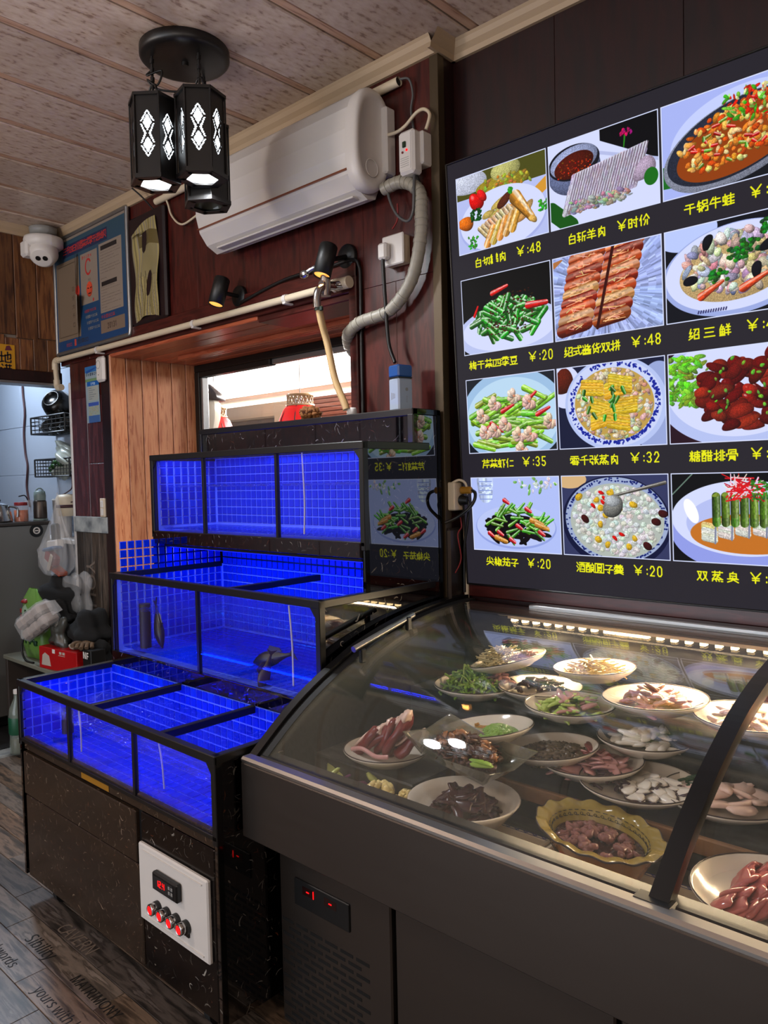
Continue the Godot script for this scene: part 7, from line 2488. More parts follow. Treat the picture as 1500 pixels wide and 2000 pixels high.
	cyl(st, Vector3(-1.602, 1.06, -2.150), Vector3(-1.604, 1.375, -2.152), 0.0085, 12)
	fin("pipe", st, M.ivory_plastic, cd)
	var sl := thing("steel_sleeve", "rounded steel sleeve on the wall corner below the cream double socket", "corner guard")
	st = begin()
	span(st, Vector3(-1.638, 0.9, -2.15), Vector3(-1.617, 1.325, -2.075), 0.008)
	fin("sheet", st, M.stainless, sl)

func pier_things() -> void:
	var t := thing("alarm", "white rounded door alarm box stuck at the top of the window pier", "alarm")
	var st := begin()
	span(st, Vector3(-4.03, 2.062, ZW), Vector3(-3.945, 2.20, ZW + 0.028), 0.012)
	fin("case", st, M.white_plastic, t)
	st = begin()
	var r := []
	for k in 25:
		r.append(Vector3(-3.997 + cos(TAU * k / 24) * 0.022, 2.155 + sin(TAU * k / 24) * 0.022, ZW + 0.0285))
	tube(st, r, 0.0012, 4)
	fin("speaker_ring", st, M.grey_plastic, t)
	st = begin()
	cyl(st, Vector3(-3.997, 2.10, ZW + 0.028), Vector3(-3.997, 2.10, ZW + 0.0292), 0.003, 8)
	fin("sensor", st, M.dark_grey, t)
	canvas(150, 320, Color(0.55, 0.62, 0.66))
	rect(0, 0, 150, 34, Color(0.18, 0.42, 0.66))
	bar(20, 30, 130, 12, 8, 3, Color(0.1, 0.3, 0.6))
	write("日价酒季口千", 10, 38, 14, 22, Color(0.15, 0.2, 0.3), 1.2)
	rect(0, 70, 150, 86, Color(0.42, 0.55, 0.40))
	rect(18, 86, 150, 112, Color(0.10, 0.36, 0.66))
	write("三千四", 58, 92, 14, 17, Color(0.75, 0.82, 0.9), 1.2)
	rect(24, 114, 140, 196, Color(0.62, 0.64, 0.62))
	for k in 6:
		bar(34, 124 + k * 12, 34 + 30 + (k * 37) % 60, 124 + k * 12, 1.3, 1.3, Color(0.35, 0.38, 0.42))
	rect(24, 206, 140, 226, Color(0.24, 0.34, 0.66))
	for k in 400:
		oval(24 + rnd(0, 116), 226 + rnd(0, 56), 2.5, 2, 0, shade_of(Color(0.62, 0.60, 0.42), 0.2))
	rect(20, 280, 145, 320, Color(0.24, 0.38, 0.60))
	var pm := mat("poster_print", Color(1, 1, 1), 0.3)
	pm.albedo_texture = picture()
	st = begin()
	plate(st, Vector3(-4.205, 2.165, ZW + 0.002), Vector3(0.155, 0, 0), Vector3(0.008, -0.315, 0))
	tag(fin("poster", st, pm), "pale blue notice sheet taped to the pier under the white alarm", "poster")
	var sw := thing("light_switch", "cream two key switch above the marble band on the pier", "switch")
	st = begin()
	span(st, Vector3(-4.075, 1.322, ZW - 0.004), Vector3(-4.022, 1.425, ZW + 0.008), 0.002)
	fin("plate", st, M.ivory_plastic, sw)
	st = begin()
	span(st, Vector3(-4.064, 1.33, ZW + 0.008), Vector3(-4.033, 1.368, ZW + 0.012), 0.002)
	span(st, Vector3(-4.064, 1.374, ZW + 0.008), Vector3(-4.033, 1.412, ZW + 0.012), 0.002)
	fin("keys", st, M.white_plastic, sw)
	var ys := thing("yellow_sign", "yellow card sign with dark blue characters on the boards over the kitchen opening", "sign", "", Vector3(-4.499, 2.215, -1.70))
	mat("sign_yellow", Color(0.76, 0.55, 0.10), 0.5)
	mat("sign_ink", Color(0.05, 0.06, 0.13), 0.6)
	mat("sign_mark", Color(0.36, 0.12, 0.2), 0.6)
	st = begin()
	span(st, Vector3(0, -0.085, -0.115), Vector3(0.003, 0.085, 0.30), 0.001)
	fin("card", st, M.sign_yellow, ys)
	var face := Basis(Vector3.UP, PI / 2)
	stroke_mesh("character", "地", 0.062, M.sign_ink, ys, Transform3D(face, Vector3(0.0035, 0.012, -0.062)), 1.5)
	stroke_mesh("character", "进", 0.062, M.sign_ink, ys, Transform3D(face, Vector3(0.0035, -0.054, -0.062)), 1.5)
	st = begin()
	prism(st, PackedVector2Array([Vector2(-0.02, 0.0), Vector2(0.02, 0.004), Vector2(0.006, 0.03), Vector2(-0.012, 0.026)]), Transform3D(face, Vector3(0.0032, 0.05, -0.08)), 0.001)
	fin("mark", st, M.sign_mark, ys)

func on_the_tank() -> void:
	var t := thing("pump_box", "tall white box with a blue lid standing on the top of the fish tank", "pump box", "", Vector3(-1.745, 1.73, -1.985))
	t.rotation.y = -0.18
	mat("lid_blue", Color(0.10, 0.28, 0.52), 0.35)
	mat("box_white", Color(0.58, 0.62, 0.68), 0.35)
	var st := begin()
	box(st, Vector3(0, 0.055, 0), Vector3(0.056, 0.110, 0.062), 0.005)
	fin("case", st, M.box_white, t)
	st = begin()
	box(st, Vector3(0, 0.112, 0), Vector3(0.054, 0.004, 0.06))
	fin("shadow_gap", st, M.black_plastic, t)
	st = begin()
	box(st, Vector3(0, 0.134, 0), Vector3(0.057, 0.042, 0.063), 0.005)
	fin("lid", st, M.lid_blue, t)
	st = begin()
	for k in 4:
		box(st, Vector3(-0.012 + k * 0.006, 0.05, 0.0312), Vector3(0.002, 0.024 - k * 0.003, 0.0006))
		box(st, Vector3(0.0282, 0.03 + k * 0.006, -0.004), Vector3(0.0006, 0.003, 0.003))
	cyl(st, Vector3(0.028, 0.072, -0.004), Vector3(0.0286, 0.072, -0.004), 0.006, 12)
	fin("small_print", st, M.grey_plastic, t)
	mat("dried_flower", Color(0.42, 0.24, 0.03), 0.8)
	var f := thing("dried_flowers", "clump of brown dried flower heads lying on top of the fish tank", "dried flowers", "", Vector3(-2.19, 1.73, -1.985))
	for k in 9:
		st = begin()
		var c := Vector3(rnd(-0.055, 0.055), 0.018 + rnd(0, 0.02) * (1.0 if k % 2 == 0 else 0.4), rnd(-0.02, 0.02))
		blob(st, c, Vector3(0.022, 0.017, 0.02), 0.5, k, rot(rnd(0, 3), rnd(0, 3), 0), 14, 9)
		for j in 10:
			blob(st, c + Vector3(rnd(-0.016, 0.016), rnd(-0.004, 0.016), rnd(-0.014, 0.014)), Vector3(0.008, 0.007, 0.008), 0.5, j, Basis(), 7, 5)
		fin("flower_head", st, M.dried_flower, f)
# ------------------------------------------------------------------ ceiling lantern cluster, dome camera
func lantern(t: Node3D, at: Vector3, turn: float, hang: float, lit: bool, label: String) -> void:
	# hexagonal tin lantern, pierced with diamonds; at is the centre of its foot
	var R := 0.078
	var H := 0.265
	var st := begin()
	for k in 6:
		var a := turn + TAU * k / 6
		var b := turn + TAU * (k + 1) / 6
		var p := at + Vector3(cos(a) * R, 0, sin(a) * R)
		var q := at + Vector3(cos(b) * R, 0, sin(b) * R)
		var u := (q - p)
		var n := (p + q) * 0.5 - at
		n.y = 0
		n = n.normalized()
		# each face is a sheet with a pierced figure: built as strips around the openings
		face_sheet(st, p, u, H, n)
	fin("case", st, M.black_metal, t)
	st = begin()
	for k in 6:
		var a := turn + TAU * k / 6
		var b := turn + TAU * (k + 1) / 6
		var p := at + Vector3(cos(a), 0, sin(a)) * (R + 0.003)
		var q := at + Vector3(cos(b), 0, sin(b)) * (R + 0.003)
		var n := ((p + q) * 0.5 - at).normalized()
		var T := Transform3D(Basis((q - p).normalized(), Vector3.UP, (q - p).normalized().cross(Vector3.UP)), (p + q) * 0.5)
		box(st, Vector3(0, 0.0, 0), Vector3((q - p).length() + 0.006, 0.014, 0.010), 0.0, T)
		box(st, Vector3(0, H, 0), Vector3((q - p).length() + 0.004, 0.010, 0.010), 0.0, T)
		box(st, Vector3(0, -0.006, 0.012), Vector3((q - p).length() * 0.96, 0.003, 0.024), 0.0, T)
		var e := at + Vector3(cos(a), 0, sin(a)) * (R + 0.004)
		tube(st, [e, e + Vector3(0, H, 0)], 0.0035, 5)
	fin("rim", st, M.black_metal, t)
	st = begin()
	lathe(st, [Vector2(R, H), Vector2(R * 0.5, H + 0.012), Vector2(0.012, H + 0.02), Vector2(0, H + 0.02)], 6, Transform3D(Basis(Vector3.UP, -turn), at))
	fin("roof", st, M.black_metal, t)
	st = begin()
	tube(st, ring2(at + Vector3(0, H + 0.04, 0), 0.022, 14), 0.004, 6)
	tube(st, [at + Vector3(0, H + 0.02, 0), at + Vector3(0, hang, 0)], 0.0045, 8)
	for k in 3:
		tube(st, [at + Vector3(0, hang - 0.02 - k * 0.03, 0), at + Vector3(0, hang - 0.035 - k * 0.03, 0)], 0.008, 6)
	fin("chain", st, M.black_metal, t)
	st = begin()
	lathe(st, [Vector2(0.0, 0.035), Vector2(0.056, 0.03), Vector2(0.060, 0.005), Vector2(0.062, 0.002), Vector2(0.062, H - 0.02), Vector2(0.0, H - 0.015)], 24, Transform3D(Basis(), at))
	var gm := fin("glass_sleeve", st, M.lantern_glow if lit else M.glass_dish, t)
	if lit:
		st = begin()
		lathe(st, [Vector2(0, 0.012), Vector2(0.046, 0.014), Vector2(0.05, 0.022), Vector2(0.046, 0.033), Vector2(0, 0.034)], 20, Transform3D(Basis(), at))
		fin("bulb", st, M.bulb_glow, t)
		var l := SpotLight3D.new()
		l.name = "light"
		l.spot_angle = 80.0
		l.spot_range = 8.0
		l.spot_attenuation = 2.0
		l.light_energy = 1.0
		l.light_color = Color(0.96, 0.98, 1.0)
		l.light_size = 0.04
		l.shadow_enabled = true
		l.position = at + Vector3(0, -0.012, 0)
		l.rotation.x = -PI / 2
		t.add_child(l)
		var o := OmniLight3D.new()
		o.name = "light"
		o.light_energy = 0.05
		o.omni_range = 5.0
		o.omni_attenuation = 2.0
		o.light_color = Color(0.96, 0.98, 1.0)
		o.light_size = 0.02
		o.shadow_enabled = true
		o.position = at + Vector3(0, 0.024, 0)
		t.add_child(o)
	gm.set_meta("label", label)

func ring2(c: Vector3, r: float, n: int) -> Array:
	var out := []
	for k in n + 1:
		out.append(c + Vector3(cos(TAU * k / n) * r, sin(TAU * k / n) * r, 0))
	return out

func face_sheet(st: SurfaceTool, p: Vector3, u: Vector3, H: float, n: Vector3) -> void:
	# openings: two stacked diamonds, each with an outer band; laid on a fine lattice of quads
	st.set_smooth_group(-1)
	var nu := 26
	var nv := 72
	var up := Vector3(0, H, 0)
	for j in nv:
		var run := -1
		for i in nu + 1:
			var solid := false
			if i < nu:
				var x := ((i + 0.5) / nu - 0.5)          # -0.5 .. 0.5 across the face
				var y := ((j + 0.5) / nv - 0.52) * 3.4    # face heights to widths
				solid = not pierced(x, y)
			if solid and run < 0:
				run = i
			elif not solid and run >= 0:
				var a := p + u * (float(run) / nu) + up * (float(j) / nv)
				var b := p + u * (float(i) / nu) + up * (float(j) / nv)
				var c := b + up / nv
				var d := a + up / nv
				quad(st, a, b, c, d, n)
				quad(st, a - n * 0.002, b - n * 0.002, c - n * 0.002, d - n * 0.002, -n)
				run = -1

func pierced(x: float, y: float) -> bool:
	# diamond centres at y = +-0.5; half height 0.55, half width 0.30
	for s in [0.46, -0.46]:
		var d := absf(x) / 0.34 + absf(y - s) / 0.56
		if d < 0.62:
			return true
		var outer: float = absf(x) / 0.34 + maxf(0.0, absf(y) - 0.46) / 0.56 if absf(y) > 0.46 else 2.0
		if absf(y) > 0.46 and outer < 1.0 and outer > 0.76 and absf(absf(y) - 0.46) > 0.05:
			return true
	if absf(y) <= 0.46:
		var wav := 0.34 * (0.40 + 0.60 * absf(y) / 0.46)
		if absf(x) < wav and absf(x) > wav - 0.085 and absf(absf(y) - 0.46) > 0.05:
			return true
	return false

func build_ceiling_things() -> void:
	var t := thing("lantern_cluster", "cluster of three dark pierced tin lanterns on a round ceiling plate", "ceiling lamp")
	var c := Vector3(-2.30, CEIL, -1.535)
	var st := begin()
	lathe(st, [Vector2(0, -0.038), Vector2(0.128, -0.038), Vector2(0.142, -0.034), Vector2(0.15, -0.026), Vector2(0.15, 0.0), Vector2(0, 0)], 48, Transform3D(Basis(), c))
	fin("ceiling_plate", st, M.black_metal, t)
	st = begin()
	cyl(st, c + Vector3(0, -0.05, 0), c + Vector3(0, -0.036, 0), 0.012, 12)
	fin("centre_nut", st, M.black_metal, t)
	lantern(t, Vector3(-2.345, 2.515, -1.435), 0.35, 0.43, true, "lit lantern nearest the kitchen side")
	lantern(t, Vector3(-2.215, 2.525, -1.532), 0.20, 0.42, true, "lit lantern hanging in front")
	lantern(t, Vector3(-2.335, 2.49, -1.635), 0.45, 0.45, false, "unlit lantern hanging behind the other two")
	st = begin()
	tube(st, bend([Vector3(-2.345, 2.89, -1.435), Vector3(-2.355, 2.87, -1.42), Vector3(-2.31, 2.88, -1.45), Vector3(-2.325, 2.835, -1.44), Vector3(-2.36, 2.86, -1.425), Vector3(-2.34, 2.83, -1.445), Vector3(-2.28, 2.815, -1.49), Vector3(-2.24, 2.82, -1.52)], 6), 0.0035, 6)
	fin("loose_flex", st, M.black_plastic, t)
	# dome camera
	var k := thing("dome_camera", "white security dome camera under the ceiling beside the notice board", "security camera", "", Vector3(-4.39, 2.895, -1.955))
	st = begin()
	lathe(st, [Vector2(0, 0.005), Vector2(0.102, 0.005), Vector2(0.106, -0.01), Vector2(0.104, -0.04), Vector2(0.085, -0.055), Vector2(0, -0.055)], 32)
	fin("base", st, M.white_plastic, k)
	st = begin()
	lathe(st, [Vector2(0, 0.02), Vector2(0.07, 0.03), Vector2(0.075, 0.06), Vector2(0, 0.075)], 24)
	fin("collar", st, M.grey_plastic, k)
	var eye := Vector3(0.62, -0.85, 0.50).normalized()
	var sd := eye.cross(Vector3.UP).normalized()
	var T := Transform3D(Basis(sd, eye, sd.cross(eye)), Vector3(0.01, -0.07, 0.005))
	st = begin()
	lathe(st, [Vector2(0.0, -0.07), Vector2(0.045, -0.06), Vector2(0.072, -0.03), Vector2(0.080, 0.01), Vector2(0.072, 0.045), Vector2(0.055, 0.068), Vector2(0.050, 0.070), Vector2(0.0, 0.070)], 28, T)
	fin("ball", st, M.white_plastic, k)
	st = begin()
	for s in [-1.0, 1.0]:
		cyl(st, T * Vector3(0.019 * s, 0.066, 0), T * Vector3(0.019 * s, 0.0725, 0), 0.014, 16)
	fin("lens", st, M.black_plastic, k)
	st = begin()
	span(st, Vector3(-0.06, -0.11, 0.05), Vector3(0.02, -0.02, 0.11), 0.012)
	cyl(st, Vector3(0.02, -0.06, 0.09), Vector3(0.024, -0.06, 0.09), 0.006, 8)
	fin("side_bracket", st, M.white_plastic, k)
# ------------------------------------------------------------------ kitchen corner through the opening
func build_kitchen() -> void:
	mat("kitchen_tile", Color(0.62, 0.65, 0.70), 0.18)
	var wk := setting("wall_kitchen")
	var st := begin()
	span(st, Vector3(-7.2, -0.1, -2.75), Vector3(-4.42, 2.9, -2.428))
	span(st, Vector3(-7.3, -0.1, -2.75), Vector3(-7.2, 2.9, 1.2))
	span(st, Vector3(-7.3, -0.1, 1.2), Vector3(-4.5, 2.9, 1.3))
	span(st, Vector3(-7.3, 2.75, -2.75), Vector3(-4.6, 2.9, 1.3))
	fin("plaster", st, M.kitchen_tile, wk)
	for r in 8:
		for c in 5:
			st = begin()
			var x := -7.14 + c * 0.6
			span(st, Vector3(x + 0.0015, 0.145 + (r - 0) * 0.36 - 0.36 + 0.0015, -2.43), Vector3(minf(x + 0.5985, -4.44), 0.145 + r * 0.36 - 0.0015, -2.42), 0.0015)
			fin("wall_tile", st, M.kitchen_tile, wk)
	var kl := thing("kitchen_light", "white kitchen ceiling light behind the boards over the opening", "ceiling light", "", Vector3(-5.6, 2.73, -1.9))
	st = begin()
	box(st, Vector3.ZERO, Vector3(0.6, 0.03, 0.3), 0.01)
	mat("kitchen_glow", Color(0.85, 0.92, 1.0), 0.5)
	M.kitchen_glow.emission_enabled = true
	M.kitchen_glow.emission = Color(0.85, 0.92, 1.0)
	M.kitchen_glow.emission_energy_multiplier = 3.0
	fin("diffuser", st, M.kitchen_glow, kl)
	var l := AreaLight3D.new()
	l.name = "light"
	l.area_size = Vector2(0.55, 0.25)
	l.light_energy = 3.2
	l.light_color = Color(0.85, 0.92, 1.0)
	l.shadow_enabled = true
	l.position.y = -0.03
	l.rotation.x = -PI / 2
	kl.add_child(l)
	# steel cabinet
	var cb := thing("steel_cabinet", "stainless steel kitchen cabinet with a round black badge, jars standing on it", "cabinet")
	st = begin()
	span(st, Vector3(-5.75, 0.06, -2.195), Vector3(-5.0, 1.255, -0.9), 0.006)
	fin("body", st, M.kitchen_steel, cb)
	st = begin()
	span(st, Vector3(-5.78, 1.25, -2.20), Vector3(-4.985, 1.275, -0.88), 0.006)
	fin("top", st, M.stainless, cb)
	st = begin()
	span(st, Vector3(-5.72, 0.0, -2.18), Vector3(-5.03, 0.07, -0.92))
	fin("plinth", st, M.black_plastic, cb)
	st = begin()
	cyl(st, Vector3(-5.0, 1.215, -2.105), Vector3(-4.994, 1.215, -2.105), 0.042, 24)
	var bg := fin("badge", st, M.black_plastic, cb)
	st = begin()
	tube(st, ring_x(-4.993, Vector2(1.215, -2.105), 0.019, 20), 0.005, 5)
	box(st, Vector3(-4.993, 1.215, -2.105), Vector3(0.003, 0.008, 0.022))
	fin("badge_mark", st, M.white_plastic, bg)
	# on the cabinet
	var y := 1.276
	var k := thing("kettle", "polished steel kettle with black knobs at the left end of the steel cabinet", "kettle", "", Vector3(-5.12, y, -1.915))
	st = begin()
	lathe(st, [Vector2(0, 0), Vector2(0.088, 0), Vector2(0.09, 0.01), Vector2(0.075, 0.10), Vector2(0.068, 0.112), Vector2(0.03, 0.125), Vector2(0, 0.127)], 24)
	fin("body", st, M.chrome, k)
	st = begin()
	blob(st, Vector3(0, 0.138, -0.012), Vector3(0.012, 0.012, 0.012), 0.0)
	blob(st, Vector3(0.005, 0.142, 0.018), Vector3(0.013, 0.013, 0.013), 0.0)
	fin("knob", st, M.black_plastic, k)
	st = begin()
	tube(st, bend([Vector3(0.05, 0.10, -0.055), Vector3(0.06, 0.085, -0.10), Vector3(0.06, 0.03, -0.10)], 5), 0.007, 8)
	fin("handle", st, M.chrome, k)
	var j := thing("jar", "clear jar of orange oil with a red lid on the steel cabinet", "jar", "", Vector3(-5.10, y, -2.055))
	mat("orange_oil", Color(0.75, 0.34, 0.04), 0.15)
	mat("red_lid", Color(0.5, 0.06, 0.08), 0.4)
	st = begin()
	lathe(st, [Vector2(0, 0), Vector2(0.042, 0), Vector2(0.042, 0.072), Vector2(0, 0.072)], 20)
	fin("oil", st, M.orange_oil, j)
	st = begin()
	lathe(st, [Vector2(0.044, 0), Vector2(0.045, 0.09), Vector2(0.036, 0.108)], 20)
	fin("glass", st, M.clear_plastic, j)
	st = begin()
	lathe(st, [Vector2(0, 0.102), Vector2(0.04, 0.102), Vector2(0.04, 0.122), Vector2(0, 0.124)], 20)
	fin("lid", st, M.red_lid, j)
	var jg := thing("jug", "small clear jug between the orange jar and the flask", "jug", "", Vector3(-5.13, y, -2.115))
	st = begin()
	lathe(st, [Vector2(0, 0), Vector2(0.034, 0), Vector2(0.036, 0.12), Vector2(0.03, 0.135)], 16)
	fin("glass", st, M.clear_plastic, jg)
	st = begin()
	tube(st, bend([Vector3(0, 0.13, 0), Vector3(0, 0.165, 0.02), Vector3(0, 0.16, 0.06)], 4), 0.004, 6)
	fin("spout", st, M.black_plastic, jg)
	var fk := thing("vacuum_flask", "brushed steel vacuum flask with a grey green lid on the steel cabinet", "flask", "", Vector3(-5.08, y, -2.17))
	mat("flask_lid", Color(0.42, 0.48, 0.47), 0.4)
	st = begin()
	lathe(st, [Vector2(0, 0.01), Vector2(0.04, 0.01), Vector2(0.042, 0.02), Vector2(0.041, 0.12), Vector2(0.036, 0.132), Vector2(0, 0.132)], 20)
	fin("body", st, M.stainless, fk)
	st = begin()
	lathe(st, [Vector2(0.036, 0.13), Vector2(0.038, 0.16), Vector2(0.034, 0.19), Vector2(0.02, 0.196), Vector2(0, 0.196)], 20)
	lathe(st, [Vector2(0, 0), Vector2(0.046, 0), Vector2(0.045, 0.012), Vector2(0, 0.013)], 20)
	tube(st, bend([Vector3(0.0, 0.19, -0.026), Vector3(0.0, 0.208, -0.01), Vector3(0.0, 0.208, 0.012), Vector3(0, 0.19, 0.026)], 4), 0.005, 6)
	fin("lid", st, M.flask_lid, fk)
	var vs := thing("canister", "white plastic canister standing at the tiled kitchen wall behind the hanging bag", "canister", "", Vector3(-5.13, 1.15, -2.34))
	st = begin()
	lathe(st, [Vector2(0, 0), Vector2(0.055, 0), Vector2(0.062, 0.25), Vector2(0.066, 0.26), Vector2(0.06, 0.262), Vector2(0.05, 0.02), Vector2(0, 0.02)], 20)
	fin("body", st, M.white_plastic, vs)
	st = begin()
	span(st, Vector3(-0.35, -0.03, -0.08), Vector3(0.62, 0.0, 0.08), 0.004)
	var lg := thing("wall_shelf", "narrow white ledge on the kitchen wall under the canister", "shelf", "", Vector3(-5.13, 1.15, -2.34))
	fin("board", st, M.white_plastic, lg)
	# cord on the kitchen wall
	mat("maroon_cord", Color(0.24, 0.12, 0.13), 0.6)
	cable("maroon_cable", [Vector3(-5.86, 2.45, -2.41), Vector3(-5.86, 2.2, -2.41), Vector3(-5.84, 2.05, -2.41), Vector3(-5.87, 1.9, -2.41), Vector3(-5.86, 1.75, -2.41), Vector3(-5.83, 1.65, -2.41), Vector3(-5.86, 1.5, -2.41), Vector3(-5.82, 1.35, -2.41)], 0.008, M.maroon_cord, "maroon cord hanging down the white kitchen tiles")
	basket_things()
	stool_things()

func wire_basket(called: String, label: String, a: Vector3, b: Vector3, nx: int, ny: int) -> Node3D:
	var t := thing(called, label, "wire basket", "", a)
	var s := b - a
	var st := begin()
	for yy in [0.0, s.y]:
		tube(st, [Vector3(0, yy, 0), Vector3(s.x, yy, 0), Vector3(s.x, yy, s.z), Vector3(0, yy, s.z), Vector3(0, yy, 0)], 0.006, 6)
	for p in [Vector3.ZERO, Vector3(s.x, 0, 0), Vector3(s.x, 0, s.z), Vector3(0, 0, s.z)]:
		cyl(st, p, p + Vector3(0, s.y, 0), 0.006, 6)
	fin("rim", st, M.black_metal, t)
	st = begin()
	for k in range(1, nx):
		var x := s.x * k / nx
		for z in [0.0, s.z]:
			cyl(st, Vector3(x, 0, z), Vector3(x, s.y, z), 0.0025, 4)
		cyl(st, Vector3(x, 0, 0), Vector3(x, 0, s.z), 0.0025, 4)
	for k in range(1, ny):
		var y := s.y * k / ny
		for z in [0.0, s.z]:
			cyl(st, Vector3(0, y, z), Vector3(s.x, y, z), 0.0025, 4)
		for x in [0.0, s.x]:
			cyl(st, Vector3(x, y, 0), Vector3(x, y, s.z), 0.0025, 4)
	stuff(fin("wires", st, M.black_metal, t))
	return t

func basket_things() -> void:
	wire_basket("wire_basket", "upper black wire basket on the kitchen wall holding pans", Vector3(-5.36, 1.855, -2.415), Vector3(-4.85, 1.965, -2.25), 8, 4)
	wire_basket("wire_basket", "lower black wire basket on the kitchen wall holding a green bag", Vector3(-5.37, 1.565, -2.415), Vector3(-4.85, 1.68, -2.27), 12, 5)
	mat("dark_steel", Color(0.24, 0.23, 0.22), 0.25, 0.9)
	var p := thing("steel_bowl", "upturned dark steel bowl lying on top of the upper wire basket", "bowl", "", Vector3(-5.10, 2.055, -2.31))
	p.rotation = Vector3(1.1, 0.5, 0)
	var st := begin()
	lathe(st, [Vector2(0.105, -0.06), Vector2(0.10, -0.02), Vector2(0.085, 0.03), Vector2(0.055, 0.055), Vector2(0.05, 0.055), Vector2(0.047, 0.048), Vector2(0.0, 0.048)], 28)
	lathe(st, [Vector2(0.0, 0.04), Vector2(0.05, 0.047), Vector2(0.08, 0.028), Vector2(0.096, -0.02), Vector2(0.101, -0.06), Vector2(0.105, -0.06)], 28)
	fin("shell", st, M.dark_steel, p)
	for q in [[Vector3(-5.24, 1.905, -2.33), 0.062, "steel pan at the left end of the upper wire basket"], [Vector3(-5.10, 1.90, -2.33), 0.058, "steel pan in the middle of the upper wire basket"], [Vector3(-4.95, 1.905, -2.33), 0.06, "steel pan at the right end of the upper wire basket"]]:
		var t := thing("steel_pan", q[2], "pan", "pans in the upper wire basket", q[0])
		t.rotation = Vector3(0.9, 0.3, 0.2)
		st = begin()
		lathe(st, [Vector2(0, -0.03), Vector2(q[1] * 0.8, -0.03), Vector2(q[1], 0.03), Vector2(q[1] * 1.08, 0.033), Vector2(q[1] * 0.95, 0.03), Vector2(q[1] * 0.75, -0.024), Vector2(0, -0.024)], 20)
		fin("shell", st, M.dark_steel, t)
		st = begin()
		tube(st, bend([Vector3(q[1], 0.025, 0), Vector3(q[1] + 0.03, 0.05, 0), Vector3(q[1] + 0.05, 0.085, 0.01)], 4), 0.005, 6)
		fin("handle", st, M.chrome, t)
	mat("bag_green", Color(0.12, 0.28, 0.08), 0.4)
	mat("bag_clear", Color(0.60, 0.62, 0.58), 0.3)
	mat("bag_red", Color(0.42, 0.08, 0.08), 0.4)
	var b := thing("vegetable_bag", "plastic bag of green vegetables in the lower wire basket", "bag", "", Vector3(-5.06, 1.575, -2.34))
	st = begin()
	blob(st, Vector3(0, 0.05, 0), Vector3(0.13, 0.06, 0.06), 0.25, 3, rot(0, 0, 0.5), 16, 10)
	fin("wrapping", st, M.bag_clear, b)
	st = begin()
	for k in 6:
		blob(st, Vector3(-0.09 + 0.035 * k, 0.04 + 0.02 * (k % 2) + k * 0.008, 0.045), Vector3(0.026, 0.022, 0.03), 0.4, k)
	fin("leaves", st, M.bag_green, b)
	st = begin()
	blob(st, Vector3(0.0, 0.125, 0.01), Vector3(0.05, 0.02, 0.03), 0.3, 5, rot(0, 0, 0.5))
	fin("red_print", st, M.bag_red, b)
	var r := thing("bag_roll", "pale rolled plastic bags stuffed above the lower wire basket", "bag", "", Vector3(-5.02, 1.735, -2.34))
	st = begin()
	for k in 3:
		blob(st, Vector3(0.03 * k, -0.03 * k, 0.02 * k), Vector3(0.13, 0.035, 0.05), 0.2, k, rot(0, 0, -0.45), 14, 9)
	fin("folds", st, M.bag_clear, r)
	var hg := thing("wire_hanger", "brown wire hanger holding a cream cup beside the pier edge", "hanger", "", Vector3(-4.93, 1.40, -2.30))
	st = begin()
	tube(st, bend([Vector3(0.04, 0.17, 0), Vector3(0.04, 0.09, 0), Vector3(-0.02, 0.06, 0), Vector3(-0.13, 0.03, 0), Vector3(-0.14, 0.0, 0), Vector3(-0.05, -0.01, 0), Vector3(0.08, 0.0, 0), Vector3(0.10, 0.04, 0), Vector3(0.04, 0.09, 0)], 5), 0.004, 6)
	fin("wire", st, M.maroon_cord, hg)
	st = begin()
	lathe(st, [Vector2(0, -0.10), Vector2(0.06, -0.10), Vector2(0.075, 0.02), Vector2(0.06, 0.04), Vector2(0, 0.045)], 20, Transform3D(Basis(), Vector3(-0.05, 0, -0.01)))
	fin("cup", st, M.ivory_plastic, hg)
	st = begin()
	lathe(st, [Vector2(0.0675, -0.045), Vector2(0.073, -0.045), Vector2(0.074, -0.025), Vector2(0.068, -0.025)], 20, Transform3D(Basis(), Vector3(-0.05, 0, -0.01)))
	fin("cup_band", st, M.maroon_cord, hg)
	# bag hanging at the pier
	var hb := thing("hanging_bag", "translucent plastic bag of packets hanging from the pier edge in front of the steel cabinet", "bag", "", Vector3(-4.40, 1.06, -1.98))
	mat("film", Color(0.8, 0.8, 0.8, 0.24), 0.3)
	M.film.transparency = BaseMaterial3D.TRANSPARENCY_ALPHA
	st = begin()
	grid(st, func(u: float, v: float) -> Vector3:
		var a := u * TAU
		var w: float = [0.004, 0.02, 0.045, 0.085, 0.13, 0.15, 0.145, 0.10, 0.0][int(round(v * 8))]
		var yy: float = [0.40, 0.33, 0.26, 0.18, 0.10, 0.03, -0.03, -0.075, -0.09][int(round(v * 8))]
		var pleat := 1.0 + 0.12 * sin(a * 9.0) * (1.0 - v * 0.5)
		return Vector3(cos(a) * w * pleat - 0.05 * v, yy, sin(a) * w * 0.55 * pleat), 48, 8)
	fin("film", st, M.film, hb)
	st = begin()
	prism(st, PackedVector2Array([Vector2(-0.13, 0.13), Vector2(-0.25, 0.06), Vector2(-0.21, -0.02), Vector2(-0.13, -0.08), Vector2(-0.10, 0.0)]), Transform3D(Basis(), Vector3(0, 0, 0.02)), 0.004)
	fin("film_corner", st, M.film, hb)
	mat("packet_blue", Color(0.20, 0.36, 0.52), 0.4)
	mat("packet_pink", Color(0.52, 0.20, 0.22), 0.4)
	mat("packet_orange", Color(0.6, 0.25, 0.12), 0.4)
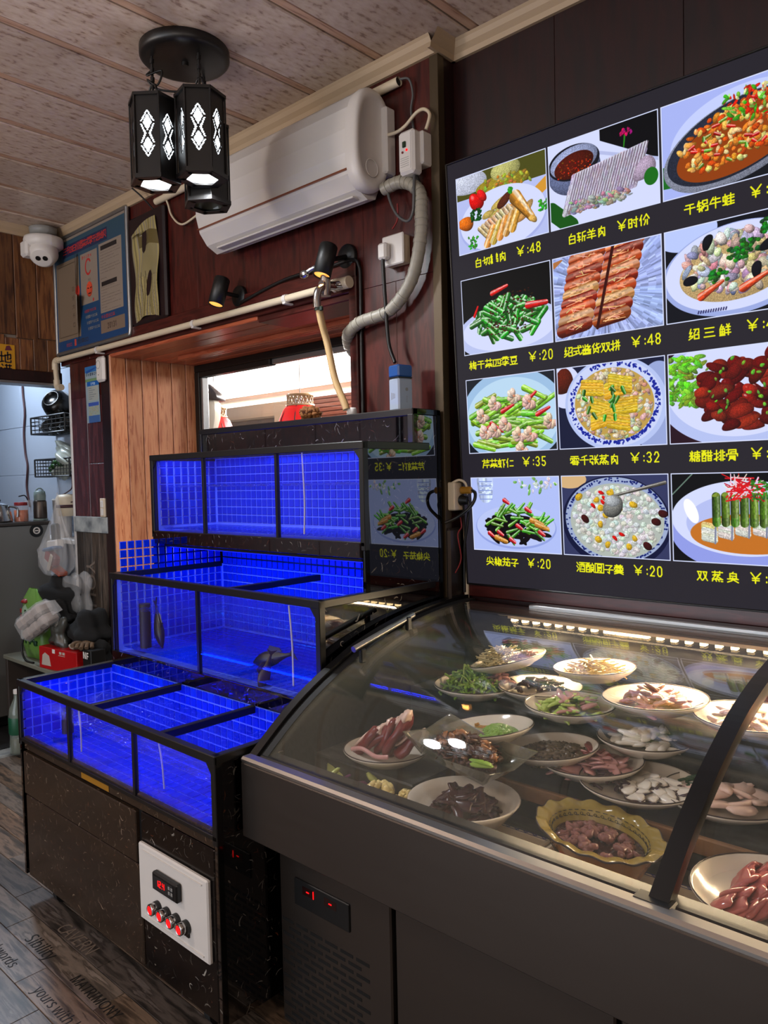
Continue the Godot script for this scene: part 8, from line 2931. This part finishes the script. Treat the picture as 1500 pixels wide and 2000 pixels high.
	for q in [["packet", Vector3(-0.05, 0.10, 0.0), Vector3(0.13, 0.05, 0.05), M.white_plastic, 0.1], ["packet", Vector3(-0.05, 0.075, 0.02), Vector3(0.15, 0.02, 0.06), M.packet_blue, 0.15], ["packet", Vector3(-0.05, 0.02, 0.02), Vector3(0.11, 0.06, 0.05), M.packet_pink, -0.4], ["packet", Vector3(-0.03, -0.05, 0.0), Vector3(0.15, 0.03, 0.06), M.packet_orange, -0.3], ["label_card", Vector3(-0.005, 0.0, 0.055), Vector3(0.03, 0.11, 0.012), M.paper, -0.55], ["packet", Vector3(-0.04, 0.17, 0.0), Vector3(0.07, 0.10, 0.03), M.dark_grey, 0.1]]:
		st = begin()
		box(st, Vector3.ZERO, q[2], 0.008, Transform3D(Basis(Vector3(0, 0, 1), q[4]), q[1]))
		fin(q[0], st, q[3], hb)

func stool_things() -> void:
	var s := thing("low_bench", "low bench with a pale worn top beside the fish tank, loaded with bags and boxes", "bench")
	mat("bench_top", Color(0.42, 0.42, 0.37), 0.6)
	mat("bench_side", Color(0.20, 0.165, 0.145), 0.6)
	var y := 0.50
	var st := begin()
	span(st, Vector3(-4.78, y - 0.025, -2.06), Vector3(-3.90, y, -1.785), 0.004)
	fin("top", st, M.bench_top, s)
	for x in [-4.775, -3.94]:
		st = begin()
		span(st, Vector3(x, 0.02, -2.05), Vector3(x + 0.03, y - 0.025, -1.795), 0.003)
		fin("side", st, M.bench_side, s)
	st = begin()
	span(st, Vector3(-4.745, 0.02, -2.05), Vector3(-3.94, y - 0.025, -2.035))
	fin("back", st, M.bench_side, s)
	# detergent bag
	mat("detergent_green", Color(0.36, 0.52, 0.22), 0.35)
	mat("detergent_pale", Color(0.50, 0.60, 0.50), 0.35)
	mat("leaf_green", Color(0.05, 0.22, 0.10), 0.4)
	mat("label_red", Color(0.5, 0.07, 0.08), 0.4)
	var d := thing("detergent_bag", "tall green and white printed detergent bag standing on the low bench", "bag", "", Vector3(-4.52, y, -1.90))
	st = begin()
	grid(st, func(u: float, v: float) -> Vector3:
		var a := u * TAU
		var w: float = [0.0, 0.125, 0.14, 0.14, 0.135, 0.115, 0.05][int(round(v * 6))]
		var dd: float = [0.0, 0.05, 0.06, 0.06, 0.05, 0.035, 0.006][int(round(v * 6))]
		var yy: float = [0.0, 0.005, 0.08, 0.18, 0.27, 0.34, 0.40][int(round(v * 6))]
		return Vector3(signf(cos(a)) * pow(absf(cos(a)), 0.6) * w - 0.06 * v * v, yy, signf(sin(a)) * pow(absf(sin(a)), 0.6) * dd + 0.004 * sin(a * 7.0 + v * 9.0)), 32, 6, true)
	fin("bag", st, M.detergent_green, d)
	st = begin()
	blob(st, Vector3(-0.08, 0.25, 0.028), Vector3(0.05, 0.075, 0.03), 0.15, 2, Basis(), 14, 9)
	fin("print_sky", st, M.detergent_pale, d)
	st = begin()
	for k in 5:
		blob(st, Vector3(-0.05 + 0.03 * k, 0.10 + 0.012 * (k % 2), 0.054), Vector3(0.022, 0.018, 0.012), 0.3, k)
	blob(st, Vector3(-0.06, 0.235, 0.052), Vector3(0.024, 0.04, 0.012), 0.2, 7)
	fin("print_leaves", st, M.leaf_green, d)
	st = begin()
	for k in 4:
		box(st, Vector3(-0.112, 0.27 - k * 0.035, 0.058), Vector3(0.022, 0.026, 0.004), 0.003)
	blob(st, Vector3(-0.09, 0.325, 0.04), Vector3(0.026, 0.014, 0.02), 0.2, 3)
	fin("print_red", st, M.label_red, d)
	cable("loose_cable", [Vector3(-4.47, 0.72, -1.81), Vector3(-4.50, 0.64, -1.80), Vector3(-4.51, 0.56, -1.79), Vector3(-4.46, 0.51, -1.79), Vector3(-4.38, 0.505, -1.80)], 0.006, M.black_plastic, "black cord looping down in front of the green detergent bag")
	# tissue bundle in film
	mat("tissue", Color(0.62, 0.57, 0.54), 0.9)
	var tp := thing("tissue_bundle", "film wrapped bundle of white paper rolls lying slanted on the bags", "paper rolls", "", Vector3(-4.30, 0.755, -1.80))
	tp.rotation = Vector3(0.2, 0.25, 0.50)
	for i in 3:
		for jj in 2:
			st = begin()
			box(st, Vector3(-0.09 + i * 0.085, -0.032 + jj * 0.068, 0), Vector3(0.082, 0.064, 0.10), 0.016)
			fin("roll", st, M.tissue, tp)
	st = begin()
	box(st, Vector3(-0.005, 0.002, 0.0), Vector3(0.285, 0.15, 0.125), 0.03)
	prism(st, PackedVector2Array([Vector2(0.14, 0.06), Vector2(0.22, 0.03), Vector2(0.235, -0.04), Vector2(0.14, -0.03)]), Transform3D(Basis(), Vector3(0, 0, 0.0)), 0.004)
	prism(st, PackedVector2Array([Vector2(-0.14, -0.06), Vector2(-0.22, -0.02), Vector2(-0.14, 0.05)]), Transform3D(Basis(), Vector3(0, 0, 0.0)), 0.004)
	fin("film", st, M.film, tp)
	# black bags
	for q in [[Vector3(-4.40, 0.86, -1.97), Vector3(0.20, 0.11, 0.07), "black bin bag slumped behind the detergent bag", 2], [Vector3(-3.99, 0.70, -1.95), Vector3(0.15, 0.11, 0.09), "black cloth bag heaped behind the red box", 5]]:
		var b := thing("black_bag", q[2], "bag", "", q[0])
		st = begin()
		blob(st, Vector3.ZERO, q[1], 0.28, q[3], Basis(), 26, 16)
		blob(st, Vector3(0.08, -0.10, 0.02), q[1] * 0.75, 0.3, q[3] + 3, Basis(), 22, 14)
		blob(st, Vector3(-0.06, -0.14, 0.0), q[1] * 0.7, 0.3, q[3] + 7, Basis(), 22, 14)
		fin("heap", st, M.black_cloth, b)
	var gb := thing("grey_bag", "grey translucent bag tucked under the hanging bag at the pier", "bag", "", Vector3(-4.22, 0.90, -2.0))
	st = begin()
	blob(st, Vector3.ZERO, Vector3(0.11, 0.12, 0.05), 0.3, 4, Basis(), 24, 14)
	mat("grey_film", Color(0.22, 0.22, 0.20), 0.3)
	fin("film", st, M.film, gb)
	var cp := thing("crumpled_wrap", "crumpled clear wrapper stuffed between the paper rolls and the red box", "wrapper", "", Vector3(-4.17, 0.68, -1.86))
	st = begin()
	blob(st, Vector3.ZERO, Vector3(0.06, 0.08, 0.04), 0.7, 8, Basis(), 18, 12)
	fin("wrap", st, M.grey_film, cp)
	# red carton
	var c := thing("red_carton", "bright red printed carton on the low bench next to the tank", "box", "", Vector3(-4.10, y, -1.905))
	c.rotation.y = 0.0
	mat("carton_red", Color(0.62, 0.05, 0.07), 0.3)
	mat("carton_dark", Color(0.36, 0.03, 0.045), 0.35)
	st = begin()
	box(st, Vector3(0, 0.06, 0), Vector3(0.36, 0.12, 0.20), 0.003, Transform3D(Basis(Vector3.UP, 0.12), Vector3.ZERO))
	fin("carton", st, M.carton_red, c)
	var R := Transform3D(Basis(Vector3.UP, 0.12), Vector3.ZERO)
	mat("print_white", Color(0.66, 0.62, 0.58), 0.5)
	st = begin()
	prism(st, PackedVector2Array([Vector2(-0.155, 0.02), Vector2(-0.145, 0.075), Vector2(-0.12, 0.09), Vector2(-0.08, 0.075), Vector2(-0.065, 0.02)]), R * Transform3D(Basis(), Vector3(0, 0, 0.1002)), 0.0006)
	box(st, Vector3(0.03, 0.102, 0.1004), Vector3(0.022, 0.014, 0.0006), 0.0, R)
	box(st, Vector3(0.06, 0.102, 0.1004), Vector3(0.022, 0.014, 0.0006), 0.0, R)
	box(st, Vector3(0.04, 0.088, 0.1004), Vector3(0.06, 0.003, 0.0006), 0.0, R)
	for k in 7:
		box(st, Vector3(-0.12 + k * 0.022, 0.1204, 0.02), Vector3(0.016, 0.0006, 0.018), 0.0, R)
	fin("print", st, M.print_white, c)
	st = begin()
	box(st, Vector3(-0.035, 0.105, 0.1006), Vector3(0.026, 0.022, 0.0008), 0.0, R)
	fin("label_tag", st, M.white_plastic, c)
	var g := thing("work_gloves", "pair of soiled beige work gloves lying on the red carton", "gloves", "", Vector3(-3.93, y + 0.125, -1.89))
	mat("glove", Color(0.36, 0.28, 0.20), 0.9)
	mat("glove_cuff", Color(0.62, 0.58, 0.52), 0.9)
	for k in 2:
		var T := Transform3D(Basis(Vector3.UP, 0.5 - k * 1.2), Vector3(-0.03 + 0.06 * k, 0.016 + 0.022 * k, 0.0))
		st = begin()
		blob(st, T * Vector3(0, 0, 0), Vector3(0.05, 0.016, 0.042), 0.2, k, T.basis, 14, 9)
		for q in 4:
			tube(st, bend([T * Vector3(0.03, 0, -0.03 + q * 0.02), T * Vector3(0.07, 0.008, -0.036 + q * 0.024), T * Vector3(0.10 - 0.008 * absf(q - 1.5), -0.006, -0.04 + q * 0.026)], 4), 0.0105, 8)
		tube(st, bend([T * Vector3(-0.01, 0.0, 0.035), T * Vector3(0.02, 0.008, 0.062), T * Vector3(0.05, 0.0, 0.07)], 4), 0.0115, 8)
		var gl := fin("glove", st, M.glove, g)
		st = begin()
		blob(st, T * Vector3(-0.055, 0.0, 0), Vector3(0.022, 0.018, 0.036), 0.15, k, T.basis, 12, 8)
		fin("cuff", st, M.glove_cuff, gl)
	var bk := thing("carton", "small black printed carton behind the gloves on the low bench", "box", "", Vector3(-3.80, y, -1.87))
	st = begin()
	box(st, Vector3(0, 0.075, 0), Vector3(0.09, 0.15, 0.08), 0.003)
	fin("body", st, M.black_plastic, bk)
	words("lettering", "NF", 0.035, M.white_plastic, bk, Transform3D(Basis(), Vector3(-0.01, 0.12, 0.0405)), "Droid Sans", 700)
	var wb := thing("water_bottle", "clear bottle with a green label on the floor left of the fish tank", "bottle", "", Vector3(-4.38, 0.02, -1.70))
	mat("bottle_clear", Color(0.55, 0.6, 0.56, 0.4), 0.1)
	M.bottle_clear.transparency = BaseMaterial3D.TRANSPARENCY_ALPHA
	mat("bottle_label", Color(0.08, 0.30, 0.20), 0.4)
	st = begin()
	lathe(st, [Vector2(0, 0), Vector2(0.045, 0), Vector2(0.048, 0.02), Vector2(0.044, 0.09), Vector2(0.047, 0.2), Vector2(0.042, 0.25), Vector2(0.016, 0.31), Vector2(0.016, 0.335)], 20)
	fin("shell", st, M.bottle_clear, wb)
	st = begin()
	lathe(st, [Vector2(0.046, 0.11), Vector2(0.0485, 0.115), Vector2(0.0488, 0.2), Vector2(0.047, 0.205)], 20)
	fin("label", st, M.bottle_label, wb)
	st = begin()
	lathe(st, [Vector2(0, 0.004), Vector2(0.043, 0.006), Vector2(0.041, 0.085), Vector2(0, 0.087)], 20)
	mat("brown_water", Color(0.30, 0.24, 0.14), 0.3)
	fin("contents", st, M.brown_water, wb)
	st = begin()
	cyl(st, Vector3(0, 0.333, 0), Vector3(0, 0.355, 0), 0.018, 14)
	fin("cap", st, M.white_plastic, wb)
